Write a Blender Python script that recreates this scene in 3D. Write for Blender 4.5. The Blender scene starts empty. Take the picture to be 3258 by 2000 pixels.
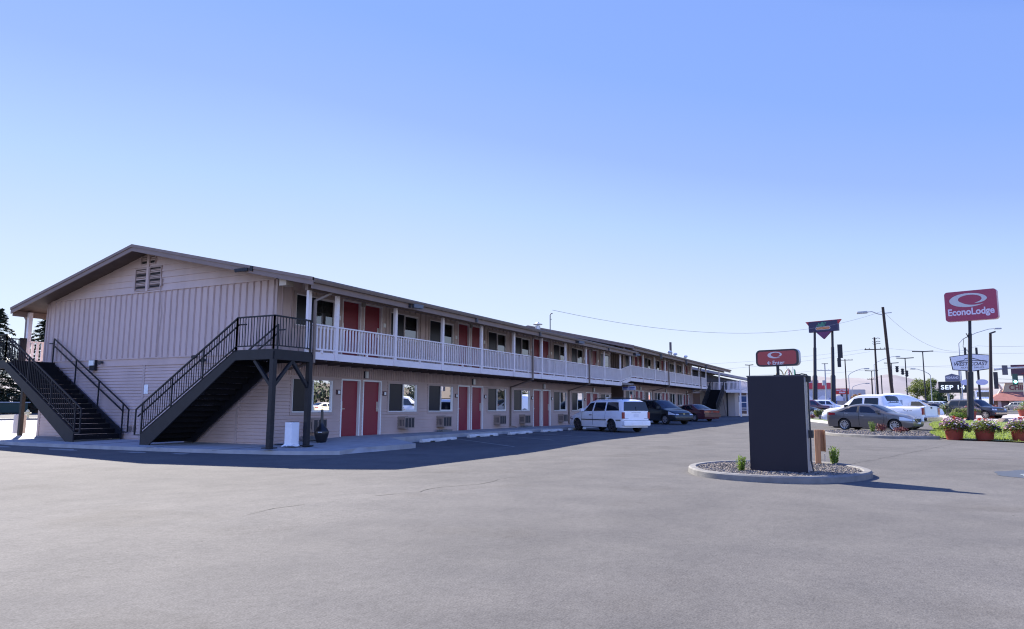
import bpy, bmesh, math, random
from mathutils import Vector, Matrix

rnd = random.Random(7)
scene = bpy.context.scene
R = math.radians

# ------------------------------------------------------------------ camera
cam_data = bpy.data.cameras.new('camera')
cam = bpy.data.objects.new('camera', cam_data)
scene.collection.objects.link(cam)
scene.camera = cam
cam_data.sensor_width = 36.0
cam_data.lens = 25.228
cam_data.clip_start = 0.1
cam_data.clip_end = 12000
cam.matrix_world = Matrix(((0.4554517, -0.11560277, -0.88272292, 0.0),
                           (-0.89024798, -0.05388239, -0.45227782, 0.0),
                           (0.00472135, 0.99183299, -0.12745595, 1.27),
                           (0, 0, 0, 1)))

# ------------------------------------------------------------------ sky, sun, exposure
SUN = Vector((0.68, 1.13, 1.0)).normalized()
SUN_EL = math.asin(SUN.z)
SUN_AZ = math.atan2(SUN.x, SUN.y)
world = bpy.data.worlds.new('World')
scene.world = world
world.use_nodes = True
wt = world.node_tree
wt.nodes.clear()
w_out = wt.nodes.new('ShaderNodeOutputWorld')
w_bg = wt.nodes.new('ShaderNodeBackground')
sky = wt.nodes.new('ShaderNodeTexSky')
sky.sky_type = 'NISHITA'
sky.sun_disc = False
sky.sun_elevation = SUN_EL
sky.sun_rotation = SUN_AZ
sky.altitude = 300
sky.air_density = 1.0
sky.dust_density = 0.0
sky.ozone_density = 3.0
EXPO = 1.35
w_bg.inputs['Strength'].default_value = 0.1
# clear-day colour by height above the horizon, blended with the physical sky
geo = wt.nodes.new('ShaderNodeTexCoord')
sep = wt.nodes.new('ShaderNodeSeparateXYZ')
rmp = wt.nodes.new('ShaderNodeValToRGB')
wt.links.new(geo.outputs['Generated'], sep.inputs[0])
# the pale band stands higher on the sun's side of the sky than away from it
sdot = wt.nodes.new('ShaderNodeVectorMath')
sdot.operation = 'DOT_PRODUCT'
sdot.inputs[1].default_value = (math.sin(SUN_AZ), math.cos(SUN_AZ), 0.0)
wt.links.new(geo.outputs['Generated'], sdot.inputs[0])
smr = wt.nodes.new('ShaderNodeMapRange')
smr.inputs['From Min'].default_value = 0.3
smr.inputs['From Max'].default_value = 0.9
smr.inputs['To Min'].default_value = 1.6
smr.inputs['To Max'].default_value = 0.93
wt.links.new(sdot.outputs['Value'], smr.inputs['Value'])
zmul = wt.nodes.new('ShaderNodeMath')
zmul.operation = 'MULTIPLY'
wt.links.new(sep.outputs['Z'], zmul.inputs[0])
wt.links.new(smr.outputs[0], zmul.inputs[1])
wt.links.new(zmul.outputs[0], rmp.inputs[0])
SKYCOL = [(0.0, (0.68, 0.70, 0.86)), (0.075, (0.71, 0.75, 0.96)), (0.17, (0.63, 0.71, 0.97)), (0.272, (0.48, 0.635, 1.0)),
          (0.378, (0.34, 0.485, 1.0)), (0.506, (0.265, 0.43, 1.0)), (0.66, (0.25, 0.41, 1.0)), (0.8, (0.14, 0.29, 0.9)), (1.0, (0.075, 0.18, 0.78))]
els = rmp.color_ramp.elements
while len(els) < len(SKYCOL):
    els.new(0.5)
for e_, (p_, c_) in zip(els, SKYCOL):
    e_.position = p_
    e_.color = (c_[0], c_[1], c_[2], 1)
gain = wt.nodes.new('ShaderNodeVectorMath')
gain.operation = 'SCALE'
gain.inputs['Scale'].default_value = 9.6 / 2 ** EXPO
wt.links.new(rmp.outputs[0], gain.inputs[0])
# added fill: the sky behind the camera is brightened to lift shaded walls
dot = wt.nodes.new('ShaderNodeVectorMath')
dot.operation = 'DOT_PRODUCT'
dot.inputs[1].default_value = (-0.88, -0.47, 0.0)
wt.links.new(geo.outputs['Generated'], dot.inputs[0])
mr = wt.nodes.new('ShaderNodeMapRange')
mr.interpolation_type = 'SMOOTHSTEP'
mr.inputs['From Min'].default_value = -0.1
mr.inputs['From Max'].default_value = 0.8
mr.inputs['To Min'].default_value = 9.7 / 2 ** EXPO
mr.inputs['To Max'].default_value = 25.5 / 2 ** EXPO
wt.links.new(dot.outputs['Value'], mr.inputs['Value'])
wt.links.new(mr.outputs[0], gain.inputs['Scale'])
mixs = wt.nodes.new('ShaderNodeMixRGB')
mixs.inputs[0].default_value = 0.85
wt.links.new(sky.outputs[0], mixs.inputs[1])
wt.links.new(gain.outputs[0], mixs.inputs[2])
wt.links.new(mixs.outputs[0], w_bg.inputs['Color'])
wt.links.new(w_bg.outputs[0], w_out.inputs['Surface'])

sun_data = bpy.data.lights.new('sun', 'SUN')
sun_data.energy = 5.0
sun_data.angle = R(0.53)
sun_data.color = (1.0, 0.93, 0.84)
sun = bpy.data.objects.new('sun', sun_data)
sun.rotation_euler = SUN.to_track_quat('Z', 'Y').to_euler()
sun.location = (0, 0, 60)
scene.collection.objects.link(sun)

scene.view_settings.view_transform = 'Standard'
scene.view_settings.look = 'None'
scene.view_settings.gamma = 1.0
scene.view_settings.exposure = EXPO
scene.cycles.max_bounces = 6
scene.cycles.transparent_max_bounces = 10
scene.cycles.filter_width = 1.15

# ------------------------------------------------------------------ materials
MATS = {}


def hexc(*c):
    return (c[0], c[1], c[2], 1.0)


def mat(name, col, rough=0.6, metal=0.0, spec=0.5, var=0.0, scale=8.0, bump=0.0, bscale=None, coat=0.0, emit=None,
        stretch=None, col2=None, detail=4.0):
    """Principled material; var mixes col with col2 (or a darker col) through noise in object space."""
    if name in MATS:
        return MATS[name]
    m = bpy.data.materials.new(name)
    m.use_nodes = True
    nt = m.node_tree
    b = nt.nodes['Principled BSDF']
    b.inputs['Base Color'].default_value = hexc(*col)
    b.inputs['Roughness'].default_value = rough
    b.inputs['Metallic'].default_value = metal
    b.inputs['Specular IOR Level'].default_value = spec
    if coat:
        b.inputs['Coat Weight'].default_value = coat
        b.inputs['Coat Roughness'].default_value = 0.04
    if emit:
        b.inputs['Emission Color'].default_value = hexc(*emit[:3])
        b.inputs['Emission Strength'].default_value = emit[3]
    if var or bump:
        tc = nt.nodes.new('ShaderNodeTexCoord')
        mp = nt.nodes.new('ShaderNodeMapping')
        nt.links.new(tc.outputs['Object'], mp.inputs['Vector'])
        if stretch:
            mp.inputs['Scale'].default_value = stretch
        nz = nt.nodes.new('ShaderNodeTexNoise')
        nz.inputs['Scale'].default_value = scale
        nz.inputs['Detail'].default_value = detail
        nt.links.new(mp.outputs[0], nz.inputs['Vector'])
        if var:
            c2 = col2 if col2 else tuple(max(0.0, c * (1 - var)) for c in col)
            c1 = col if col2 else tuple(min(1.0, c * (1 + var * 0.6)) for c in col)
            rp = nt.nodes.new('ShaderNodeValToRGB')
            rp.color_ramp.elements[0].position = 0.3
            rp.color_ramp.elements[0].color = hexc(*c2)
            rp.color_ramp.elements[1].position = 0.7
            rp.color_ramp.elements[1].color = hexc(*c1)
            nt.links.new(nz.outputs[0], rp.inputs[0])
            nt.links.new(rp.outputs[0], b.inputs['Base Color'])
        if bump:
            nb = nz
            if bscale:
                nb = nt.nodes.new('ShaderNodeTexNoise')
                nb.inputs['Scale'].default_value = bscale
                nb.inputs['Detail'].default_value = 3
                nt.links.new(mp.outputs[0], nb.inputs['Vector'])
            bp = nt.nodes.new('ShaderNodeBump')
            bp.inputs['Strength'].default_value = bump
            bp.inputs['Distance'].default_value = 0.02
            nt.links.new(nb.outputs[0], bp.inputs['Height'])
            nt.links.new(bp.outputs[0], b.inputs['Normal'])
    MATS[name] = m
    return m


def leaf_mat(name, col, trans=0.45, var=0.35, scale=3.0):
    """Leaf surface that lets some of the sun through."""
    m = mat(name, col, 0.55, var=var, scale=scale)
    nt = m.node_tree
    b = nt.nodes['Principled BSDF']
    out = nt.nodes['Material Output']
    tl = nt.nodes.new('ShaderNodeBsdfTranslucent')
    mx = nt.nodes.new('ShaderNodeMixShader')
    mx.inputs[0].default_value = trans
    tl.inputs[0].default_value = hexc(min(1, col[0] * 1.5), min(1, col[1] * 1.5), col[2])
    nt.links.new(b.outputs[0], mx.inputs[1])
    nt.links.new(tl.outputs[0], mx.inputs[2])
    nt.links.new(mx.outputs[0], out.inputs['Surface'])
    return m


def glass_mat(name, tint=(0.55, 0.6, 0.62), refl=0.28, rough=0.01):
    m = bpy.data.materials.new(name)
    m.use_nodes = True
    nt = m.node_tree
    nt.nodes.clear()
    o = nt.nodes.new('ShaderNodeOutputMaterial')
    mx = nt.nodes.new('ShaderNodeMixShader')
    tr = nt.nodes.new('ShaderNodeBsdfTransparent')
    gl = nt.nodes.new('ShaderNodeBsdfGlossy')
    tr.inputs[0].default_value = hexc(*tint)
    gl.inputs['Roughness'].default_value = rough
    gl.inputs[0].default_value = (0.95, 0.97, 1, 1)
    lw = nt.nodes.new('ShaderNodeLayerWeight')
    lw.inputs[0].default_value = 0.35
    mt = nt.nodes.new('ShaderNodeMath')
    mt.operation = 'MULTIPLY_ADD'
    mt.inputs[1].default_value = 0.7
    mt.inputs[2].default_value = refl * 0.6
    mt.use_clamp = True
    nt.links.new(lw.outputs['Fresnel'], mt.inputs[0])
    nt.links.new(mt.outputs[0], mx.inputs[0])
    nt.links.new(tr.outputs[0], mx.inputs[1])
    nt.links.new(gl.outputs[0], mx.inputs[2])
    nt.links.new(mx.outputs[0], o.inputs['Surface'])
    MATS[name] = m
    return m


def asphalt_mat(name, base=(0.126, 0.122, 0.117), grain=62.0):
    m = bpy.data.materials.new(name)
    m.use_nodes = True
    nt = m.node_tree
    b = nt.nodes['Principled BSDF']
    b.inputs['Roughness'].default_value = 0.8
    b.inputs['Specular IOR Level'].default_value = 0.06
    tc = nt.nodes.new('ShaderNodeTexCoord')

    def noise(sc, det, rough=0.5):
        n = nt.nodes.new('ShaderNodeTexNoise')
        n.inputs['Scale'].default_value = sc
        n.inputs['Detail'].default_value = det
        n.inputs['Roughness'].default_value = rough
        nt.links.new(tc.outputs['Object'], n.inputs['Vector'])
        return n

    def ramp(src, p0, c0, p1, c1):
        r = nt.nodes.new('ShaderNodeValToRGB')
        r.color_ramp.elements[0].position = p0
        r.color_ramp.elements[0].color = hexc(*c0)
        r.color_ramp.elements[1].position = p1
        r.color_ramp.elements[1].color = hexc(*c1)
        nt.links.new(src, r.inputs[0])
        return r.outputs[0]

    def mul(a, c, fac=1.0):
        x = nt.nodes.new('ShaderNodeMixRGB')
        x.blend_type = 'MULTIPLY'
        x.inputs[0].default_value = fac
        nt.links.new(a, x.inputs[1])
        nt.links.new(c, x.inputs[2])
        return x.outputs[0]
    big = ramp(noise(0.12, 5, 0.6).outputs[0], 0.35, tuple(c * 0.88 for c in base), 0.65, tuple(c * 1.08 for c in base))
    mid = ramp(noise(1.1, 6, 0.65).outputs[0], 0.3, (0.84, 0.84, 0.85), 0.64, (1.08, 1.07, 1.05))
    g1 = ramp(noise(grain, 3, 0.7).outputs[0], 0.34, (0.74, 0.74, 0.75), 0.62, (1.16, 1.16, 1.15))
    g2 = ramp(noise(grain * 0.22, 3, 0.7).outputs[0], 0.33, (0.87, 0.87, 0.87), 0.58, (1.04, 1.04, 1.04))
    # dark pits
    vo = nt.nodes.new('ShaderNodeTexVoronoi')
    vo.inputs['Scale'].default_value = 1.7
    vo.inputs['Randomness'].default_value = 1.0
    nt.links.new(tc.outputs['Object'], vo.inputs['Vector'])
    pit = ramp(vo.outputs['Distance'], 0.02, (0.15, 0.15, 0.15), 0.032, (1, 1, 1))
    stain = ramp(noise(0.42, 4, 0.55).outputs[0], 0.3, (0.84, 0.83, 0.82), 0.42, (1, 1, 1))
    c = mul(mul(mul(mul(mul(big, mid), g1), g2), pit), stain)
    nt.links.new(c, b.inputs['Base Color'])
    bp = nt.nodes.new('ShaderNodeBump')
    bp.inputs['Strength'].default_value = 0.5
    bp.inputs['Distance'].default_value = 0.006
    nt.links.new(noise(grain, 2).outputs[0], bp.inputs['Height'])
    nt.links.new(bp.outputs[0], b.inputs['Normal'])
    MATS[name] = m
    return m


ASPH = asphalt_mat('asphalt')
CONC = mat('concrete', (0.33, 0.33, 0.33), 0.85, var=0.18, scale=2.5, bump=0.15, bscale=60, detail=8)
KERB = mat('kerb_concrete', (0.17, 0.165, 0.157), 0.85, var=0.22, scale=5, bump=0.2, bscale=50, detail=8)
SIDING = mat('taupe_siding', (0.5, 0.375, 0.335), 0.62, var=0.13, scale=0.9, detail=8)
SIDING2 = mat('taupe_siding_upper', (0.54, 0.415, 0.375), 0.62, var=0.08, scale=2.0, stretch=(1, 1, 0.25), detail=8)
TRIMM = mat('taupe_trim', (0.44, 0.335, 0.3), 0.6, var=0.06, scale=3)
FASCIA = mat('brown_fascia', (0.21, 0.15, 0.125), 0.6, var=0.12, scale=2.2, detail=8)
GUTTER = mat('brown_gutter', (0.19, 0.145, 0.12), 0.45, var=0.08, scale=3)
SOFFIT = mat('brown_soffit', (0.11, 0.078, 0.066), 0.75, var=0.15, scale=3)
ROOFM = mat('brown_shingle', (0.085, 0.07, 0.062), 0.9, var=0.35, scale=14, bump=0.4)
CREAM = mat('pale_beige_paint', (0.75, 0.68, 0.66), 0.55, var=0.06, scale=3)
REDDOOR = mat('red_door_paint', (0.22, 0.014, 0.03), 0.42, var=0.06, scale=2)
WHITEVINYL = mat('white_vinyl', (0.78, 0.77, 0.75), 0.4)
GLASS = glass_mat('window_glass')
SCREEN = mat('insect_screen', (0.012, 0.013, 0.02), 0.3, spec=0.3)
CURTAIN = mat('grey_green_curtain', (0.13, 0.135, 0.115), 0.85, var=0.15, scale=4)
BLIND = mat('pale_blind', (0.5, 0.5, 0.47), 0.85)
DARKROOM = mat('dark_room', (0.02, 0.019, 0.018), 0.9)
STEEL = mat('satin_steel', (0.62, 0.61, 0.58), 0.3, metal=0.9)
BLACKMETAL = mat('black_painted_steel', (0.013, 0.014, 0.019), 0.5, spec=0.35, var=0.2, scale=5)
DARKTREAD = mat('dark_tread', (0.006, 0.006, 0.008), 0.8, spec=0.2)
PLAQUE = mat('maroon_plaque', (0.06, 0.02, 0.025), 0.5)
WHITE = mat('white_paint', (0.8, 0.8, 0.78), 0.5, var=0.04, scale=4)
BRASSY = mat('beige_lamp', (0.5, 0.42, 0.33), 0.5)
LAMPGLASS = mat('lamp_diffuser', (0.75, 0.76, 0.72), 0.35)
ACBODY = mat('ac_beige', (0.3, 0.235, 0.2), 0.55, var=0.1, scale=6)
ACGRILLE = mat('ac_grille', (0.03, 0.028, 0.03), 0.6)
GALV = mat('galvanised', (0.5, 0.5, 0.5), 0.4, metal=0.6, var=0.1, scale=6)
GREYPOLE = mat('grey_pole', (0.36, 0.37, 0.38), 0.5)
DARKPOLE = mat('dark_pole', (0.018, 0.019, 0.027), 0.5, spec=0.3, var=0.15, scale=2)
WOODPOLE = mat('wood_pole', (0.032, 0.022, 0.02), 0.85, var=0.35, scale=3, stretch=(6, 6, 0.4), detail=8)


# ------------------------------------------------------------------ ground height
def sst(a, b, x):
    t = min(1.0, max(0.0, (x - a) / (b - a)))
    return t * t * (3 - 2 * t)


def gz(x, y):
    t = max(0.0, min(x, 170.0) - 36.0)
    return -0.15 * (1 - sst(19, 27, x)) * sst(5, 12, y) * (1 - sst(33, 42, y)) + 0.0085 * t * t / (t + 6)


# ------------------------------------------------------------------ mesh helpers
class MB:
    def __init__(self):
        self.v = []
        self.f = []
        self.mi = []
        self.cur = 0

    def add(self, vs, fs):
        o = len(self.v)
        self.v += [tuple(p) for p in vs]
        for f in fs:
            self.f.append(tuple(i + o for i in f))
            self.mi.append(self.cur)
        return self

    def box(self, x0, x1, y0, y1, z0, z1):
        return self.add([(x0, y0, z0), (x1, y0, z0), (x1, y1, z0), (x0, y1, z0), (x0, y0, z1), (x1, y0, z1), (x1, y1, z1), (x0, y1, z1)],
                        [(0, 3, 2, 1), (4, 5, 6, 7), (0, 1, 5, 4), (1, 2, 6, 5), (2, 3, 7, 6), (3, 0, 4, 7)])

    def bar(self, p0, p1, w, h, up=(0, 0, 1)):
        p0, p1 = Vector(p0), Vector(p1)
        d = (p1 - p0).normalized()
        s = d.cross(Vector(up))
        if s.length < 1e-4:
            s = d.cross(Vector((1, 0, 0)))
        s.normalize()
        u = s.cross(d).normalized()
        s *= w / 2
        u *= h / 2
        return self.add([p0 - s - u, p0 + s - u, p0 + s + u, p0 - s + u, p1 - s - u, p1 + s - u, p1 + s + u, p1 - s + u],
                        [(0, 1, 2, 3), (7, 6, 5, 4), (0, 4, 5, 1), (1, 5, 6, 2), (2, 6, 7, 3), (3, 7, 4, 0)])

    def tube(self, pts, r, n=8, cap=True):
        pts = [Vector(p) for p in pts]
        rs = r if isinstance(r, (list, tuple)) else [r] * len(pts)
        rings = []
        prev = None
        for i, p in enumerate(pts):
            if i == 0:
                d = pts[1] - p
            elif i == len(pts) - 1:
                d = p - pts[i - 1]
            else:
                d = (pts[i + 1] - p).normalized() + (p - pts[i - 1]).normalized()
            d.normalize()
            if prev is None:
                a = Vector((0, 0, 1)) if abs(d.z) < 0.9 else Vector((1, 0, 0))
                u = d.cross(a).normalized()
            else:
                u = (prev - d * prev.dot(d)).normalized()
            prev = u
            w = d.cross(u)
            rings.append([p + (u * math.cos(2 * math.pi * k / n) + w * math.sin(2 * math.pi * k / n)) * rs[i] for k in range(n)])
        vs = [q for ring in rings for q in ring]
        fs = []
        for i in range(len(rings) - 1):
            for k in range(n):
                a = i * n + k
                b = i * n + (k + 1) % n
                fs.append((a, b, b + n, a + n))
        if cap:
            fs.append(tuple(reversed(range(n))))
            fs.append(tuple((len(rings) - 1) * n + k for k in range(n)))
        return self.add(vs, fs)

    def prism(self, poly, fn, d0, d1):
        n = len(poly)
        vs = [fn(a, b, d0) for a, b in poly] + [fn(a, b, d1) for a, b in poly]
        fs = [tuple(range(n)), tuple(reversed(range(n, 2 * n)))]
        for i in range(n):
            j = (i + 1) % n
            fs.append((i, i + n, j + n, j))
        return self.add(vs, fs)

    def lathe(self, prof, c=(0, 0, 0), n=20, cap=True):
        vs = []
        for r, z in prof:
            for k in range(n):
                t = 2 * math.pi * k / n
                vs.append((c[0] + r * math.cos(t), c[1] + r * math.sin(t), c[2] + z))
        fs = []
        for i in range(len(prof) - 1):
            for k in range(n):
                a = i * n + k
                b = i * n + (k + 1) % n
                fs.append((a, b, b + n, a + n))
        if cap:
            fs.append(tuple(reversed(range(n))))
            fs.append(tuple((len(prof) - 1) * n + k for k in range(n)))
        return self.add(vs, fs)

    def grid(self, rows):
        n = len(rows[0])
        vs = [p for r in rows for p in r]
        fs = []
        for i in range(len(rows) - 1):
            for k in range(n - 1):
                a = i * n + k
                fs.append((a, a + 1, a + n + 1, a + n))
        return self.add(vs, fs)

    def build(self, name, mats, parent=None, smooth=False, world=True, bevel=0.0, norm=True):
        me = bpy.data.meshes.new(name)
        vs = self.v
        if parent is not None and world:
            inv = world_of(parent).inverted()
            vs = [tuple(inv @ Vector(p)) for p in vs]
        me.from_pydata(vs, [], self.f)
        if not isinstance(mats, (list, tuple)):
            mats = [mats]
        for m in mats:
            me.materials.append(m)
        if len(mats) > 1:
            me.polygons.foreach_set('material_index', self.mi)
        if norm or bevel:
            bm = bmesh.new()
            bm.from_mesh(me)
            if bevel:
                bmesh.ops.bevel(bm, geom=bm.edges[:], offset=bevel, segments=2, affect='EDGES', clamp_overlap=True)
            bmesh.ops.recalc_face_normals(bm, faces=bm.faces[:])
            bm.to_mesh(me)
            bm.free()
        if smooth:
            me.polygons.foreach_set('use_smooth', [True] * len(me.polygons))
            if smooth != 'full':
                me.set_sharp_from_angle(angle=R(38))
        me.update()
        ob = bpy.data.objects.new(name, me)
        scene.collection.objects.link(ob)
        if parent is not None:
            ob.parent = parent
        return ob


def world_of(o):
    m = o.matrix_basis.copy()
    while o.parent is not None:
        o = o.parent
        m = o.matrix_basis @ m
    return m


def tag(o, label=None, cat=None, group=None, kind=None):
    if label:
        o['label'] = label
    if cat:
        o['category'] = cat
    if group:
        o['group'] = group
    if kind:
        o['kind'] = kind
    return o


def thing(name, label, cat, loc=(0, 0, 0), rot=0.0, group=None):
    o = bpy.data.objects.new(name, None)
    o.empty_display_size = 0.3
    o.location = loc
    o.rotation_euler = (0, 0, rot)
    scene.collection.objects.link(o)
    return tag(o, label, cat, group)


def children_of(o):
    return [c for c in bpy.data.objects if c.parent == o]


def dup(o, loc=None, rot=None, label=None, parent=None, group=None):
    c = o.copy()
    scene.collection.objects.link(c)
    c.parent = parent
    if loc is not None:
        c.location = loc
    if rot is not None:
        c.rotation_euler = (0, 0, rot)
    if label:
        c['label'] = label
    if group:
        c['group'] = group
    for ch in children_of(o):
        dup(ch, parent=c)
    return c


_txt_cache = {}


def text_polys(s, bold=0.0, shear=0.0, spacing=1.0):
    """Triangulated outline of a word in the built-in font, normalised to cap height 1, centred in x."""
    key = (s, bold, shear, spacing)
    if key in _txt_cache:
        return _txt_cache[key]
    cu = bpy.data.curves.new('lettering', 'FONT')
    cu.body = s
    cu.size = 1.0
    cu.offset = bold
    cu.shear = shear
    cu.space_character = spacing
    cu.resolution_u = 4
    ob = bpy.data.objects.new('lettering', cu)
    scene.collection.objects.link(ob)
    dg = bpy.context.evaluated_depsgraph_get()
    dg.update()
    me = bpy.data.meshes.new_from_object(ob.evaluated_get(dg))
    vs = [(v.co.x, v.co.y) for v in me.vertices]
    fs = [tuple(p.vertices) for p in me.polygons]
    bpy.data.objects.remove(ob)
    bpy.data.curves.remove(cu)
    bpy.data.meshes.remove(me)
    x0 = min(v[0] for v in vs)
    x1 = max(v[0] for v in vs)
    vs = [((v[0] - (x0 + x1) / 2), v[1]) for v in vs]
    _txt_cache[key] = (vs, fs, x1 - x0)
    return _txt_cache[key]


def text_on(mb, s, fn, cx, cy, h=None, w=None, d=0.01, bold=0.0, shear=0.0, spacing=1.0):
    """Put flat lettering on a plane; fn(u, v, d) maps plane coordinates to space. h: size, w: fit width."""
    vs, fs, tw = text_polys(s, bold, shear, spacing)
    sy = h / 0.7 if h else w / tw
    sx = w / tw if w else sy
    mb.add([fn(cx + a * sx, cy + b * sy, d) for a, b in vs], fs)
CRACK_A = [(8.61, 6.59), (8.98, 6.47), (9.28, 6.32), (9.59, 6.42), (10.0, 6.33), (10.43, 6.16), (10.59, 6.04), (11.12, 6.04), (11.49, 6.15), (11.8, 6.12), (12.11, 5.93)]
CRACK_B = [(12.11, 5.93), (12.12, 5.37), (12.43, 4.81), (12.76, 4.13), (12.99, 3.42)]
CRACK_C = [(18.31, 0.75), (19.05, 0.59), (20.15, 0.28), (22.32, -0.24), (24.93, -0.84), (28.67, -1.71), (32.14, -2.42)]
CRACK_D = [(6.43, 6.86), (6.82, 6.93), (7.07, 6.96), (7.43, 6.88)]
# ------------------------------------------------------------------ ground and paving
def axis(*segs):
    out = []
    for a, b, s in segs:
        n = max(1, int(round((b - a) / s)))
        out += [a + (b - a) * i / n for i in range(n)]
    out.append(segs[-1][1])
    return out


gx = axis((-3000, -200, 700), (-200, -20, 45), (-20, 10, 5), (10, 46, 1.0), (46, 180, 8), (180, 600, 70), (600, 7000, 800))
gy = axis((-5000, -300, 600), (-300, -30, 30), (-30, 0, 5), (0, 46, 1.0), (46, 100, 9), (100, 500, 50), (500, 6000, 700))
g = MB()
g.grid([[(x, y, gz(x, y)) for y in gy] for x in gx])
tag(g.build('parking_lot_asphalt', ASPH, smooth='full'), kind='structure')


def ruled(A, B, n, dz, nseg=1):
    """Sheet between two ground polylines, dz above the ground."""
    rows = []
    for i in range(len(A) - 1):
        for s in range(nseg + (1 if i == len(A) - 2 else 0)):
            t = s / nseg
            a = (A[i][0] + (A[i + 1][0] - A[i][0]) * t, A[i][1] + (A[i + 1][1] - A[i][1]) * t)
            b = (B[i][0] + (B[i + 1][0] - B[i][0]) * t, B[i][1] + (B[i + 1][1] - B[i][1]) * t)
            rows.append([(a[0] + (b[0] - a[0]) * k / n, a[1] + (b[1] - a[1]) * k / n) for k in range(n + 1)])
    return [[(x, y, gz(x, y) + dz) for x, y in r] for r in rows]


def smooth_line(P, n=6, closed=False):
    out = []
    m = len(P)
    rng = range(m) if closed else range(m - 1)
    for i in rng:
        p0 = P[(i - 1) % m] if (closed or i > 0) else P[i]
        p1, p2 = P[i], P[(i + 1) % m]
        p3 = P[(i + 2) % m] if (closed or i + 2 < m) else p2
        for s in range(n):
            t = s / n
            out.append(tuple(0.5 * (2 * b + (c - a) * t + (2 * a - 5 * b + 4 * c - d) * t * t + (3 * b - a - 3 * c + d) * t ** 3)
                             for a, b, c, d in zip(p0, p1, p2, p3)))
    if not closed:
        out.append(P[-1])
    return out


def kerb(mb, line, w=0.15, h=0.13, closed=False):
    """Kerb swept along a ground polyline (centre line)."""
    n = len(line)
    prof = [(-w / 2 - 0.015, -0.1), (-w / 2, h - 0.025), (-w / 2 + 0.025, h), (w / 2 - 0.025, h), (w / 2, h - 0.025), (w / 2 + 0.01, -0.1)]
    rows = []
    for i in range(n + (1 if closed else 0)):
        a = line[(i - 1) % n] if (closed or i > 0) else line[0]
        b = line[(i + 1) % n] if (closed or i < n - 1) else line[n - 1]
        p = line[i % n]
        d = Vector((b[0] - a[0], b[1] - a[1])).normalized()
        rows.append([(p[0] - d.y * o, p[1] + d.x * o, gz(*p) + z) for o, z in prof])
    return mb.grid(rows)


# concrete apron at the gable and along the rooms
ap = MB()


def slab(mb, poly, z, drop=0.3):
    n = len(poly)
    zz = z if isinstance(z, list) else [z] * n
    top = [(p[0], p[1], q) for p, q in zip(poly, zz)]
    bot = [(p[0], p[1], q - drop) for p, q in zip(poly, zz)]
    mb.add(top + bot, [tuple(range(n))] + [((i + 1) % n, i, i + n, (i + 1) % n + n) for i in range(n)])


# low apron in front of the gable, then the raised walk along the rooms
front = smooth_line([(15.15, 31.0), (14.75, 27.0), (14.85, 22.5), (15.15, 19.0), (15.85, 15.6), (16.7, 14.2)], 5)
back = [(17.7, 33.5 - (33.5 - 14.35) * i / (len(front) - 1)) for i in range(len(front))]
rows = []
for a, b in zip(front, back):
    rows.append([(a[0], a[1], -0.27)] + [(a[0] + (b[0] - a[0]) * k / 4, a[1] + (b[1] - a[1]) * k / 4, -0.035 + 0.035 * k / 4) for k in range(5)])
ap.grid(rows)
ap.add([(17.7, 14.35, 0.0), (20.5, 14.15, 0.02), (21.35, 15.85, 0.15), (21.35, 17.9, 0.15), (17.7, 17.9, 0.03), (16.7, 14.2, -0.035),
        (16.7, 14.2, -0.3), (20.5, 14.15, -0.3), (21.35, 15.85, -0.3), (17.7, 16.6, 0.02)],
       [(0, 1, 2, 9), (9, 2, 3, 4), (5, 0, 9, 9)[:3], (5, 6, 7, 1, 0), (1, 7, 8, 2)])
slab(ap, [(21.35, 15.85), (50.5, 15.85), (50.5, 17.9), (21.35, 17.9)], 0.15, 0.45)
tag(ap.build('sidewalk', CONC, norm=True), kind='structure')

wk = MB()
slab(wk, [(50.5, 15.9), (86, 16.2), (86, 18.6), (50.5, 18.6)], [0.15, 0.55, 0.55, 0.5], 0.7)
tag(wk.build('wing_sidewalk', CONC), kind='structure')

# kerb sections, joints of the apron as dark lines
j = MB()
for yy in (29.5, 26.4, 23.4, 20.3, 17.4):
    j.bar((14.9, yy, -0.03), (17.6, yy, 0.004), 0.018, 0.006)
for xx in (25.0, 29.3, 33.6, 37.9, 42.2, 46.5):
    j.bar((xx, 15.87, 0.151), (xx, 17.84, 0.151), 0.015, 0.005)
tag(j.build('sidewalk_joint', mat('joint_dark', (0.09, 0.09, 0.09), 0.9)), kind='structure')

# pale concrete drive and street beyond the far side of the building
st = MB()
st.grid(ruled([(17.3, 33.5), (17.0, 36.5), (19, 42), (22, 48), (27, 55), (31, 62)], [(60, 33.5), (60, 36.5), (60, 42), (60, 48), (62, 55), (66, 62)], 10, 0.012, 3))
tag(st.build('side_drive', mat('pale_concrete', (0.5, 0.49, 0.47), 0.85, var=0.1, scale=0.6, detail=6)), kind='structure')
sw = MB()
sw.grid(ruled([(-20, 62), (25, 63), (60, 60)], [(-20, 72), (25, 72.5), (66, 68)], 4, 0.016, 6))
tag(sw.build('street_verge', mat('dry_verge', (0.42, 0.4, 0.33), 0.9, var=0.25, scale=0.8)), kind='structure')
kb = MB()
kerb(kb, [(-20 + i * 5, 61.2 + 0.02 * i) for i in range(18)], 0.2, 0.16)
tag(kb.build('street_kerb', mat('brown_kerb', (0.22, 0.2, 0.17), 0.9)), kind='structure')  # one even grey-brown colour over the whole kerb

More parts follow.
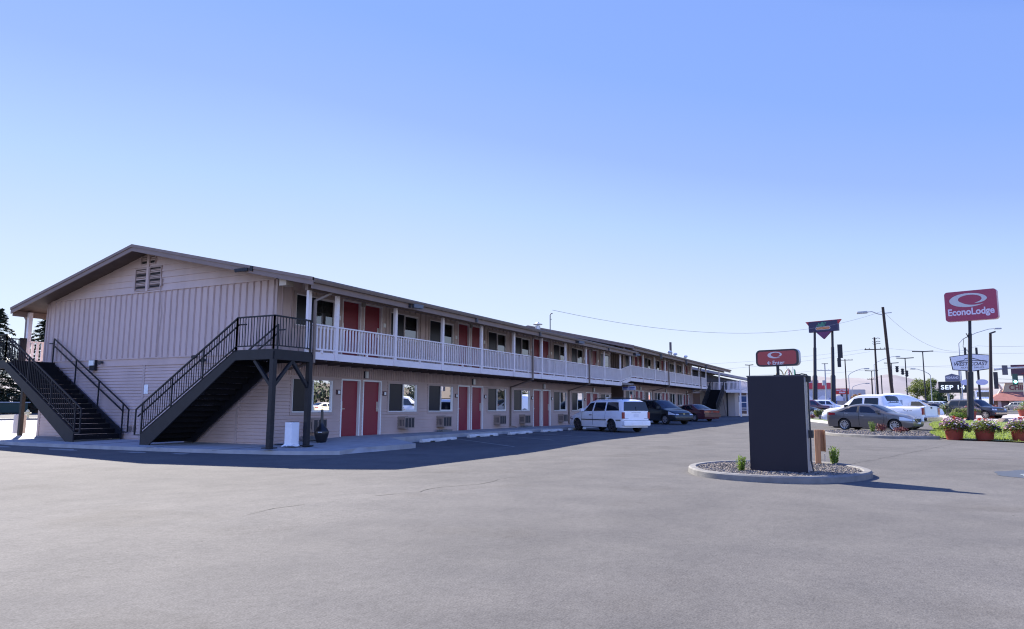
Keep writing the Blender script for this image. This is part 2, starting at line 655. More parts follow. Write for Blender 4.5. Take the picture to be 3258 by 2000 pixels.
# painted bay lines
lines = MB()
dirv = Vector((-0.56, -0.828))
for k in range(8):
    x0 = 24.85 + 3.42 * k * (1 if k < 1 else 1.0)
    y0 = 15.1
    L = 4.6
    pts = [(x0 + dirv.x * L * t / 8, y0 + dirv.y * L * t / 8) for t in range(9)]
    nx, ny = -dirv.y * 0.05, dirv.x * 0.05
    lines.grid([[(p[0] - nx, p[1] - ny, gz(*p) + 0.005), (p[0] + nx, p[1] + ny, gz(*p) + 0.005)] for p in pts])
for k in range(6):
    x0, y0 = 62 + 2.2 * k, 15.0
    pts = [(x0 + dirv.x * 4 * t / 4, y0 + dirv.y * 4 * t / 4) for t in range(5)]
    nx, ny = -dirv.y * 0.06, dirv.x * 0.06
    lines.grid([[(p[0] - nx, p[1] - ny, gz(*p) + 0.012), (p[0] + nx, p[1] + ny, gz(*p) + 0.012)] for p in pts])
PAINTW = mat('worn_bay_paint', (0.24, 0.24, 0.23), 0.8, var=0.4, scale=5, detail=10)
tag(lines.build('bay_marking', PAINTW), kind='structure')
old = MB()
for (cx, cy, sx, sy) in ((13.9, 26.6, 0.25, 0.75), (14.1, 23.2, 0.22, 0.7), (14.35, 20.2, 0.2, 0.55), (14.6, 18.4, 0.2, 0.35), (13.6, 29.2, 0.3, 0.6)):
    poly = [(cx + sx * math.cos(a) * (1 + 0.35 * math.sin(3 * a + cx)), cy + sy * math.sin(a) * (1 + 0.3 * math.cos(2 * a + cy))) for a in [i * 0.45 for i in range(14)]]
    old.add([(x, y, gz(x, y) + 0.006) for x, y in poly], [tuple(range(len(poly)))])
tag(old.build('worn_patch', mat('worn_patch_grey', (0.27, 0.27, 0.26), 0.85, var=0.3, scale=4)), kind='structure')


# cracks of the asphalt
def crack(mb, P, w=0.012, seed=0, dz=0.004):
    r = random.Random(seed)
    pts = []
    for i in range(len(P) - 1):
        a, b = P[i], P[i + 1]
        L = math.hypot(b[0] - a[0], b[1] - a[1])
        n = max(2, int(L / 0.18))
        for s in range(n):
            t = s / n
            pts.append((a[0] + (b[0] - a[0]) * t + r.uniform(-0.035, 0.035), a[1] + (b[1] - a[1]) * t + r.uniform(-0.035, 0.035)))
    pts.append(P[-1])
    rows = []
    for i, p in enumerate(pts):
        a, b = pts[max(0, i - 1)], pts[min(len(pts) - 1, i + 1)]
        d = Vector((b[0] - a[0], b[1] - a[1])).normalized()
        ww = w * r.uniform(0.35, 1.2)
        rows.append([(p[0] - d.y * ww, p[1] + d.x * ww, gz(*p) + dz), (p[0] + d.y * ww, p[1] - d.x * ww, gz(*p) + dz)])
    mb.grid(rows)


cr = MB()
crack(cr, CRACK_A, 0.011, 1)
crack(cr, CRACK_B, 0.008, 2)
crack(cr, CRACK_C, 0.012, 3)
crack(cr, CRACK_D, 0.01, 4)
tag(cr.build('asphalt_crack', mat('crack_dark', (0.055, 0.052, 0.048), 0.9)), kind='structure')
# the darker patch of newer asphalt and the puddle by the right edge
pd = MB()


def blob(cx, cy, a, b, rot, n=40, seed=0, dz=0.005):
    r = random.Random(seed)
    ph = [r.uniform(0, 6.28) for _ in range(4)]
    out = []
    for i in range(n):
        t = 2 * math.pi * i / n
        k = 1 + 0.16 * math.sin(2 * t + ph[0]) + 0.12 * math.sin(3 * t + ph[1]) + 0.06 * math.sin(7 * t + ph[2])
        x, y = a * k * math.cos(t), b * k * math.sin(t)
        X, Y = cx + x * math.cos(rot) - y * math.sin(rot), cy + x * math.sin(rot) + y * math.cos(rot)
        out.append((X, Y, gz(X, Y) + dz))
    return out


for nm, args, m_ in (('wet_rim', (17.05, -2.75, 1.25, 0.85, 0.2), mat('wet_asphalt', (0.05, 0.05, 0.05), 0.35)),
                     ('puddle', (16.9, -2.85, 0.75, 0.55, 0.25), mat('puddle_water', (0.02, 0.022, 0.025), 0.02, spec=1.0))):
    q = MB()
    p = blob(*args, seed=3, dz=0.004 if nm == 'wet_rim' else 0.008)
    q.add(p, [tuple(range(len(p)))])
    tag(q.build(nm, m_), kind='structure')

# ------------------------------------------------------------------ motel
AX = {'front': lambda y0: (lambda u, v, d: (u, y0 - d, v)), 'gable': lambda x0: (lambda u, v, d: (x0 - d, u, v))}


def wall(mb, fn, u0, u1, v0, v1, holes, style, pitch, reveal=0.1, top=None):
    """Clad wall with openings; style lap / batten / groove / flat. top(u) clips the strip heights (gable)."""
    us = sorted({u0, u1} | {h[0] for h in holes} | {h[1] for h in holes})
    us = [u for u in us if u0 - 1e-6 <= u <= u1 + 1e-6]
    vs = {v0, v1} | {h[2] for h in holes} | {h[3] for h in holes}
    if style == 'lap':
        n = int((v1 - v0) / pitch)
        vs |= {v0 + pitch * i for i in range(n + 1)}
        vs |= {v0 + pitch * i - 0.012 for i in range(1, n + 1)}
    vs = sorted(v for v in vs if v0 - 1e-6 <= v <= v1 + 1e-6)
    vs = [v for i, v in enumerate(vs) if i == 0 or v - vs[i - 1] > 1e-4]

    def off(v, upper):
        if style != 'lap':
            return 0.0
        t = ((v - v0) / pitch)
        fr = t - math.floor(t + 1e-6)
        if upper and fr < 1e-4:
            fr = 1.0
        return 0.02 * (1 - fr)
    for j in range(len(vs) - 1):
        a, b = vs[j], vs[j + 1]
        da, db = off(a, False), off(b, True)
        for i in range(len(us) - 1):
            p, q = us[i], us[i + 1]
            mu, mv = (p + q) / 2, (a + b) / 2
            if any(h[0] < mu < h[1] and h[2] < mv < h[3] for h in holes):
                continue
            if style == 'lap' and b - a < 0.0125 and abs((b - v0) / pitch - round((b - v0) / pitch)) < 0.02:
                # the shadow gap between two courses
                mb.add([fn(p, a, da), fn(q, a, da), fn(q, a, -0.02), fn(p, a, -0.02), fn(q, b, -0.02), fn(p, b, -0.02)], [(0, 1, 2, 3), (3, 2, 4, 5)])
                continue
            mb.add([fn(p, a, da), fn(q, a, da), fn(q, b, db), fn(p, b, db)], [(0, 1, 2, 3)])
            if style == 'lap' and da > 0.015:
                mb.add([fn(p, a, -0.02), fn(q, a, -0.02), fn(q, a, da), fn(p, a, da)], [(0, 1, 2, 3)])
    for h in holes:
        c = [(h[0], h[2]), (h[1], h[2]), (h[1], h[3]), (h[0], h[3])]
        for k in range(4):
            a, b = c[k], c[(k + 1) % 4]
            mb.add([fn(a[0], a[1], 0.0), fn(b[0], b[1], 0.0), fn(b[0], b[1], -reveal), fn(a[0], a[1], -reveal)], [(0, 1, 2, 3)])
    if style in ('batten', 'groove'):
        w, t, cw = (0.024, 0.036, 0.014) if style == 'batten' else (0.016, 0.018, 0.012)
        n = int((u1 - u0) / pitch)
        for i in range(n + 1):
            u = u0 + pitch * (i + 0.5)
            if u > u1 - 0.02:
                break
            segs = [(v0, v1)]
            for h in holes:
                if h[0] - 0.03 < u < h[1] + 0.03:
                    ns = []
                    for s in segs:
                        if h[2] > s[0]:
                            ns.append((s[0], min(s[1], h[2])))
                        if h[3] < s[1]:
                            ns.append((max(s[0], h[3]), s[1]))
                    segs = ns
            for s in segs:
                if s[1] - s[0] > 0.03:
                    # two slim ribs with a narrow channel between them
                    for ua, ub in ((u - w / 2 - cw, u - w / 2), (u + w / 2, u + w / 2 + cw * 1.6)):
                        pts = [fn(ua, s[0], 0.0), fn(ub, s[0], 0.0), fn(ub, s[1], 0.0), fn(ua, s[1], 0.0)]
                        pt2 = [fn(ua, s[0], t), fn(ub, s[0], t), fn(ub, s[1], t), fn(ua, s[1], t)]
                        mb.add(pts + pt2, [(4, 5, 6, 7), (0, 4, 7, 3), (1, 2, 6, 5), (0, 1, 5, 4), (3, 7, 6, 2)])


def rect_frame(mb, fn, u0, u1, v0, v1, w, d0, d1, bottom=True):
    def bx(a, b, c, e):
        P = [fn(a, c, d0), fn(b, c, d0), fn(b, e, d0), fn(a, e, d0), fn(a, c, d1), fn(b, c, d1), fn(b, e, d1), fn(a, e, d1)]
        mb.add(P, [(0, 3, 2, 1), (4, 5, 6, 7), (0, 1, 5, 4), (1, 2, 6, 5), (2, 3, 7, 6), (3, 0, 4, 7)])
    bx(u0, u0 + w, v0, v1)
    bx(u1 - w, u1, v0, v1)
    bx(u0 + w, u1 - w, v1 - w, v1)
    if bottom:
        bx(u0 + w, u1 - w, v0, v0 + w)


def pbox(mb, fn, u0, u1, v0, v1, d0, d1):
    P = [fn(u0, v0, d0), fn(u1, v0, d0), fn(u1, v1, d0), fn(u0, v1, d0), fn(u0, v0, d1), fn(u1, v0, d1), fn(u1, v1, d1), fn(u0, v1, d1)]
    mb.add(P, [(0, 3, 2, 1), (4, 5, 6, 7), (0, 1, 5, 4), (1, 2, 6, 5), (2, 3, 7, 6), (3, 0, 4, 7)])


def window(root, fn, u0, u1, v0, v1, upper, seed):
    r = random.Random(seed)
    f = MB()
    rect_frame(f, fn, u0, u1, v0, v1, 0.09, -0.1, 0.03)
    w = f.build('window', TRIMM, root)
    a0, a1, b0, b1 = u0 + 0.09, u1 - 0.09, v0 + 0.1, v1 - (0.02 if not upper else 0.09)
    f = MB()
    um = (a0 + a1) / 2
    rect_frame(f, fn, a0, a1, b0, b1, 0.035, -0.06, 0.015)
    rect_frame(f, fn, um - 0.02, a1 - 0.036, b0 + 0.036, b1 - 0.036, 0.04, -0.05, 0.02)
    f.build('sash', WHITEVINYL if not upper else CREAM, w)
    s = MB()
    pbox(s, fn, a0 + 0.034, um - 0.018, b0 + 0.034, b1 - 0.034, -0.035, -0.03)
    s.build('insect_screen', SCREEN, w)
    p = MB()
    p.add([fn(um + 0.018, b0 + 0.07, -0.02), fn(a1 - 0.07, b0 + 0.07, -0.02), fn(a1 - 0.07, b1 - 0.07, -0.02), fn(um + 0.018, b1 - 0.07, -0.02)], [(0, 1, 2, 3)])
    p.build('pane', GLASS, w)
    c = MB()
    n = 28
    vtop, vbot = b1 + 0.05, b0 - 0.05
    if upper:
        rows = []
        for i in range(n + 1):
            u = um + (a1 - um) * i / n
            dd = -0.2 + 0.025 * math.sin(i * 1.5 + seed)
            rows.append([fn(u, vbot, dd), fn(u, vtop, dd)])
    else:
        rows = []
        half = r.random() < 0.5
        for i in range(n + 1):
            u = um + (a1 - um) * i / n
            dd = -0.2 + 0.03 * math.sin(i * 1.35 + seed)
            rows.append([fn(u, vbot, dd), fn(u, vtop, dd)])
    c.grid(rows)
    k_ = r.random()
    c.build('curtain', CURTAIN if k_ < 0.5 else (mat('warm_grey_curtain', (0.2, 0.19, 0.165), 0.85, var=0.12, scale=4) if k_ < 0.8 else mat('dark_drape', (0.06, 0.065, 0.06), 0.85, var=0.15, scale=4)), w, smooth='full')
    if not upper and k_ > 0.35:
        bl = MB()
        q_ = b1 - (b1 - b0) * r.uniform(0.12, 0.3)
        pbox(bl, fn, um + 0.02, a1 - 0.04, q_, b1, -0.11, -0.1)
        bl.build('valance', mat('valance_olive', (0.07, 0.07, 0.05), 0.85), w)
    return w


def door(root, fn, u0, u1, v0, v1, handle_right, upper):
    f = MB()
    rect_frame(f, fn, u0, u1, v0, v1, 0.055, -0.14, 0.025, bottom=False)
    d = f.build('door', CREAM if upper else WHITE, root)
    s = MB()
    pbox(s, fn, u0 + 0.057, u1 - 0.057, v0 + 0.01, v1 - 0.057, -0.13, -0.085)
    s.build('door_leaf', REDDOOR, d)
    h = MB()
    hu = u1 - 0.14 if handle_right else u0 + 0.14
    pbox(h, fn, hu - 0.045, hu + 0.045, v0 + 0.92, v0 + 1.3, -0.085, -0.068)
    h.bar(fn(hu, v0 + 1.02, -0.06), fn(hu, v0 + 1.02, -0.02), 0.03, 0.03)
    h.bar(fn(hu - 0.015, v0 + 1.02, -0.025), fn(hu + (0.13 if not handle_right else -0.13), v0 + 1.02, -0.025), 0.022, 0.022)
    h.build('lock_plate', STEEL, d)
    return d


def ac_unit(root, fn, uc, v0):
    a = MB()
    pbox(a, fn, uc - 0.34, uc + 0.34, v0, v0 + 0.46, -0.05, 0.36)
    pbox(a, fn, uc - 0.37, uc + 0.37, v0 - 0.03, v0 + 0.5, -0.02, 0.03)
    rect_frame(a, fn, uc - 0.34, uc + 0.34, v0, v0 + 0.46, 0.025, 0.36, 0.375)
    for k in (1, 2):
        pbox(a, fn, uc - 0.34 + 0.68 * k / 3 - 0.012, uc - 0.34 + 0.68 * k / 3 + 0.012, v0 + 0.03, v0 + 0.43, 0.361, 0.374)
    o = a.build('air_conditioner', ACBODY, root)
    q = MB()
    for k in range(3):
        pbox(q, fn, uc - 0.315 + 0.2267 * k + 0.012, uc - 0.315 + 0.2267 * (k + 1) - 0.022, v0 + 0.04, v0 + 0.42, 0.361, 0.366)
    for k in range(4):
        x_ = 0.06 + k * 0.07
        q.add([fn(uc - 0.3415, v0 + 0.1, x_), fn(uc - 0.3415, v0 + 0.36, x_), fn(uc - 0.3415, v0 + 0.36, x_ + 0.03), fn(uc - 0.3415, v0 + 0.1, x_ + 0.03)], [(0, 1, 2, 3)])
    q.build('grille', ACGRILLE, o)


def plaque(root, fn, u, v, upper):
    a = MB()
    if not upper:
        pbox(a, fn, u - 0.12, u + 0.12, v - 0.09, v + 0.09, 0.0, 0.035)
        o = a.build('room_plaque', PLAQUE, root)
        b = MB()
        pbox(b, fn, u - 0.03, u + 0.09, v - 0.06, v + 0.06, 0.035, 0.04)
        b.build('number_plate', WHITE, o)
    else:
        pbox(a, fn, u - 0.07, u + 0.07, v - 0.08, v + 0.08, 0.0, 0.035)
        a.build('room_plaque', WHITE, root)


def wall_lamp(root, fn, u, v):
    a = MB()
    pbox(a, fn, u - 0.09, u + 0.09, v - 0.14, v + 0.14, 0.0, 0.05)
    o = a.build('wall_lamp', BLACKMETAL, root)
    b = MB()
    pbox(b, fn, u - 0.07, u + 0.07, v - 0.13, v + 0.13, 0.05, 0.13)
    b.build('lamp_glass', LAMPGLASS, o, bevel=0.01)


def rail_panel(root, p0, p1, zb0, zb1, zt0, zt1, name='railing', sp=0.16, bw=0.042, m=None, leg=True, z0a=None):
    """Balcony railing between two posts; slopes when the ends differ."""
    r = MB()
    L = math.hypot(p1[0] - p0[0], p1[1] - p0[1])

    def P(t, z):
        return (p0[0] + (p1[0] - p0[0]) * t, p0[1] + (p1[1] - p0[1]) * t, z)
    r.bar(P(0, zt0 - 0.02), P(1, zt1 - 0.02), 0.085, 0.045)
    r.bar(P(0, zb0 + 0.02), P(1, zb1 + 0.02), 0.05, 0.05)
    n = int(round(L / sp))
    for i in range(1, n):
        t = i / n
        zb, zt = zb0 + (zb1 - zb0) * t, zt0 + (zt1 - zt0) * t
        r.bar(P(t, zb + 0.02), P(t, zt - 0.03), bw, bw, up=(p1[0] - p0[0], p1[1] - p0[1], 0))
    if leg:
        r.bar(P(0.5, (zb0 + zb1) / 2 - 0.1), P(0.5, (zb0 + zb1) / 2 + 0.02), 0.07, 0.06, up=(1, 0, 0))
    return r.build(name, m or CREAM, root)


def pipe(root, pts, w=0.085, m=None, name='downspout'):
    p = MB()
    for a, b in zip(pts[:-1], pts[1:]):
        d = (Vector(b) - Vector(a)).normalized()
        p.bar(Vector(a) - d * 0.02, Vector(b) + d * 0.02, w, w * 0.75)
    return p.build(name, m or GUTTER, root)


def floodlight(root, p, dirx=1):
    a = MB()
    a.box(p[0] - 0.05, p[0] + 0.05, p[1] - 0.03, p[1] + 0.03, p[2] - 0.08, p[2] + 0.08)
    o = a.build('floodlight', DARKPOLE, root)
    b = MB()
    b.bar((p[0] + 0.1, p[1] - 0.1, p[2]), (p[0] + 0.42 * dirx, p[1] - 0.3, p[2] - 0.03), 0.2, 0.14)
    b.build('lamp_head', mat('grey_lamp', (0.09, 0.1, 0.12), 0.4), o)


def facade(root, fn, x0, x1, zl, zu, ybal, units, lo_top, soff, win_filter=None, ac_skip=()):
    """Both storeys of a room front. zl: walk level, zu: gallery floor; units: x of each door pair."""
    lo, up = [], []
    lw, uw, ld, ud = [], [], [], []
    for k, X in enumerate(units):
        for a, b, s in ((X - 2.58, X - 0.38, 'L'), (X + 2.82, X + 5.0, 'R')):
            if a > x0 + 0.1 and b < x1 - 0.1:
                lw.append((a, b, zl + 0.79, lo_top, s, k))
                uw.append((a, b, zu + 0.93, zu + 2.22, s, k))
        for a, b, hr in ((X, X + 1.1, False), (X + 1.26, X + 2.42, True)):
            if a > x0 and b < x1:
                ld.append((a, b, zl - 0.01, lo_top, hr))
                ud.append((a - 0.08, b - 0.08, zu + 0.08, zu + 2.26, hr))
    holes = [w[:4] for w in lw] + [d[:4] for d in ld]
    m1 = MB()
    wall(m1, fn, x0, x1, zl - 0.15, lo_top, holes, 'lap', 0.1175)
    m1.build('lower_wall', SIDING, root)
    m2 = MB()
    wall(m2, fn, x0, x1, lo_top, zu - 0.14, [], 'groove', 0.12)
    pbox(m2, fn, x0, x1, lo_top - 0.0, lo_top + 0.035, 0.0, 0.03)
    m2.build('grooved_band', SIDING, root)
    m3 = MB()
    wall(m3, fn, x0, x1, zu, soff, [w[:4] for w in uw] + [d[:4] for d in ud], 'batten', 0.41)
    m3.build('upper_wall', SIDING2, root)
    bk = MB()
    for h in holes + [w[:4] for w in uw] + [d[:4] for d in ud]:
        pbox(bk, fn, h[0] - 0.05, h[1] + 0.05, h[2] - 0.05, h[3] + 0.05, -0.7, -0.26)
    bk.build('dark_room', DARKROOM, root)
    for i, w in enumerate(lw):
        window(root, fn, *w[:4], False, i * 3 + int(x0))
        if (w[5], w[4]) not in ac_skip:
            ac_unit(root, fn, w[0] + (1.1 if w[4] == 'R' else 1.13), zl + 0.21)
    for i, w in enumerate(uw):
        window(root, fn, *w[:4], True, i * 5 + 1 + int(x0))
    for d in ld:
        door(root, fn, *d, False)
        plaque(root, fn, d[0] - 0.16 if not d[4] else d[1] + 0.2, zl + 1.62, False)
    for d in ud:
        door(root, fn, *d, True)
        plaque(root, fn, d[0] - 0.16 if not d[4] else d[1] + 0.16, zu + 1.52, True)
    for k, X in enumerate(units):
        if X + 1.18 < x1:
            wall_lamp(root, fn, X + 1.38, lo_top + 0.2)
            lb = MB()
            pbox(lb, fn, X + 1.0, X + 1.18, zu + 2.1, zu + 2.3, 0.0, 0.09)
            lb.build('gallery_lamp', mat('dull_lamp', (0.3, 0.26, 0.22), 0.5), root)


def roof_z(y, dz):
    return dz + (7.16 - 0.217 * (24.39 - y) if y < 24.39 else 7.16 - 0.256 * (y - 24.39))


def roof(root, xa, xb, ye, yw, dz):
    r = MB()
    poly = [(ye, roof_z(ye, dz)), (24.39, roof_z(24.39, dz)), (yw, roof_z(yw, dz)), (yw, roof_z(yw, dz) - 0.1), (24.39, roof_z(24.39, dz) - 0.1), (ye, roof_z(ye, dz) - 0.1)]
    r.prism(poly, lambda a, b, d: (d, a, b), xa, xb)
    ro = r.build('roof', ROOFM, root)
    s = MB()
    for (ya, yb) in ((ye + 0.05, 24.39), (24.39, yw - 0.05)):
        s.add([(xa + 0.02, ya, roof_z(ya, dz) - 0.105), (xb - 0.02, ya, roof_z(ya, dz) - 0.105), (xb - 0.02, yb, roof_z(yb, dz) - 0.105), (xa + 0.02, yb, roof_z(yb, dz) - 0.105)], [(0, 1, 2, 3)])
    s.build('soffit', SOFFIT, root)
    b = MB()
    for (ya, yb) in ((ye, 24.39), (24.39, yw)):
        for (o, h, t) in ((0.0, 0.245, 0.05), (-0.03, 0.09, 0.08)):
            pl = [(ya, roof_z(ya, dz) + 0.012), (yb, roof_z(yb, dz) + 0.012), (yb, roof_z(yb, dz) - h), (ya, roof_z(ya, dz) - h)]
            b.prism(pl, lambda a, q, d: (d, a, q), xa - 0.05 + o, xa - 0.003)
    b.build('barge_board', FASCIA, root)
    f = MB()
    ze = roof_z(ye, dz)
    f.box(xa, xb, ye + 0.06, ye + 0.1, ze - 0.34, ze - 0.1)
    f.build('fascia', FASCIA, root)
    f = MB()
    f.box(xa, xb, yw - 0.1, yw - 0.06, roof_z(yw, dz) - 0.34, roof_z(yw, dz) - 0.1)
    f.build('fascia', FASCIA, root)
    gt = MB()
    for yy, s_, z_ in ((ye, -1, ze), (yw, 1, roof_z(yw, dz))):
        prof = [(0.06, 0.0), (-0.06, 0.0), (-0.075, -0.02), (-0.06, -0.06), (-0.03, -0.12), (0.055, -0.125)]
        gt.prism([(yy - a * s_ * 1.0, z_ - 0.03 + q) for a, q in prof], lambda a, q, d: (d, a, q), xa, xb)
    gt.build('gutter', GUTTER, root)


# ---- near block
near = thing('motel_block', 'two-storey taupe motel block with a low gable and a black stair at each corner', 'motel', (17.6, 17.84, 0))
FN = AX['front'](17.84)
GN = AX['gable'](17.6)
UN = [20.93, 29.23, 37.53, 45.83]
facade(near, FN, 17.6, 51.0, 0.15, 3.0, 16.1, UN, 2.27, 5.62)
roof(near, 16.8, 50.38, 15.55, 31.9, 0.0)

gw = MB()
wall(gw, GN, 17.84, 30.8, -0.3, 2.73, [], 'lap', 0.1175)
gw.build('gable_lower_wall', SIDING, near)
gw = MB()
pbox(gw, GN, 17.84, 30.8, 2.73, 3.02, -0.05, 0.022)
pbox(gw, GN, 17.82, 30.82, 2.73, 2.765, 0.022, 0.045)
pbox(gw, GN, 17.82, 30.82, 2.985, 3.02, 0.022, 0.055)
gw.build('belt_board', SIDING, near)
gw = MB()
wall(gw, GN, 17.84, 30.8, 3.02, 5.51, [], 'batten', 0.3215)
gw.build('gable_batten_wall', SIDING2, near)
gw = MB()
pbox(gw, GN, 17.9, 30.75, 5.49, 5.53, -0.02, 0.05)
v = 5.53
while v < 7.0:
    v2 = min(v + 0.237, 7.05)
    ul = lambda z: 24.39 - (7.16 - 0.1 - z) / 0.217
    ur = lambda z: 24.39 + (7.16 - 0.1 - z) / 0.256
    a0, a1 = max(17.84, ul(v)), min(30.8, ur(v))
    b0, b1 = max(17.84, ul(v2)), min(30.8, ur(v2))
    gw.add([GN(a0, v, 0.028), GN(a1, v, 0.028), GN(b1, v2, 0.0), GN(b0, v2, 0.0), GN(a0, v, 0.0), GN(a1, v, 0.0)], [(0, 1, 2, 3), (4, 5, 1, 0)])
    v = v2
gw.build('gable_lap_wall', SIDING2, near)
for (ya_, yb_, za_, zb_) in ((17.84, 17.96, -0.3, 2.73), (24.33, 24.44, -0.2, 2.73), (19.4, 19.5, -0.2, 2.73), (30.66, 30.8, -0.3, 2.73), (17.84, 17.94, 3.02, 5.49), (30.7, 30.8, 3.02, 5.49)):
    tr = MB()
    pbox(tr, GN, ya_, yb_, za_, zb_, 0.0, 0.03)
    tr.build('corner_board', TRIMM, near)
tr = MB()
tr.box(17.57, 17.7, 17.81, 17.84, -0.3, 2.27)
tr.build('corner_board', TRIMM, near)
hb = MB()
hb.add([(17.6, 30.8, -0.3), (52, 30.8, -0.3), (52, 30.8, 5.5), (17.6, 30.8, 5.5)], [(0, 1, 2, 3)])
hb.add([(17.62, 17.9, 5.4), (51, 17.9, 5.4), (51, 30.8, 5.4), (17.62, 30.8, 5.4)], [(0, 1, 2, 3)])
hb.build('rear_wall', SIDING, near)
for (a, b, c, e) in ((24.57, 25.25, 5.56, 6.44), (23.75, 24.45, 5.56, 6.46), (24.57, 24.97, 6.57, 6.9), (24.12, 24.48, 6.57, 6.9)):
    f = MB()
    rect_frame(f, GN, a, b, c, e, 0.035, 0.0, 0.06)
    o = f.build('gable_vent', TRIMM, near)
    f = MB()
    pbox(f, GN, a + 0.03, b - 0.03, c + 0.03, e - 0.03, 0.001, 0.012)
    f.build('vent_backing', DARKROOM, o)
    f = MB()
    n = int((e - c - 0.07) / 0.058)
    for i in range(n):
        z = c + 0.045 + i * (e - c - 0.09) / max(1, n - 1)
        f.add([GN(a + 0.034, z - 0.013, 0.05), GN(b - 0.034, z - 0.013, 0.05), GN(b - 0.034, z + 0.013, 0.02), GN(a + 0.034, z + 0.013, 0.02)], [(0, 1, 2, 3)])
    f.build('louvres', mat('dim_louvre', (0.2, 0.15, 0.13), 0.7), o)
f = MB()
pbox(f, GN, 24.455, 24.565, 5.53, 7.0, 0.0, 0.075)
f.build('vent_post', SIDING2, near)
f = MB()
f.tube([GN(23.7, 5.95, 0.05), GN(23.7, 5.7, 0.05), GN(23.72, 5.5, 0.06), GN(23.62, 4.6, 0.03), GN(23.72, 3.6, 0.03), GN(23.66, 3.05, 0.05)], 0.012, 5)
pbox(f, GN, 23.66, 23.74, 5.68, 5.95, 0.03, 0.09)
f.build('cable', TRIMM, near)
f = MB()
pbox(f, GN, 27.14, 27.46, 2.6, 3.0, 0.06, 0.16)
o = f.build('wall_pack_lamp', BLACKMETAL, near)
f = MB()
pbox(f, GN, 27.16, 27.44, 2.78, 2.98, 0.16, 0.21)
f.build('lamp_glass', LAMPGLASS, o)
for yy, zz in ((26.85, 2.9), (21.6, 2.98), (21.15, 2.85)):
    f = MB()
    f.tube([GN(yy, zz, 0.02), GN(yy, zz, 0.12), GN(yy - 0.05, zz - 0.03, 0.2)], [0.05, 0.055, 0.075], 10)
    f.build('security_camera', mat('dark_grey_plastic', (0.06, 0.06, 0.065), 0.5), near)
f = MB()
pbox(f, GN, 24.08, 24.3, 1.68, 2.02, 0.02, 0.035)
f.build('notice', WHITE, near)
for yy in (25.7, 25.95, 24.95, 24.7):
    f = MB()
    pbox(f, GN, yy - 0.09, yy + 0.09, 0.28, 0.48, 0.0, 0.03)
    f.build('crawl_vent', mat('vent_tan', (0.2, 0.15, 0.13), 0.7), near)
# camera and gutter bits at the barge
f = MB()
f.bar((16.72, 18.35, 5.72), (16.5, 18.7, 5.66), 0.11, 0.1)
f.bar((16.74, 18.25, 5.75), (16.74, 18.12, 5.72), 0.08, 0.16)
f.build('security_camera', BLACKMETAL, near)
f = MB()
f.box(16.95, 17.3, 16.85, 17.15, 5.12, 5.36)
f.build('soffit_lamp', BRASSY, near)

# gallery of the near block
bal = MB()
bal.box(17.25, 51.2, 16.15, 17.84, 2.86, 3.0)
bal.build('gallery_floor', mat('gallery_deck', (0.25, 0.22, 0.2), 0.8, var=0.15, scale=3), near)
bal = MB()
bal.box(17.25, 48.2, 16.1, 16.145, 2.75, 2.99)
bal.build('gallery_fascia', CREAM, near)
bal = MB()
for i in range(50):
    x = 17.5 + 0.66 * i
    bal.box(x, x + 0.05, 16.15, 17.82, 2.71, 2.855)
bal.build('joists', SOFFIT, near)
bm_ = MB()
bm_.box(17.1, 50.4, 16.05, 16.17, 4.93, 5.22)
bm_.build('eave_beam', FASCIA, near)
PX = [18.56 + 3.27 * k for k in range(10)]
for k, x in enumerate([17.22] + PX):
    p = MB()
    p.box(x - 0.07, x + 0.07, 16.05, 16.15, 2.76 if k else 2.72, 4.94)
    p.build('post', CREAM, near)
xs = [17.22] + PX
for a, b in zip(xs[:-1], xs[1:]):
    rail_panel(near, (a + 0.07, 16.1), (b - 0.07, 16.1), 3.06, 3.06, 3.89, 3.89)
rail_panel(near, (PX[-1] + 0.05, 16.1), (51.9, 16.62), 3.06, 3.5, 3.89, 4.4, leg=False)
f = MB()
f.prism([(0, 2.75), (3.9, 3.2), (3.9, 3.48), (0, 2.99)], lambda a, b, d: (48.05 + a * 0.99, 16.1 + a * 0.135 + d, b), 0.0, 0.045)
f.build('ramp_fascia', CREAM, near)
pipe(near, [(17.95, 15.72, 5.1), (17.95, 15.72, 4.95), (17.42, 16.02, 4.62), (17.42, 16.0, 2.65), (18.2, 17.78, 2.5)], name='downspout')
for x in (33.6, 41.75):
    pipe(near, [(x, 15.62, 5.1), (x, 15.7, 4.9), (x, 15.99, 4.8), (x, 15.99, 2.68), (x + 1.0, 17.76, 2.32), (x + 1.0, 17.78, 0.25), (x + 1.15, 17.5, 0.18)])
for x in (22.0, 38.6, 49.5):
    floodlight(near, (x, 15.6, 5.02))
for x in (27.0, 33.6, 44.2):
    f = MB()
    f.box(x - 0.06, x + 0.06, 15.52, 15.64, 4.92, 5.2)
    f.build('gutter_strap', mat('dark_strap', (0.08, 0.075, 0.08), 0.6), near)
f = MB()
zr = roof_z(19.4, 0)
f.lathe([(0.16, -0.2), (0.16, 0.35), (0.15, 0.36)], (41.5, 19.4, zr), 16)
f.lathe([(0.3, 0.42), (0.3, 0.46), (0.12, 0.52), (0.02, 0.6)], (41.5, 19.4, zr), 16)
f.lathe([(0.05, 0.3), (0.05, 0.45)], (41.5, 19.4, zr), 8)
f.build('roof_vent', GALV, near)
f = MB()
f.tube([(25.5, 24.0, 7.0), (25.5, 24.0, 7.25)], 0.08, 10)
f.build('vent_pipe', GALV, near)
mx, my = 43.45, 19.4
f = MB()
zr = roof_z(my, 0)
f.tube([(mx, my, zr - 0.2), (mx, my, zr + 1.28), (mx + 0.03, my - 0.03, zr + 1.36), (mx + 0.14, my - 0.1, zr + 1.4)], 0.035, 8)
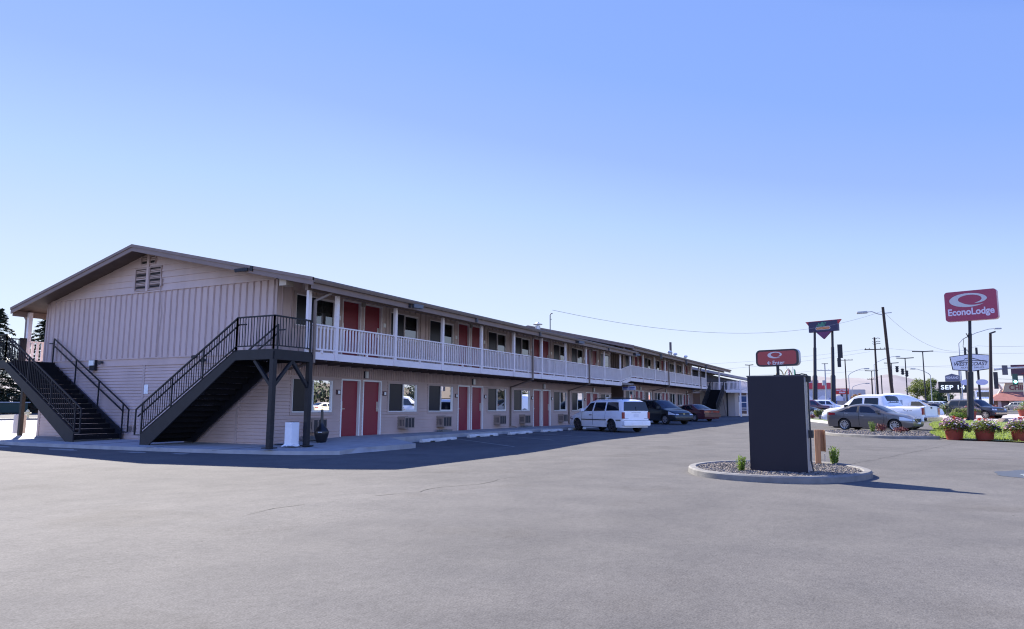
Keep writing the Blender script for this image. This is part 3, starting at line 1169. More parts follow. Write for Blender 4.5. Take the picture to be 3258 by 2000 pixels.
f.tube([(mx, my, zr + 1.0), (mx + 0.1, my - 0.08, zr + 1.0)], 0.02, 6)
f.build('service_mast', mat('mast_grey', (0.1, 0.1, 0.11), 0.5), near)

# far-side gallery glimpsed past the gable
f = MB()
f.box(17.3, 50, 30.8, 31.75, 2.86, 3.0)
f.box(17.3, 50, 31.75, 31.8, 2.75, 2.99)
f.build('rear_gallery', CREAM, near)
f = MB()
f.box(17.37, 17.52, 31.66, 31.8, 2.76, 5.1)
f.build('post', CREAM, near)
rr = MB()
rr.bar((17.5, 31.75, 3.88), (24, 31.75, 3.88), 0.09, 0.05)
rr.bar((17.5, 31.75, 3.08), (24, 31.75, 3.08), 0.05, 0.05)
for i in range(30):
    rr.bar((17.66 + 0.2 * i, 31.75, 3.08), (17.66 + 0.2 * i, 31.75, 3.87), 0.05, 0.1, up=(1, 0, 0))
rr.build('railing', CREAM, near)
pipe(near, [(17.35, 31.95, 4.95), (17.38, 31.85, 4.8), (17.4, 31.82, 2.6)])

# ---- stepped-up far wing
wing = thing('motel_wing', 'farther motel wing with a stepped-up roof and gallery beyond the ramped railing', 'motel', (51, 18.4, 0.5))
FW = AX['front'](18.4)
facade(wing, FW, 55.6, 79.5, 0.58, 3.49, 16.65, [58.6, 66.9, 75.2], 2.68, 6.05)
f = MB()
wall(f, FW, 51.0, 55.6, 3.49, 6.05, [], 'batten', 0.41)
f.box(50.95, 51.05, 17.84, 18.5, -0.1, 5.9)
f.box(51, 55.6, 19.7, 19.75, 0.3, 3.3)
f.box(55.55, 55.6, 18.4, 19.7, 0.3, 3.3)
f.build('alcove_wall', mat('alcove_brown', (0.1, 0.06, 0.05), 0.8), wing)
f = MB()
f.box(53.0, 54.0, 19.0, 19.68, 0.5, 2.2)
f.box(53.1, 53.9, 18.98, 19.0, 1.5, 2.1)
f.build('vending_machine', mat('vending_grey', (0.25, 0.27, 0.3), 0.4), wing)
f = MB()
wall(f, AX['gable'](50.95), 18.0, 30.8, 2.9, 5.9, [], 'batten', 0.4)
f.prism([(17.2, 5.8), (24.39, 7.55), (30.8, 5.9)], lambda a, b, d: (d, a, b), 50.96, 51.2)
f.build('step_gable_wall', mat('shaded_step_siding', (0.12, 0.095, 0.085), 0.7), wing)  # siding colour darkened to carry the shade on the step wall
roof(wing, 50.42, 88.4, 15.85, 32.2, 0.44)
f = MB()
f.box(51.0, 80.2, 16.7, 18.4, 3.35, 3.49)
f.build('gallery_floor', MATS['gallery_deck'], wing)
f = MB()
f.box(51.9, 80.2, 16.65, 16.695, 3.22, 3.47)
f.build('gallery_fascia', CREAM, wing)
f = MB()
for i in range(44):
    x = 52 + 0.64 * i
    f.box(x, x + 0.05, 16.7, 18.38, 3.2, 3.345)
f.build('joists', SOFFIT, wing)
f = MB()
f.box(50.6, 88.2, 16.6, 16.72, 5.42, 5.75)
f.build('eave_beam', FASCIA, wing)
PW = [51.97 + 3.27 * k for k in range(9)]
for x in PW:
    p = MB()
    p.box(x - 0.07, x + 0.07, 16.6, 16.7, 3.22, 5.43)
    p.build('post', CREAM, wing)
for a, b in zip(PW[:-1], PW[1:]):
    rail_panel(wing, (a + 0.07, 16.65), (b - 0.07, 16.65), 3.56, 3.56, 4.4, 4.4)
for x in (62.6, 75.2):
    pipe(wing, [(x, 15.95, 5.5), (x, 16.54, 5.3), (x, 16.54, 3.1), (x + 1.0, 18.3, 2.75), (x + 1.0, 18.33, 0.6)])
for x in (57.5, 66.0, 74.5):
    f = MB()
    f.box(x - 0.08, x + 0.08, 15.72, 15.86, 5.2, 5.6)
    f.build('gutter_strap', MATS['dark_strap'], wing)
for x, y_ in ((70.5, 18.5), (74.5, 19.5), (76.5, 19.5), (79.0, 19.0)):
    f = MB()
    zr = roof_z(y_, 0.44)
    f.lathe([(0.12, -0.2), (0.12, 0.3), (0.26, 0.36), (0.22, 0.5), (0.05, 0.56)], (x, y_, zr), 12)
    f.build('roof_vent', GALV, wing)
f = MB()
f.box(76.9, 77.1, 20, 20.2, 6.3, 8.3)
f.build('vent_stack', mat('stack_dark', (0.1, 0.08, 0.08), 0.7), wing)
# small hanging direction board under the gallery at the step
hs = thing('hanging_sign', 'small blue and white board hung under the gallery at the ramped step', 'sign', (50.6, 16.35, 2.66))
f = MB()
f.box(50.58, 50.62, 15.83, 16.83, 2.5, 2.8)
f.build('board', mat('pale_blue_board', (0.45, 0.48, 0.62), 0.5), hs)
f = MB()
for k, (a, b) in enumerate(((0.06, 0.42), (0.06, 0.36), (0.54, 0.94), (0.54, 0.86))):
    f.box(50.57, 50.579, 16.83 - b, 16.83 - a, 2.67 - 0.11 * (k % 2), 2.73 - 0.11 * (k % 2))
f.build('lettering', mat('blue_ink', (0.04, 0.06, 0.3), 0.5), hs)
f = MB()
f.tube([(50.6, 16.0, 2.8), (50.6, 16.0, 2.95)], 0.012, 6)
f.tube([(50.6, 16.7, 2.8), (50.6, 16.7, 2.95)], 0.012, 6)
f.build('hanger', BLACKMETAL, hs)
# ------------------------------------------------------------------ steel stairs
def stair(name, label, ya, yb, z0, z1, xo, xi, open_inner, land):
    """Straight flight along y from ya (bottom) to yb (top); xo outer, xi wall side; land = y of the landing's far end."""
    s = thing(name, label, 'staircase', ((xo + xi) / 2, ya, z0), group='black steel outside stairs')
    sg = 1 if yb > ya else -1
    run, rise = abs(yb - ya), z1 - 0.33 - z0
    for xx in (xo, xi):
        m = MB()
        poly = [(ya, z0), (ya, z0 + 0.36), (yb, z1), (yb, z1 - 0.31), (ya + sg * 0.42, z0)]
        m.prism(poly, lambda a, b, d: (d, a, b), xx - 0.022, xx + 0.022)
        # flange
        m.bar((xx, ya, z0 + 0.36), (xx, yb, z1), 0.07, 0.016, up=(0, 0, 1))
        m.build('stringer', BLACKMETAL, s)
    n = 16
    tr_, ri = MB(), MB()
    for i in range(n):
        t0 = (i + 0.25) / n
        y0 = ya + sg * (run * t0)
        zt = z0 + 0.06 + (z1 - z0 - 0.06) * (i + 1) / n
        h = (z1 - z0 - 0.06) / n
        tr_.box(xo + 0.025, xi - 0.025, min(y0, y0 + sg * 0.28), max(y0, y0 + sg * 0.28), zt - 0.045, zt)
        ri.box(xo + 0.025, xi - 0.025, min(y0, y0 + sg * 0.01), max(y0, y0 + sg * 0.01), zt - h + (0.012 if land > 20 else 0.0005), zt - 0.046)
    tr_.build('treads', DARKTREAD, s)
    ri.build('risers', DARKTREAD, s)
    y0, y1 = sorted((yb, land))
    l = MB()
    l.box(xo, xi, y0, y1, z1 - 0.06, z1)
    for a, b, c, e in ((xo - 0.02, xo + 0.03, y0, y1), (xi - 0.03, xi + 0.02, y0, y1)):
        l.box(a, b, c, e, z1 - 0.31, z1 - 0.061)
    l.box(xo + 0.031, xi - 0.031, land - 0.025, land + 0.025, z1 - 0.31, z1 - 0.061)
    l.build('landing', BLACKMETAL, s)

    def rail(p0, p1, hi, lo, sp, bal=True, w=0.045):
        m = MB()
        p0, p1 = Vector(p0), Vector(p1)
        U = Vector((0, 0, 1))
        m.bar(p0 + U * hi, p1 + U * hi, w, w)
        m.bar(p0 + U * lo, p1 + U * lo, 0.035, 0.035)
        if bal:
            k = int((p1 - p0).length / sp)
            for i in range(1, k):
                q = p0.lerp(p1, i / k)
                m.bar(q + U * lo, q + U * hi, 0.018, 0.018, up=(1, 0, 0))
        for q in (p0, p1):
            m.bar(q, q + U * hi, 0.045, 0.045, up=(1, 0, 0))
        return m
    sb, st_ = Vector((xo, ya, z0 + 0.37)), Vector((xo, yb, z1))
    m = rail(sb, st_, 0.98, 0.11, 0.125)
    for t in (0.33, 0.66):
        q = sb.lerp(st_, t)
        m.bar(q, q + Vector((0, 0, 0.98)), 0.04, 0.04, up=(1, 0, 0))
    # looped end at the foot and the lower grab rail
    e = sb + Vector((0, -sg * 0.32, 0.98 - 0.2))
    m.bar(sb + Vector((0, 0, 0.98)), e, 0.04, 0.04)
    m.bar(e, Vector((e.x, e.y, z0 + 0.32)), 0.04, 0.04, up=(1, 0, 0))
    m.bar(Vector((e.x, e.y, z0 + 0.32)), Vector((e.x, sb.y, z0 + 0.32)), 0.035, 0.035)
    m.bar(sb + Vector((0.07, -sg * 0.3, 0.55)), st_ + Vector((0.07, 0, 0.79)), 0.038, 0.038)
    m.bar(st_ + Vector((0.07, 0, 0.79)), st_ + Vector((0.07, sg * 0.32, 0.79)), 0.038, 0.038)
    m.build('guard_rail', BLACKMETAL, s)
    sb, st_ = Vector((xi, ya, z0 + 0.37)), Vector((xi, yb, z1))
    m = MB()
    U = Vector((0, 0, 1))
    for o in (0.98, 0.7):
        m.bar(sb + U * o, st_ + U * o, 0.042, 0.042)
    for t in (0.0, 0.33, 0.66, 1.0):
        q = sb.lerp(st_, t)
        m.bar(q, q + U * 0.98, 0.042, 0.042, up=(1, 0, 0))
    e = sb + Vector((0, -sg * 0.34, 0.76))
    m.bar(sb + U * 0.98, e, 0.04, 0.04)
    m.bar(e, Vector((e.x, e.y, z0 + 0.3)), 0.04, 0.04, up=(1, 0, 0))
    m.bar(Vector((e.x, e.y, z0 + 0.3)), Vector((e.x, sb.y, z0 + 0.3)), 0.035, 0.035)
    m.bar(st_ + U * 0.79, st_ + Vector((0, sg * 0.3, 0.79)), 0.038, 0.038)
    m.build('wall_rail', BLACKMETAL, s)
    m = rail((xo, yb, z1), (xo, land, z1), 1.0, 0.11, 0.115)
    m.build('landing_rail', BLACKMETAL, s)
    m = rail((xo, land, z1), (xi - 0.15, land, z1), 1.0, 0.11, 0.115)
    m.build('landing_rail', BLACKMETAL, s)
    return s


st1 = stair('steel_staircase', 'black steel stair rising to a landing on braced posts at the front gable corner', 21.75, 17.57, -0.03, 2.95, 15.72, 17.42, True, 16.02)
for (px, py, br) in ((15.78, 16.06, ((1, 0), (0, 1))), (17.3, 16.06, ((-1, 0),))):
    m = MB()
    m.box(px - 0.075, px + 0.075, py - 0.075, py + 0.075, 0.0, 2.64)
    m.box(px - 0.16, px + 0.16, py - 0.16, py + 0.16, 0.02, 0.05)
    m.build('post', BLACKMETAL, st1)
    for bx, by in br:
        m = MB()
        m.bar((px + bx * 0.05, py + by * 0.05, 1.85), (px + bx * 0.75, py + by * 0.75, 2.62), 0.09, 0.09, up=(by, bx, 0))
        m.build('brace', BLACKMETAL, st1)
st2 = stair('steel_staircase', 'black steel stair climbing towards the spruces at the back gable corner', 25.25, 29.9, -0.03, 2.95, 15.67, 17.45, True, 31.7)
m = MB()
m.box(15.62, 15.76, 31.6, 31.74, 0.0, 2.64)
m.build('post', BLACKMETAL, st2)
m = MB()
m.box(17.38, 17.52, 31.66, 31.8, 0.0, 2.74)
m.build('post', BLACKMETAL, st2)
m = MB()
m.box(17.05, 17.3, 31.55, 31.63, 2.97, 4.0)
m.build('rail_plate', BLACKMETAL, st2)

LOBC = mat('lobby_trim', (0.36, 0.32, 0.31), 0.6)
# far stair and the projecting gallery beyond it
fs = thing('steel_staircase', 'black steel stair with closed risers standing past the maroon sedan', 'staircase', (77.5, 16.0, 0.35), group='black steel outside stairs')
XA, XB, YA, YB, ZA, ZB = 75.6, 80.2, 15.15, 16.6, 0.33, 3.2
for yy in (YA, YB):
    m = MB()
    m.prism([(XA, ZA), (XA, ZA + 0.36), (XB, ZB), (XB, ZB - 0.3), (XA + 0.4, ZA)], lambda a, b, d: (a, d, b), yy - 0.025, yy + 0.025)
    m.build('stringer', BLACKMETAL, fs)
    m = MB()
    for o in (0.98, 0.3):
        m.bar((XA, yy, ZA + 0.36 + o), (XB, yy, ZB + o), 0.05, 0.05)
    for i in range(37):
        t = i / 36
        q = Vector((XA + (XB - XA) * t, yy, ZA + 0.36 + (ZB - ZA - 0.36) * t))
        m.bar(q, q + Vector((0, 0, 0.98)), 0.03, 0.03, up=(1, 0, 0))
    m.bar((XB, yy, ZB + 0.98), (XB + 1.0, yy, ZB + 0.98), 0.05, 0.05)
    m.bar((XB + 1.0, yy, ZB), (XB + 1.0, yy, ZB + 0.98), 0.05, 0.05, up=(1, 0, 0))
    m.build('guard_rail', BLACKMETAL, fs)
m = MB()
for i in range(16):
    t = i / 16
    x = XA + (XB - XA) * t
    z = ZA + (ZB - ZA) * (i + 1) / 16
    m.box(x, x + 0.3, YA + 0.03, YB - 0.03, z - 0.04, z)
    m.box(x, x + 0.02, YA + 0.03, YB - 0.03, z - 0.19, z - 0.041)
m.build('treads', DARKTREAD, fs)
m = MB()
m.box(81.15, 81.3, 15.0, 15.15, 0.3, 3.1)
m.build('post', BLACKMETAL, fs)

walkway = thing('link_gallery', 'pale railed gallery projecting from the far motel wing towards the lobby', 'gallery', (83, 15, 0.4))
m = MB()
m.box(80.3, 84.6, 13.4, 18.4, 3.05, 3.2)
m.box(80.25, 80.3, 13.4, 15.0, 2.9, 3.18)
m.box(80.3, 84.6, 13.35, 13.4, 2.9, 3.18)
m.build('gallery_floor', CREAM, walkway)
rail_panel(walkway, (80.3, 14.9), (80.3, 13.45), 3.25, 3.25, 4.15, 4.15, sp=0.14)
rail_panel(walkway, (80.4, 13.4), (84.5, 13.4), 3.25, 3.25, 4.15, 4.15, sp=0.14)
rail_panel(walkway, (84.55, 13.4), (84.55, 18.3), 3.25, 3.25, 4.15, 4.15, sp=0.14)
for x, y in ((80.35, 13.5), (84.5, 13.5), (83.0, 16.2)):
    m = MB()
    m.box(x - 0.07, x + 0.07, y - 0.07, y + 0.07, 0.3, 4.2 if y < 14 else 5.4)
    m.build('post', CREAM, walkway)
m = MB()
m.box(82.0, 84.4, 14.4, 18.2, 0.35, 3.0)
m.build('store_wall', LOBC, walkway)
m = MB()
m.box(80.35, 80.37, 13.5, 14.5, 2.85, 3.2)
m.build('board', WHITE, walkway)
m = MB()
m.bar((81, 15.6, 3.0), (81, 15.2, 0.4), 0.09, 0.07)
m.build('downspout', GUTTER, walkway)

# lobby beyond
lob = thing('lobby_building', 'low lobby with a dark shallow roof and tall white-framed windows beyond the motel', 'lobby', (92, 16, 0.5))
m = MB()
m.prism([(13.3, 4.6), (24, 7.0), (34, 4.9), (34, 4.6), (24, 6.6), (13.3, 4.35)], lambda a, b, d: (d, a, b), 90.6, 120)
m.build('roof', ROOFM, lob)
m = MB()
for (ya, za, yb_, zb_) in ((13.3, 4.62, 24, 7.02),):
    m.prism([(ya, za), (yb_, zb_), (yb_, zb_ - 0.3), (ya, za - 0.3)], lambda a, b, d: (d, a, b), 90.5, 90.6)
m.build('barge_board', LOBC, lob)
m = MB()
m.box(91.5, 119, 14.4, 33, 3.35, 4.3)
m.prism([(14.4, 4.3), (33, 4.3), (24, 6.5)], lambda a, b, d: (d, a, b), 91.5, 91.7)
m.build('upper_wall', mat('slate_siding', (0.09, 0.095, 0.12), 0.7), lob)
m = MB()
m.box(91.2, 119, 14.1, 33, 3.05, 3.35)
m.build('canopy_board', LOBC, lob)
m = MB()
m.box(91.5, 119, 14.4, 33, 0.45, 3.05)
m.build('lower_wall', mat('lobby_brown', (0.16, 0.1, 0.085), 0.7), lob)
for i in range(3):
    y = 14.5 + i * 0.95
    f = MB()
    rect_frame(f, AX['gable'](91.48), y, y + 0.85, 0.95, 2.75, 0.07, 0, 0.04)
    o = f.build('window', WHITEVINYL, lob)
    f = MB()
    pbox(f, AX['gable'](91.48), y + 0.07, y + 0.78, 1.02, 2.68, 0.002, 0.01)
    f.build('pane', mat('blue_glass', (0.06, 0.1, 0.2), 0.1, spec=0.8), o)
m = MB()
for x, y in ((89.5, 15.2), (89.5, 13.4)):
    m.box(x - 0.06, x + 0.06, y - 0.06, y + 0.06, 0.5, 1.95)
m.bar((89.5, 15.2, 1.92), (89.5, 13.4, 1.92), 0.08, 0.08)
m.bar((89.5, 15.2, 1.25), (89.5, 13.4, 1.25), 0.06, 0.06)
wr = thing('entry_rail', 'white pipe rail in front of the lobby windows', 'rail', (89.5, 14.3, 0.5))
m.build('rail', WHITE, wr)
lk = MB()
kerb(lk, [(86, 16.0), (86.0, 14.0), (86.0, 9.5), (88, 5.5)], 0.2, 0.2)
tag(lk.build('lobby_kerb', mat('bright_kerb', (0.6, 0.6, 0.58), 0.8)), kind='structure')

# ------------------------------------------------------------------ things on the walk
wb = thing('litter_bin', 'slim white square bin between the two landing posts on the front walk', 'bin', (16.95, 16.33, 0.02))
m = MB()
m.box(-0.17, 0.17, -0.14, 0.14, 0.04, 0.74)
o = m.build('body', mat('white_bin', (0.78, 0.79, 0.82), 0.5, var=0.05, scale=4), wb, world=False, bevel=0.012)
m = MB()
m.box(-0.155, 0.155, -0.125, 0.125, 0.74, 0.755)
m.build('liner', BLACKMETAL, wb, world=False)
m = MB()
r = random.Random(5)
ring = []
for i in range(28):
    t = 2 * math.pi * i / 28
    k = r.uniform(0.9, 1.15)
    ring.append((0.26 * k * max(-0.85, min(0.85, 1.3 * math.cos(t))), 0.22 * k * max(-0.85, min(0.85, 1.3 * math.sin(t))), r.uniform(0.0, 0.04)))
m.add(ring + [(p[0] * 0.72, p[1] * 0.72, 0.07) for p in ring], [(i, (i + 1) % 28, 28 + (i + 1) % 28, 28 + i) for i in range(28)])
m.build('base', WHITE, wb, world=False)

urn = thing('smoking_urn', 'black bulbous cigarette urn with a tall narrow neck', 'ash urn', (18.75, 16.75, 0.06))
m = MB()
m.lathe([(0.15, 0), (0.17, 0.03), (0.235, 0.26), (0.245, 0.33), (0.235, 0.37)], n=24)
m.build('bowl', mat('black_plastic', (0.012, 0.012, 0.014), 0.35), urn, world=False, smooth=True)
m = MB()
m.lathe([(0.235, 0.371), (0.18, 0.46), (0.09, 0.55), (0.055, 0.66), (0.045, 0.9), (0.04, 1.05), (0.03, 1.09)], n=24)
m.build('neck', mat('black_plastic', (0.012, 0.012, 0.014), 0.35), urn, world=False, smooth=True)
m = MB()
for i in range(6):
    a = R(196 + i * 5.2)
    a2 = a + R(3.6 if i != 1 else 1.5)
    m.add([(0.248 * math.cos(q), 0.248 * math.sin(q), z) for q, z in ((a, 0.325), (a2, 0.325), (a2, 0.352), (a, 0.352))], [(0, 1, 2, 3)])
m.build('lettering', WHITE, urn, world=False)

for x_, y_, lab in ((19.2, 17.5, 'pale splash block on the walk behind the black urn'), (27.6, 17.5, 'pale splash block under the air conditioner before the second pair of red doors'), (36.0, 17.5, 'pale splash block beside the third pair of ground-floor red doors')):
    o = thing('splash_block', lab, 'splash block', (x_, y_, 0.16), group='concrete splash blocks')
    m = MB()
    m.box(-0.4, 0.4, -0.16, 0.16, -0.06, 0.03)
    m.box(-0.4, 0.4, -0.16, -0.12, 0.03, 0.08)
    m.box(-0.4, 0.4, 0.12, 0.16, 0.03, 0.08)
    m.build('trough', KERB, o, world=False)

# wheel stops
def wheel_stop_mesh():
    m = MB()
    prof = [(-0.09, 0.0), (-0.085, 0.06), (-0.05, 0.125), (0.05, 0.125), (0.085, 0.06), (0.09, 0.0)]
    rows = []
    xs_ = [-1.2, -1.17, -0.72, -0.7, -0.42, -0.4, 0.4, 0.42, 0.7, 0.72, 1.17, 1.2]
    for x in xs_:
        lift = 0.045 if 0.41 < abs(x) < 0.71 else 0.0
        end = 0.9 if abs(x) > 1.19 else 1.0
        rows.append([(x, a * end, max(b * end, lift)) for a, b in prof])
    m.grid(rows)
    m.add(rows[0], [tuple(range(6))])
    m.add(rows[-1], [tuple(reversed(range(6)))])
    return m


stops = [(23.7, 15.28, 'pale concrete wheel stop nearest the concrete corner of the walk'), (27.2, 15.3, 'pale concrete wheel stop before the second pair of red doors'),
         (30.8, 15.3, 'pale concrete wheel stop third from the corner of the walk'), (34.6, 15.35, 'pale concrete wheel stop just short of the nose of the white minivan'),
         (38.2, 15.4, 'pale concrete wheel stop partly hidden behind the front wheel of the white minivan')]
ws0 = None
for i, (x, y, lab) in enumerate(stops):
    if ws0 is None:
        ws0 = wheel_stop_mesh().build('wheel_stop', mat('pale_wheel_stop', (0.52, 0.52, 0.5), 0.8, var=0.2, scale=4, bump=0.1, bscale=40), None)
        o = ws0
    else:
        o = ws0.copy()
        scene.collection.objects.link(o)
    o.location = (x, y, gz(x, y) - 0.005)
    o.rotation_euler = (0, 0, rnd.uniform(-0.03, 0.03))
    tag(o, lab, 'wheel stop', 'wheel stops along the walk')
# ------------------------------------------------------------------ vehicles
def paint(name, col, coat=0.6, metal=0.0, rough=0.35):
    return mat(name, col, rough, metal=metal, coat=coat, var=0.05, scale=1.5)


CARGLASS = mat('car_glass', (0.01, 0.013, 0.02), 0.04, spec=0.6)
TYRE = mat('tyre_rubber', (0.014, 0.014, 0.015), 0.75)
RIM = mat('alloy_rim', (0.55, 0.55, 0.56), 0.3, metal=0.8)
DARKRIM = mat('dark_rim', (0.06, 0.055, 0.06), 0.5, metal=0.3)
REDLENS = mat('red_lens', (0.22, 0.01, 0.018), 0.15, coat=0.6)
CLEARLENS = mat('clear_lens', (0.6, 0.63, 0.66), 0.1, coat=0.8)
BLACKPL = mat('black_trim', (0.015, 0.015, 0.017), 0.5)
CHROME = mat('chrome', (0.75, 0.75, 0.77), 0.12, metal=1.0)
PLATE = mat('plate_white', (0.7, 0.7, 0.72), 0.4)
SEAM = mat('panel_seam', (0.012, 0.012, 0.014), 0.6)


def lerp_tab(tab, x):
    if x <= tab[0][0]:
        return tab[0][1]
    for (a, p), (b, q) in zip(tab[:-1], tab[1:]):
        if x <= b:
            t = (x - a) / (b - a)
            return p + (q - p) * t
    return tab[-1][1]


def smooth_tab(tab, k=0.12):
    """Softened version of a piecewise-linear table (three-tap average)."""
    def f(x):
        return (lerp_tab(tab, x - k) + 2 * lerp_tab(tab, x) + lerp_tab(tab, x + k)) / 4
    return f


class Car:
    """x runs from the nose (0) to the tail (L); y to the driver's left is +; built centred on the wheelbase middle, heading +X after flip."""

    def __init__(s, sp):
        s.sp = sp
        s.L, s.W = sp['L'], sp['W']
        s.top = smooth_tab(sp['top'], sp.get('soft', 0.09))
        s.belt = smooth_tab(sp['belt'], 0.1)
        s.tum = sp.get('tumble', 0.2)
        s.zs = sp.get('sill', 0.24)
        s.wx = sp['wheels']
        s.wr = sp['wr']
        s.rk = sp.get('rear_rake', 0.12)
        s.fk = sp.get('front_rake', 0.05)
        s.mid = (s.wx[0] + s.wx[1]) / 2
        s.plan_f = sp.get('plan_f', 0.16)
        s.plan_r = sp.get('plan_r', 0.07)

    def hw(s, x):
        h = s.W / 2
        f = min(1.0, x / 0.9)
        r = min(1.0, (s.L - x) / 0.6)
        return h * (1 - s.plan_f * (1 - f) ** 2.2) * (1 - s.plan_r * (1 - r) ** 2.2)

    def zb(s, x, arch=True):
        z = s.zs
        z += max(0, 0.06 * (1 - x / 0.35)) if x < 0.35 else 0
        if arch:
            for w in s.wx:
                R_ = s.wr + s.sp.get('archgap', 0.06)
                d = abs(x - w)
                if d < R_:
                    z = max(z, s.wr + math.sqrt(R_ * R_ - d * d) * 0.98)
        return z

    def beltz(s, x):
        return min(s.belt(x), s.top(x) - 0.04)

    def warp(s, x, z):
        # rake of the tail and nose
        k = 0.0
        if x > s.L - 1.2:
            t = (x - (s.L - 1.2)) / 1.2
            zr = s.beltz(s.L)
            k -= t * s.rk * max(0.0, (z - zr)) * 2.0
            k -= t * 0.10 * max(0.0, (0.42 - z)) * 2
        if x < 0.5:
            t = 1 - x / 0.5
            k += t * s.fk * ((z - 0.45) / 0.3) ** 2
        return k

    def side(s, x, t, o=0.0):
        """Point on the driver's-left side: t 0..1 sill to belt, 1..2 belt to roof edge."""
        zb, be, tp = s.zb(x), s.beltz(x), s.top(x)
        h = s.hw(x)
        ge = min(1.0, max(0.0, (tp - be - 0.05) / 0.35))
        if t <= 1:
            z = zb + (be - zb) * t
            zt = (z - s.zs) / max(0.05, be - s.zs)
            k = 0.955 + 0.045 * math.sin(min(1, max(0, zt) * 1.25) * math.pi / 2) - 0.05 * max(0, zt - 0.62) / 0.38
            y = h * k
        else:
            q = t - 1
            cr = 0.06 + 0.03 * ge
            z = be + (tp - cr - be) * q
            y = h * (0.95 - s.tum * ge * q ** 1.15 - 0.01 * q)
        return Vector((x + s.warp(x, z), y + o, z))

    def roofp(s, x, u, o=0.0):
        """u from 0 (roof edge, +y) to 1 (centre) to 2 (other edge)."""
        e = s.side(x, 2)
        tp = s.top(x)
        v = abs(1 - u)
        sg = 1 if u <= 1 else -1
        y = e.y * (v if v < 0.9 else v)
        z = tp - (tp - e.z) * (v ** 3.2)
        z += o
        return Vector((x + s.warp(x, z), sg * y, z))

    def stations(s):
        xs = [0.0, 0.02, 0.06, 0.12]
        x = 0.2
        while x < s.L - 0.16:
            xs.append(x)
            x += 0.085
        xs += [s.L - 0.12, s.L - 0.06, s.L - 0.02, s.L]
        for w in s.wx:
            R_ = s.wr + s.sp.get('archgap', 0.06)
            xs += [w + R_ * math.cos(a) for a in [i * math.pi / 14 for i in range(15)]]
            xs += [w - R_ * 1.001, w + R_ * 1.001]
        return sorted(xs)

    def body(s):
        m = MB()
        T = [0, 0.12, 0.3, 0.5, 0.66, 0.82, 1.0, 1.25, 1.5, 1.75, 2.0]
        U = [0.08, 0.2, 0.4, 0.7, 1.0]
        rows = []
        for x in s.stations():
            e0 = 0.0
            for d, c in ((x, 1), (s.L - x, 1)):
                if d < 0.12:
                    e0 = max(e0, 0.05 * (1 - d / 0.12) ** 2)
            half = [s.side(x, t) for t in T] + [s.roofp(x, u) for u in U]
            half = [Vector((p.x, p.y * (1 - e0 * 1.2), p.z)) for p in half]
            full = half + [Vector((p.x, -p.y, p.z)) for p in reversed(half[:-1])]
            rows.append(full)
        m.grid(rows)
        for r_ in (rows[0], rows[-1]):
            n = len(r_)
            h = n // 2
            # close the end with horizontal strips
            vs = list(r_)
            fs = [(i, i + 1, n - 2 - i, n - 1 - i) for i in range(h - 1)] + [(h - 1, h, h + 1)]
            m.add(vs, fs)
        # under floor
        m.add([(0.3, -s.W * 0.45, s.zs + 0.05), (s.L - 0.3, -s.W * 0.45, s.zs + 0.05), (s.L - 0.3, s.W * 0.45, s.zs + 0.05), (0.3, s.W * 0.45, s.zs + 0.05)], [(0, 1, 2, 3)])
        return m

    def flip(s, p):
        return (s.mid - p[0], -p[1], p[2])

    def finish(s, m):
        m.v = [s.flip(p) for p in m.v]
        return m

    def patch_side(s, m, xa0, xb0, t0, xa1, xb1, t1, sg, o=0.006, nx=7, nt=4):
        rows = []
        for j in range(nt + 1):
            q = j / nt
            t = t0 + (t1 - t0) * q
            a, b = xa0 + (xa1 - xa0) * q, xb0 + (xb1 - xb0) * q
            row = []
            for i in range(nx + 1):
                p = s.side(a + (b - a) * i / nx, t, o)
                row.append(Vector((p.x, p.y * sg, p.z + (0.003 if t > 1 else 0))))
            rows.append(row)
        m.grid(rows)

    def patch_top(s, m, x0, x1, u0, u1, o=0.008, nx=8, nu=8, taper=0.0):
        rows = []
        for i in range(nx + 1):
            q = i / nx
            x = x0 + (x1 - x0) * q
            row = []
            for k in range(nu + 1):
                u = u0 + (u1 - u0) * k / nu
                row.append(s.roofp(x, u, o))
            rows.append(row)
        m.grid(rows)

    def rear_x(s, z):
        return s.L + s.warp(s.L, z)

    def patch_rear(s, m, y0, y1, z0, z1, o=0.012, ytop=None, n=4):
        rows = []
        for j in range(n + 1):
            q = j / n
            z = z0 + (z1 - z0) * q
            k = 1 if ytop is None else 1 + (ytop - 1) * q
            rows.append([(s.rear_x(z) + o, (y0 + (y1 - y0) * i / 4) * k, z) for i in range(5)])
        m.grid(rows)

    def rear_box(s, m, y0, y1, z0, z1, d=0.04):
        zm = (z0 + z1) / 2
        x = s.rear_x(zm)
        m.box(x - 0.05, x + d, y0, y1, z0, z1)

    def front_x(s, z):
        return s.warp(0.0, z)


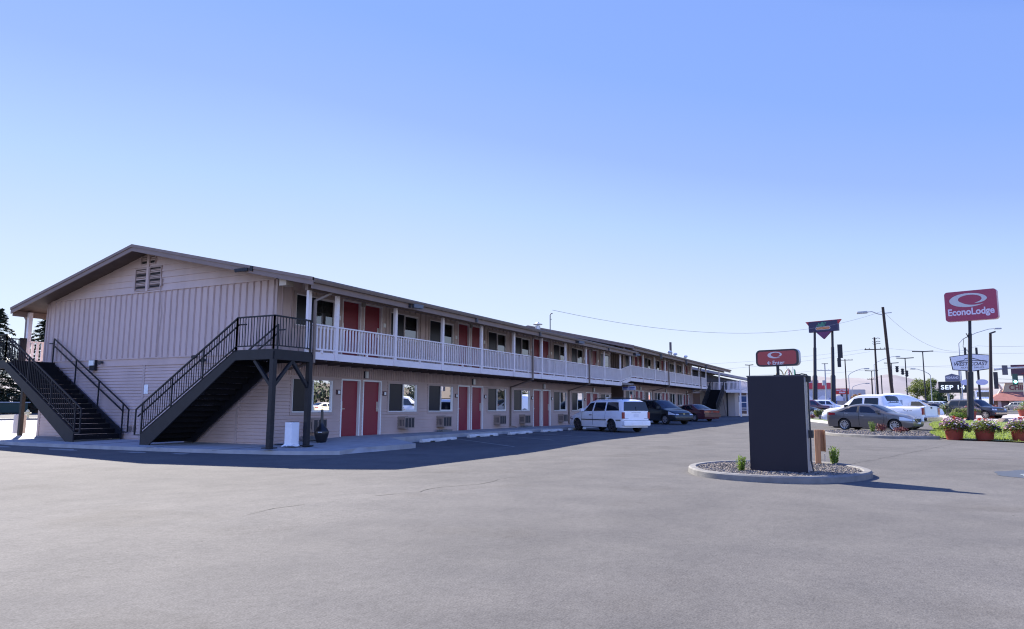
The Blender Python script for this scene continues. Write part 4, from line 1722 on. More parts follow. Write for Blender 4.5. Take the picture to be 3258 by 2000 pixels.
def wheel(parent, c, x, y, r, w, rim, spokes=5, inward=1, hub=0.62):
    """Wheel > tyre, rim; y outward sign given by inward."""
    W = thing('wheel', None, None)
    W.parent = parent
    W.location = c.flip((x, y, r))
    n = 28
    t = MB()
    prof = [(r * hub, -w / 2 + 0.02), (r * 0.9, -w / 2), (r * 0.985, -w / 2 + 0.025), (r, -w / 4), (r, w / 4), (r * 0.985, w / 2 - 0.025), (r * 0.9, w / 2), (r * hub, w / 2 - 0.02)]
    vs, fs = [], []
    for i, (rr, yy) in enumerate(prof):
        vs += [(rr * math.cos(2 * math.pi * k / n), yy, rr * math.sin(2 * math.pi * k / n)) for k in range(n)]
    for i in range(len(prof) - 1):
        for k in range(n):
            a, b = i * n + k, i * n + (k + 1) % n
            fs.append((a, b, b + n, a + n))
    t.add(vs, fs)
    t.build('tyre', TYRE, W, world=False, smooth=True)
    q = MB()
    sg = -1 if y > 0 else 1
    yo = sg * (w / 2 - 0.03)
    rr = r * hub
    q.tube([(0, yo - sg * 0.06, 0), (0, yo - sg * 0.05, 0)], rr, n)
    m2 = MB()
    # rim lip and spokes
    vs = []
    for rad, dy in ((rr, 0.0), (rr, 0.02), (rr * 0.9, 0.015), (rr * 0.88, -0.03)):
        vs += [(rad * math.cos(2 * math.pi * k / n), yo + sg * dy, rad * math.sin(2 * math.pi * k / n)) for k in range(n)]
    fs = []
    for i in range(3):
        for k in range(n):
            a, b = i * n + k, i * n + (k + 1) % n
            fs.append((a, b, b + n, a + n))
    m2.add(vs, fs)
    for k in range(spokes):
        a = 2 * math.pi * k / spokes + 0.3
        m2.bar((rr * 0.12 * math.cos(a), yo, rr * 0.12 * math.sin(a)), (rr * 0.93 * math.cos(a), yo, rr * 0.93 * math.sin(a)), rr * (1.35 / spokes + 0.05), 0.03, up=(0, 1, 0))
    m2.tube([(0, yo - sg * 0.02, 0), (0, yo + sg * 0.018, 0)], rr * 0.22, 14)
    q.cur = 0
    m2.build('rim', rim, W, world=False)
    q.build('brake_disc', BLACKPL, W, world=False)
    return W


def car(name, label, cat, loc, heading, sp, col, group=None, spokes=7, rim=None):
    c = Car(sp)
    root = thing(name, label, cat, loc, heading, group)
    B = lambda n_, m_, mt, par=root, sm=False: c.finish(m_).build(n_, mt, par, world=False, smooth=sm)
    B('body', c.body(), col, sm=True)
    for x in c.wx:
        for y in (1, -1):
            wheel(root, c, x, y * (c.W / 2 - sp.get('ww', 0.2) / 2 - 0.02), c.wr, sp.get('ww', 0.2), rim or RIM, spokes, hub=sp.get('hub', 0.64))
    # dark wheel wells
    m = MB()
    for x in c.wx:
        m.box(x - c.wr - 0.04, x + c.wr + 0.04, -c.W / 2 + 0.24, c.W / 2 - 0.24, c.zs + 0.06, c.wr * 2 + 0.02)
    m.box(0.4, c.L - 0.4, -c.W / 2 + 0.2, c.W / 2 - 0.2, c.zs - 0.03, c.zs + 0.1)
    B('underbody', m, BLACKPL)
    for sg in (1, -1):
        for (xa0, xb0, t0, xa1, xb1, t1) in sp['side_windows']:
            m = MB()
            c.patch_side(m, xa0, xb0, t0, xa1, xb1, t1, sg)
            B('side_window', m, CARGLASS, sm='full')
        m = MB()
        for (x0, x1) in sp['doors']:
            for xx in (x0, x1):
                c.patch_side(m, xx - 0.007, xx + 0.007, 0.1, xx - 0.007 + sp.get('seam_lean', 0.0), xx + 0.007 + sp.get('seam_lean', 0.0), 1.0, sg, 0.004, 1, 8)
        if m.v:
            B('door_seam', m, SEAM)
        m = MB()
        for xx, t in sp.get('handles', []):
            p = c.side(xx, t)
            m.box(xx - 0.1, xx + 0.1, min(sg * (p.y - 0.01), sg * (p.y + 0.035)), max(sg * (p.y - 0.01), sg * (p.y + 0.035)), p.z - 0.02, p.z + 0.02)
        if m.v:
            B('door_handle', m, sp.get('handle_mat', CHROME))
        if 'mirror' in sp:
            xx = sp['mirror']
            p = c.side(xx, 1.08)
            m = MB()
            y0, y1 = sorted((sg * (p.y - 0.02), sg * (p.y + 0.2)))
            m.box(xx - 0.07, xx + 0.06, y0, y1, p.z + 0.0, p.z + 0.16)
            B('mirror', m, sp.get('mirror_mat', col)).data.update()
        if 'strip' in sp:
            t, h = sp['strip']
            m = MB()
            for a, b in ((0.25, c.wx[0] - c.wr - 0.09), (c.wx[0] + c.wr + 0.09, c.wx[1] - c.wr - 0.09), (c.wx[1] + c.wr + 0.09, c.L - 0.15)):
                pz = t
                rows = []
                for i in range(9):
                    x = a + (b - a) * i / 8
                    q = c.side(x, (pz - c.zb(x, False)) / (c.beltz(x) - c.zb(x, False)), 0.012)
                    rows.append([Vector((q.x, q.y * sg, pz - h / 2)), Vector((q.x, q.y * sg, pz + h / 2))])
                m.grid(rows)
            B('side_strip', m, sp.get('strip_mat', BLACKPL))
    if 'windshield' in sp:
        m = MB()
        a, b, e = sp['windshield']
        c.patch_top(m, a, b, e, 2 - e)
        B('windshield', m, CARGLASS, sm='full')
    if 'rear_glass' in sp:
        m = MB()
        a, b, e = sp['rear_glass']
        c.patch_top(m, a, b, e, 2 - e)
        B('rear_window', m, sp.get('rear_glass_mat', CARGLASS), sm='full')
    if 'tail_glass' in sp:
        m = MB()
        y, z0, z1, k = sp['tail_glass']
        c.patch_rear(m, -y, y, z0, z1, 0.014, k)
        B('rear_window', m, CARGLASS)
    for (y0, y1, z0, z1) in sp.get('tail_lights', []):
        for sg in (1, -1):
            m = MB()
            a, b = sorted((sg * y0, sg * y1))
            c.rear_box(m, a, b, z0, z1, 0.006)
            o = B('tail_light', m, REDLENS)
    for (y0, y1, z0, z1, dx) in sp.get('head_lights', []):
        for sg in (1, -1):
            m = MB()
            rows = []
            for i in range(7):
                x = 0.02 + dx * i / 6
                z_a = z0 + (z1 - z0) * 0.1 * i / 6
                pts = []
                for q in (0, 0.5, 1):
                    z = z_a + (z1 - z0 + 0.05 * i / 6) * q
                    zz = min(z, c.beltz(x) + 0.01)
                    p = c.side(x, max(0.02, (zz - c.zb(x)) / (c.beltz(x) - c.zb(x))), 0.008)
                    pts.append(Vector((p.x - 0.006, p.y * sg, zz)))
                rows.append(pts)
            yin = y0
            first = rows[0]
            m.grid([[Vector((c.front_x(p.z) - 0.014, yin * sg, p.z)) for p in first], [Vector((c.front_x(p.z) - 0.014, p.y * 0.97, p.z)) for p in first]])
            m.grid(rows)
            B('headlight', m, CLEARLENS)
    for (y0, y1, z0, z1, mt, nm, o) in sp.get('front_bits', []):
        m = MB()
        x = c.front_x((z0 + z1) / 2)
        m.box(x - o, x + 0.06, y0, y1, z0, z1)
        B(nm, m, mt)
    for (y0, y1, z0, z1, mt, nm, o) in sp.get('rear_bits', []):
        m = MB()
        x = c.rear_x((z0 + z1) / 2)
        m.box(x - 0.06, x + o, y0, y1, z0, z1)
        B(nm, m, mt, sm=False)
    for fnx in sp.get('extra', []):
        fnx(c, B, root)
    return root


def at_ground(x, y):
    return (x, y, gz(x, y))


def roof_rack(c, B, root):
    m = MB()
    for sg in (1, -1):
        m.bar((2.3, sg * 0.62, c.top(2.3) + 0.05), (4.6, sg * 0.62, c.top(4.6) + 0.05), 0.03, 0.03)
        for x in (2.3, 3.4, 4.6):
            m.bar((x, sg * 0.62, c.top(x) - 0.02), (x, sg * 0.62, c.top(x) + 0.05), 0.03, 0.03, up=(1, 0, 0))
    for x in (2.7, 3.6, 4.4):
        m.bar((x, -0.62, c.top(x) + 0.065), (x, 0.62, c.top(x) + 0.065), 0.04, 0.02)
    B('roof_rack', m, BLACKPL)


def van_rear(c, B, root):
    m = MB()
    m.box(c.L - 0.12, c.L + 0.12, -c.W / 2 * 0.93, c.W / 2 * 0.93, 0.33, 0.6)
    o = c.finish(m).build('rear_bumper', WHITEPAINT, root, world=False, bevel=0.035, smooth=True)
    m = MB()
    for y in (-0.33, 0.33):
        m.box(c.L + 0.1, c.L + 0.135, y - 0.05, y + 0.05, 0.42, 0.58)
    B('bumper_guard', m, WHITEPAINT)
    m = MB()
    x = c.rear_x(0.95)
    m.box(x - 0.02, x + 0.012, -0.3, 0.3, 0.985, 1.005)
    for sg in (1, -1):
        m.box(x - 0.02, x + 0.01, min(sg * 0.5, sg * 0.74), max(sg * 0.5, sg * 0.74), 0.69, 0.712)
    B('badge', m, mat('grey_badge', (0.3, 0.3, 0.32), 0.4))
    m = MB()
    x = c.rear_x(1.15)
    m.tube([(x + 0.02, 0, 1.1), (x + 0.025, 0, 1.13)], 0.03, 8)
    m.bar((x + 0.03, 0, 1.12), (x + 0.0, 0.0, 1.3), 0.015, 0.015)
    B('wiper', m, BLACKPL)
    m = MB()
    m.add([(c.rear_x(0.615) + 0.008, -0.8, 0.61), (c.rear_x(0.615) + 0.008, 0.8, 0.61), (c.rear_x(0.63) + 0.008, 0.8, 0.625), (c.rear_x(0.63) + 0.008, -0.8, 0.625)], [(0, 1, 2, 3)])
    B('tailgate_seam', m, SEAM)


WHITEPAINT = paint('white_car_paint', (0.84, 0.84, 0.85))
MINIVAN = dict(L=4.9, W=1.83, wheels=(0.95, 3.98), wr=0.32, ww=0.2, sill=0.25, tumble=0.17, rear_rake=0.13, soft=0.07, archgap=0.07, hub=0.58,
               top=[(0, 0.78), (0.35, 0.88), (1.05, 1.0), (1.95, 1.62), (2.3, 1.68), (4.3, 1.69), (4.75, 1.66), (4.9, 1.6)],
               belt=[(0, 0.7), (1.0, 0.98), (1.4, 1.02), (4.9, 1.08)],
               side_windows=[(1.42, 2.32, 1.05, 1.92, 2.38, 1.86), (2.44, 3.42, 1.05, 2.5, 3.4, 1.86), (3.54, 4.62, 1.05, 3.52, 4.5, 1.86)],
               doors=[(1.38, 2.38), (2.39, 3.48)], mirror=1.5, strip=(0.62, 0.045), handles=[(2.2, 0.78)], handle_mat=BLACKPL,
               windshield=(1.1, 1.9, 0.12), tail_glass=(0.8, 1.09, 1.55, 0.86), tail_lights=[(0.73, 0.88, 0.7, 1.02)],
               rear_bits=[(-0.15, 0.15, 0.78, 0.93, PLATE, 'licence_plate', 0.015)],
               head_lights=[(0.4, 0.7, 0.62, 0.76, 0.25)], extra=[van_rear, roof_rack])
DARKVAN = dict(L=5.08, W=1.95, wheels=(0.98, 4.0), wr=0.35, ww=0.22, sill=0.26, tumble=0.2, rear_rake=0.12, soft=0.1, front_rake=0.09, hub=0.66,
               top=[(0, 0.76), (0.25, 0.92), (0.6, 1.0), (1.2, 1.12), (2.2, 1.68), (2.6, 1.74), (4.5, 1.75), (4.9, 1.68), (5.08, 1.6)],
               belt=[(0, 0.7), (0.9, 0.98), (1.3, 1.06), (5.08, 1.14)],
               side_windows=[(1.6, 2.5, 1.05, 2.15, 2.55, 1.85), (2.62, 3.62, 1.05, 2.66, 3.6, 1.85), (3.74, 4.8, 1.05, 3.7, 4.65, 1.85)],
               doors=[(1.5, 2.56), (2.57, 3.68)], mirror=1.62, windshield=(1.25, 2.15, 0.1), tail_glass=(0.82, 1.15, 1.6, 0.85), tail_lights=[(0.75, 0.92, 0.9, 1.2)],
               head_lights=[(0.5, 0.75, 0.66, 0.84, 0.62)],
               front_bits=[(-0.45, 0.45, 0.66, 0.8, BLACKPL, 'grille', 0.012), (-0.08, 0.08, 0.69, 0.77, CHROME, 'badge', 0.02), (-0.6, 0.6, 0.34, 0.48, BLACKPL, 'air_intake', 0.012)])
OLDSEDAN = dict(L=4.75, W=1.78, wheels=(0.95, 3.65), wr=0.31, ww=0.19, sill=0.22, tumble=0.2, rear_rake=0.03, soft=0.08,
                top=[(0, 0.72), (0.5, 0.84), (1.35, 0.93), (2.1, 1.36), (2.5, 1.4), (3.2, 1.38), (4.0, 1.02), (4.6, 0.98), (4.75, 0.92)],
                belt=[(0, 0.66), (1.3, 0.9), (4.75, 0.94)],
                side_windows=[(1.7, 2.55, 1.06, 2.2, 2.55, 1.86), (2.63, 3.45, 1.06, 2.63, 3.25, 1.86)],
                doors=[(1.5, 2.58), (2.59, 3.5)], mirror=1.75, windshield=(1.42, 2.05, 0.14), rear_glass=(3.28, 3.98, 0.14),
                tail_lights=[(0.1, 0.82, 0.72, 0.84)], rear_bits=[(-0.16, 0.16, 0.44, 0.58, PLATE, 'licence_plate', 0.03), (-0.84, 0.84, 0.6, 0.64, BLACKPL, 'trim_strip', 0.02), (-0.86, 0.86, 0.36, 0.58, None, 'rear_bumper', 0.08)],
                head_lights=[(0.4, 0.65, 0.58, 0.7, 0.2)])


def sedan_bits(c, B, root):
    # grille with chrome V, plate, fog lights, mirror bases
    m = MB()
    m.box(-0.03 + c.front_x(0.6), 0.05, -0.34, 0.34, 0.52, 0.68)
    B('grille', m, BLACKPL)
    m = MB()
    for sg in (1, -1):
        m.bar((c.front_x(0.68) - 0.03, sg * 0.42, 0.7), (c.front_x(0.5) - 0.035, sg * 0.2, 0.5), 0.03, 0.05)
    B('grille_trim', m, CHROME)
    m = MB()
    m.box(-0.05 + c.front_x(0.45), 0.02, -0.16, 0.16, 0.4, 0.5)
    B('licence_plate', m, PLATE)
    m = MB()
    m.box(-0.008 + c.front_x(0.3), 0.05, -0.55, 0.55, 0.26, 0.38)
    B('air_intake', m, BLACKPL)
    for sg in (1, -1):
        m = MB()
        p = c.side(4.45, 0.9)
        rows = []
        for i in range(6):
            x = 4.1 + 0.4 * i / 5
            t0, t1 = 0.8, 0.98 - 0.06 * (1 - i / 5)
            rows.append([Vector((q.x, q.y * sg, q.z)) for q in [c.side(x, t0 + (t1 - t0) * k / 2, 0.008) for k in range(3)]])
        m.grid(rows)
        B('tail_light', m, REDLENS)
        m = MB()
        c.patch_side(m, 2.78, 2.9, 1.04, 2.8, 2.88, 1.88, sg, 0.009, 1, 4)
        B('pillar_trim', m, BLACKPL)


SEDAN = dict(L=4.62, W=1.76, wheels=(0.9, 3.6), wr=0.325, ww=0.2, sill=0.2, tumble=0.2, rear_rake=-0.03, soft=0.13, front_rake=0.1, archgap=0.05, hub=0.7,
             top=[(0, 0.68), (0.2, 0.76), (0.7, 0.92), (1.25, 1.03), (2.1, 1.42), (2.5, 1.485), (2.95, 1.485), (3.4, 1.41), (4.12, 1.13), (4.5, 1.07), (4.62, 1.0)],
             belt=[(0, 0.62), (0.7, 0.84), (1.3, 0.93), (3.0, 0.98), (4.0, 1.02), (4.62, 1.0)],
             side_windows=[(1.62, 2.72, 1.06, 2.25, 2.74, 1.86), (2.86, 3.62, 1.06, 2.86, 3.3, 1.86), (3.66, 3.98, 1.06, 3.38, 3.5, 1.72)],
             doors=[(1.45, 2.76), (2.77, 3.6)], mirror=1.72, handles=[(2.6, 0.8), (3.45, 0.83)], windshield=(1.35, 2.2, 0.12), rear_glass=(3.35, 4.05, 0.12),
             head_lights=[(0.45, 0.7, 0.58, 0.72, 0.62)], extra=[sedan_bits])


def pickup_bits(c, B, root):
    m = MB()
    m.box(c.L - 0.02, c.L + 0.2, -0.9, 0.9, 0.52, 0.72)
    c.finish(m).build('rear_bumper', CHROME, root, world=False, bevel=0.03)
    m = MB()
    m.box(-0.12, 0.1, -0.95, 0.95, 0.5, 0.78)
    c.finish(m).build('front_bumper', CHROME, root, world=False, bevel=0.04)
    m = MB()
    m.box(-0.02, 0.05, -0.6, 0.6, 0.82, 1.08)
    B('grille', m, CHROME)
    # tailgate seam, handle, bed cavity, cab back
    m = MB()
    x = c.rear_x(1.0)
    m.box(x - 0.02, x + 0.018, -0.06, 0.1, 1.2, 1.29)
    B('tailgate_handle', m, BLACKPL)
    m = MB()
    for y in (-0.73, 0.73):
        m.box(x - 0.02, x + 0.01, y - 0.006, y + 0.006, 0.78, 1.32)
    m.box(x - 0.02, x + 0.01, -0.73, 0.73, 0.77, 0.785)
    B('tailgate_seam', m, SEAM)
    m = MB()
    m.box(4.3, 6.05, -0.78, 0.78, 1.335, 1.345)
    B('bed_liner', m, BLACKPL)
    for sg in (1, -1):
        m = MB()
        c.patch_side(m, 5.15, 5.3, 0.72, 5.2, 5.32, 0.8, sg, 0.01, 1, 1)
        c.patch_side(m, 5.36, 5.44, 0.72, 5.42, 5.48, 0.8, sg, 0.01, 1, 1)
        c.patch_side(m, 5.5, 5.66, 0.74, 5.54, 5.68, 0.79, sg, 0.01, 1, 1)
        B('badge', m, mat('grey_badge', (0.3, 0.3, 0.32), 0.4))
        m = MB()
        for i in range(7):
            pass
        p0 = c.side(c.wx[1], 0.5)
        rows = []
        for i in range(13):
            a = math.pi * i / 12
            row = []
            for rr, dy in ((c.wr + 0.06, 0.0), (c.wr + 0.08, 0.05), (c.wr + 0.15, 0.04), (c.wr + 0.19, -0.01)):
                row.append((c.wx[1] + rr * math.cos(a), sg * (p0.y + dy), c.wr + rr * math.sin(a) * 0.98))
            rows.append(row)
        m.grid(rows)
        B('wheel_flare', m, WHITEPAINT, sm=True)


PICKUP = dict(L=6.25, W=2.0, wheels=(1.05, 4.85), wr=0.41, ww=0.26, sill=0.48, tumble=0.13, rear_rake=0.0, soft=0.07, plan_f=0.1, plan_r=0.02, hub=0.55,
              top=[(0, 1.04), (0.2, 1.18), (1.3, 1.3), (2.15, 1.95), (2.5, 2.03), (3.85, 2.03), (4.05, 1.93), (4.24, 1.36), (6.25, 1.35)],
              belt=[(0, 0.95), (1.3, 1.2), (2.0, 1.24), (6.25, 1.27)],
              side_windows=[(1.72, 2.72, 1.05, 2.22, 2.75, 1.82), (2.86, 3.72, 1.05, 2.88, 3.7, 1.82)],
              doors=[(1.6, 2.8), (2.81, 3.8)], mirror=1.8, mirror_mat=BLACKPL, windshield=(1.4, 2.12, 0.12), rear_glass=(4.0, 4.19, 0.15),
              tail_lights=[(0.78, 0.99, 0.86, 1.24)], head_lights=[(0.55, 0.8, 0.84, 1.04, 0.15)], extra=[pickup_bits], handles=[(2.65, 0.8), (3.65, 0.8)], handle_mat=BLACKPL)
SUV = dict(L=4.95, W=1.95, wheels=(0.95, 3.85), wr=0.38, ww=0.24, sill=0.34, tumble=0.15, rear_rake=0.1, soft=0.09, hub=0.62,
           top=[(0, 0.98), (0.2, 1.08), (1.3, 1.2), (2.05, 1.78), (2.4, 1.85), (4.5, 1.84), (4.8, 1.76), (4.95, 1.6)],
           belt=[(0, 0.92), (1.3, 1.16), (4.95, 1.22)],
           side_windows=[(1.65, 2.5, 1.05, 2.1, 2.55, 1.84), (2.65, 3.5, 1.05, 2.66, 3.48, 1.84), (3.6, 4.65, 1.05, 3.58, 4.5, 1.84)],
           doors=[(1.5, 2.58), (2.59, 3.55)], mirror=1.7, windshield=(1.35, 2.02, 0.12), tail_glass=(0.75, 1.25, 1.7, 0.88), tail_lights=[(0.78, 0.95, 0.95, 1.25)],
           head_lights=[(0.5, 0.8, 0.8, 0.98, 0.2)],
           front_bits=[(-0.5, 0.5, 0.72, 0.98, BLACKPL, 'grille', 0.015), (-0.5, 0.5, 0.82, 0.86, CHROME, 'grille_trim', 0.025), (-0.85, 0.85, 0.45, 0.6, CHROME, 'front_bumper', 0.05)])
HEAD = math.atan2(0.83, 0.55)

van = car('minivan', 'white minivan with black windows parked nose-in beside the motel walk', 'minivan', at_ground(36.9, 13.15), HEAD, MINIVAN, WHITEPAINT, rim=DARKRIM, spokes=5)
dk = car('minivan', 'dark green minivan parked nose-out beside the maroon sedan', 'minivan', at_ground(51.6, 14.3), HEAD + math.pi, DARKVAN, paint('dark_green_paint', (0.012, 0.02, 0.026), metal=0.2))
MAROON = paint('maroon_paint', (0.09, 0.02, 0.028))
OLDSEDAN['rear_bits'][2] = (-0.86, 0.86, 0.36, 0.58, MAROON, 'rear_bumper', 0.08)
ms = car('sedan', 'maroon sedan parked nose-in with a full-width tail lamp', 'car', at_ground(60.3, 14.2), HEAD, OLDSEDAN, MAROON)
GREYP = paint('warm_grey_paint', (0.13, 0.12, 0.113), metal=0.4, rough=0.3)
gs = car('sedan', 'warm grey sedan with silver ten-spoke wheels parked beside the gravel kerb island', 'car', at_ground(45.33, 0.38), math.atan2(-2.49, -1.04), SEDAN, GREYP, spokes=10)
pk = car('pickup_truck', 'white crew-cab pickup with its red tail lamp behind the grey sedan', 'pickup truck', at_ground(48.8, 0.45), math.atan2(0.88, 0.47), PICKUP, WHITEPAINT)
# ------------------------------------------------------------------ planting helpers
LEAFY = leaf_mat('leaf_green', (0.12, 0.19, 0.025))
LEAFD = leaf_mat('leaf_dark', (0.04, 0.07, 0.02), 0.35)
LEAFOLIVE = leaf_mat('leaf_olive', (0.11, 0.14, 0.035), 0.4, 0.35, 2)
NEEDLE = mat('needle_green', (0.02, 0.036, 0.02), 0.65, var=0.4, scale=2)
BARK = mat('bark', (0.07, 0.05, 0.038), 0.9, var=0.3, scale=6)
TWIGRED = mat('rust_leaf', (0.2, 0.045, 0.035), 0.65, var=0.4, scale=5)


def leaf(mb, p, n, s, r, asp=0.55):
    """One folded leaf at p facing n."""
    n = Vector(n).normalized()
    a = n.cross(Vector((r.uniform(-1, 1), r.uniform(-1, 1), r.uniform(-1, 1))))
    if a.length < 1e-3:
        a = n.cross(Vector((0, 0, 1)))
    a.normalize()
    b = n.cross(a)
    a, b = a * s, b * s * asp
    mb.add([p - a, p - b + n * s * 0.15, p + a, p + b + n * s * 0.15], [(0, 1, 2, 3)])


def leaf_mass(mb, c, rad, n, s, r, shell=0.55, squash=1.0):
    for _ in range(n):
        v = Vector((r.gauss(0, 1), r.gauss(0, 1), r.gauss(0, 1))).normalized()
        k = shell + (1 - shell) * r.random() ** 0.6
        p = Vector(c) + Vector((v.x * rad[0], v.y * rad[1], v.z * rad[2] * squash)) * k
        leaf(mb, p, v + Vector((r.uniform(-.7, .7), r.uniform(-.7, .7), r.uniform(-.2, .9))), s * r.uniform(0.6, 1.3), r)


def shrub(name, label, loc, w, h, mt, seed, leafs=420, s=0.035, upright=False, group=None, cat='shrub'):
    r = random.Random(seed)
    o = thing(name, label, cat, loc, r.uniform(0, 6), group)
    f = MB()
    if upright:
        k = 16
        for i in range(k):
            a = r.uniform(0, 6.28)
            rr = w / 2 * r.random() ** 0.5 * 0.85
            hh = h * r.uniform(0.65, 1.0) * (1 - 0.35 * (rr / (w / 2)) ** 2)
            for q in range(int(leafs / k)):
                t = r.random() ** 0.8
                p = Vector((rr * (0.55 + 0.6 * t) * math.cos(a) + r.uniform(-.03, .03) * w * 2, rr * (0.55 + 0.6 * t) * math.sin(a) + r.uniform(-.03, .03) * w * 2, h * 0.06 + hh * t * 0.94))
                leaf(f, p, (math.cos(a) + r.uniform(-1, 1), math.sin(a) + r.uniform(-1, 1), r.uniform(0.1, 1.2)), s * (1.2 - 0.6 * t), r, 0.45)
    else:
        for i in range(9):
            a = r.uniform(0, 6.28)
            d = w * 0.26 * r.random() ** 0.5
            q = r.uniform(0.55, 0.8)
            leaf_mass(f, (d * math.cos(a), d * math.sin(a), h * r.uniform(0.42, 0.6)), (w * 0.28 * q * 1.2, w * 0.28 * q * 1.2, h * 0.42 * q * 1.2), int(leafs / 9), s, r)
    f.build('foliage', mt, o, world=False, norm=False)
    t = MB()
    for i in range(4):
        a = r.uniform(0, 6.28)
        t.tube([(0, 0, -0.02), (w * 0.12 * math.cos(a), w * 0.12 * math.sin(a), h * 0.5)], [max(0.008, w * 0.03), 0.004], 5)
    t.build('stem', BARK, o, world=False)
    return o


def tree(name, label, loc, h, cw, mt, seed, n=2600, s=0.16, trunk_h=0.3, group=None, flat=1.0):
    r = random.Random(seed)
    o = thing(name, label, 'tree', loc, 0, group)
    t = MB()
    t.tube([(0, 0, -0.2), (0.05 * h * 0.1, 0, h * trunk_h), (0, 0.02 * h, h * 0.75)], [h * 0.025, h * 0.02, h * 0.006], 9)
    f = MB()
    ends = []
    for i in range(15):
        a = i * 2.399 + r.uniform(-.3, .3)
        z0 = h * (trunk_h + 0.45 * r.random())
        d = cw / 2 * r.uniform(0.45, 0.85)
        z1 = min(h * 0.93, z0 + h * r.uniform(0.05, 0.32))
        e = (d * math.cos(a), d * math.sin(a), z1)
        t.tube([(0, 0, z0), (e[0] * 0.5, e[1] * 0.5, z0 + (z1 - z0) * 0.4), e], [h * 0.011, h * 0.007, h * 0.002], 6)
        ends.append(e)
    for i in range(7):
        ends.append((r.uniform(-.25, .25) * cw, r.uniform(-.25, .25) * cw, h * r.uniform(0.72, 0.95)))
    for e in ends:
        q = cw * r.uniform(0.13, 0.22)
        leaf_mass(f, e, (q, q, q * 0.75 * flat), n // len(ends), s, r, 0.25)
    t.build('trunk', BARK, o, world=False)
    f.build('crown', mt, o, world=False, norm=False)
    return o


def conifer(name, label, loc, h, w, seed, n=70, group=None):
    r = random.Random(seed)
    o = thing(name, label, 'tree', loc, 0, group)
    t = MB()
    t.tube([(0, 0, -0.3), (0, 0, h * 0.97)], [h * 0.022, h * 0.003], 8)
    t.build('trunk', BARK, o, world=False)
    f = MB()
    for i in range(n):
        k = i / n
        z = h * (0.08 + 0.9 * k)
        L = w / 2 * (1 - k) ** 0.8 * r.uniform(0.7, 1.15) + 0.1
        a = i * 2.399 + r.uniform(-.4, .4)
        for q in range(int(26 + 60 * (1 - k))):
            t_ = r.random() ** 0.7
            p = Vector((L * t_ * math.cos(a), L * t_ * math.sin(a), z + L * (0.12 * t_ - 0.42 * t_ * t_) + r.uniform(-.12, .06)))
            side = Vector((-math.sin(a), math.cos(a), 0)) * r.uniform(-1, 1) * L * 0.26 * t_ ** 0.6
            leaf(f, p + side, (r.uniform(-.5, .5), r.uniform(-.5, .5), 1), h * 0.021 * r.uniform(0.7, 1.5), r, 0.42)
    f.build('crown', NEEDLE, o, world=False, norm=False)
    return o


def stones(name, poly_in, n, smin, smax, zoff, m, seed):
    """Gravel stones scattered over a polygon."""
    r = random.Random(seed)
    xs_, ys_ = [p[0] for p in poly_in], [p[1] for p in poly_in]

    def inside(x, y):
        c = False
        for i in range(len(poly_in)):
            a, b = poly_in[i], poly_in[i - 1]
            if (a[1] > y) != (b[1] > y) and x < (b[0] - a[0]) * (y - a[1]) / (b[1] - a[1]) + a[0]:
                c = not c
        return c
    mb = MB()
    k = 0
    while k < n:
        x, y = r.uniform(min(xs_), max(xs_)), r.uniform(min(ys_), max(ys_))
        if not inside(x, y):
            continue
        k += 1
        s = r.uniform(smin, smax)
        a = r.uniform(0, 6.28)
        ca, sa = math.cos(a), math.sin(a)
        z = gz(x, y) + zoff
        P = []
        for (u, v, w) in ((-1, -.7, 0), (1, -.6, 0), (.8, .7, 0), (-.9, .6, 0), (-.5, -.3, .8), (.5, -.35, .9), (.45, .35, .75), (-.45, .3, .85)):
            u, v = u * r.uniform(.75, 1.2), v * r.uniform(.75, 1.2)
            P.append((x + s * (u * ca - v * sa), y + s * (u * sa + v * ca), z + s * w * r.uniform(.6, 1.1)))
        mb.cur = r.randrange(3)
        mb.add(P, [(0, 1, 5, 4), (1, 2, 6, 5), (2, 3, 7, 6), (3, 0, 4, 7), (4, 5, 6, 7)])
    ob = mb.build(name, m, None, norm=False)
    return tag(ob, kind='stuff')


GRAVS = [mat('gravel_grey', (0.15, 0.138, 0.125), 0.85), mat('gravel_tan', (0.22, 0.18, 0.145), 0.85), mat('gravel_dark', (0.06, 0.055, 0.052), 0.85)]
GRAVBED = mat('gravel_bed', (0.09, 0.082, 0.075), 0.9, var=0.45, scale=28, detail=8, bump=0.5)

# ------------------------------------------------------------------ island with the sign pier
loop = smooth_line([(14.84, 3.6), (16.1, 3.42), (16.95, 2.7), (17.45, 1.7), (16.9, 0.75), (15.4, 0.2), (14.2, 0.42), (13.3, 1.15), (13.15, 2.1), (13.6, 3.05)], 6, True)
loop = [(15.2 + (p[0] - 15.2) * 0.95, 1.85 + (p[1] - 1.85) * 0.93) for p in loop]
m = MB()
kerb(m, loop, 0.16, 0.12, True)
tag(m.build('island_kerb', KERB, smooth=True), kind='structure')
cx, cy = 15.2, 1.8
inner = [(cx + (p[0] - cx) * 0.955, cy + (p[1] - cy) * 0.95) for p in loop]
m = MB()
m.add([(cx, cy, 0.09)] + [(p[0], p[1], 0.075) for p in inner], [(0, i + 1, (i + 1) % len(inner) + 1) for i in range(len(inner))])
tag(m.build('gravel_bed', GRAVBED), kind='structure')
stones('gravel', inner, 7500, 0.014, 0.036, 0.078, GRAVS, 11)

# sign pier: dark front, pale metal side
pier = thing('sign_pier', 'tall dark rectangular sign pier standing on the gravel island', 'sign pier', (14.7, 1.83, 0.05))
fr = Vector((14.5, 2.29, 0))
ux = Vector((-0.083, -0.9965, 0))
nx_ = Vector((-0.9965, 0.083, 0))


def PF(u, v, d):
    p = fr + ux * u + nx_ * d
    return (p.x, p.y, v)


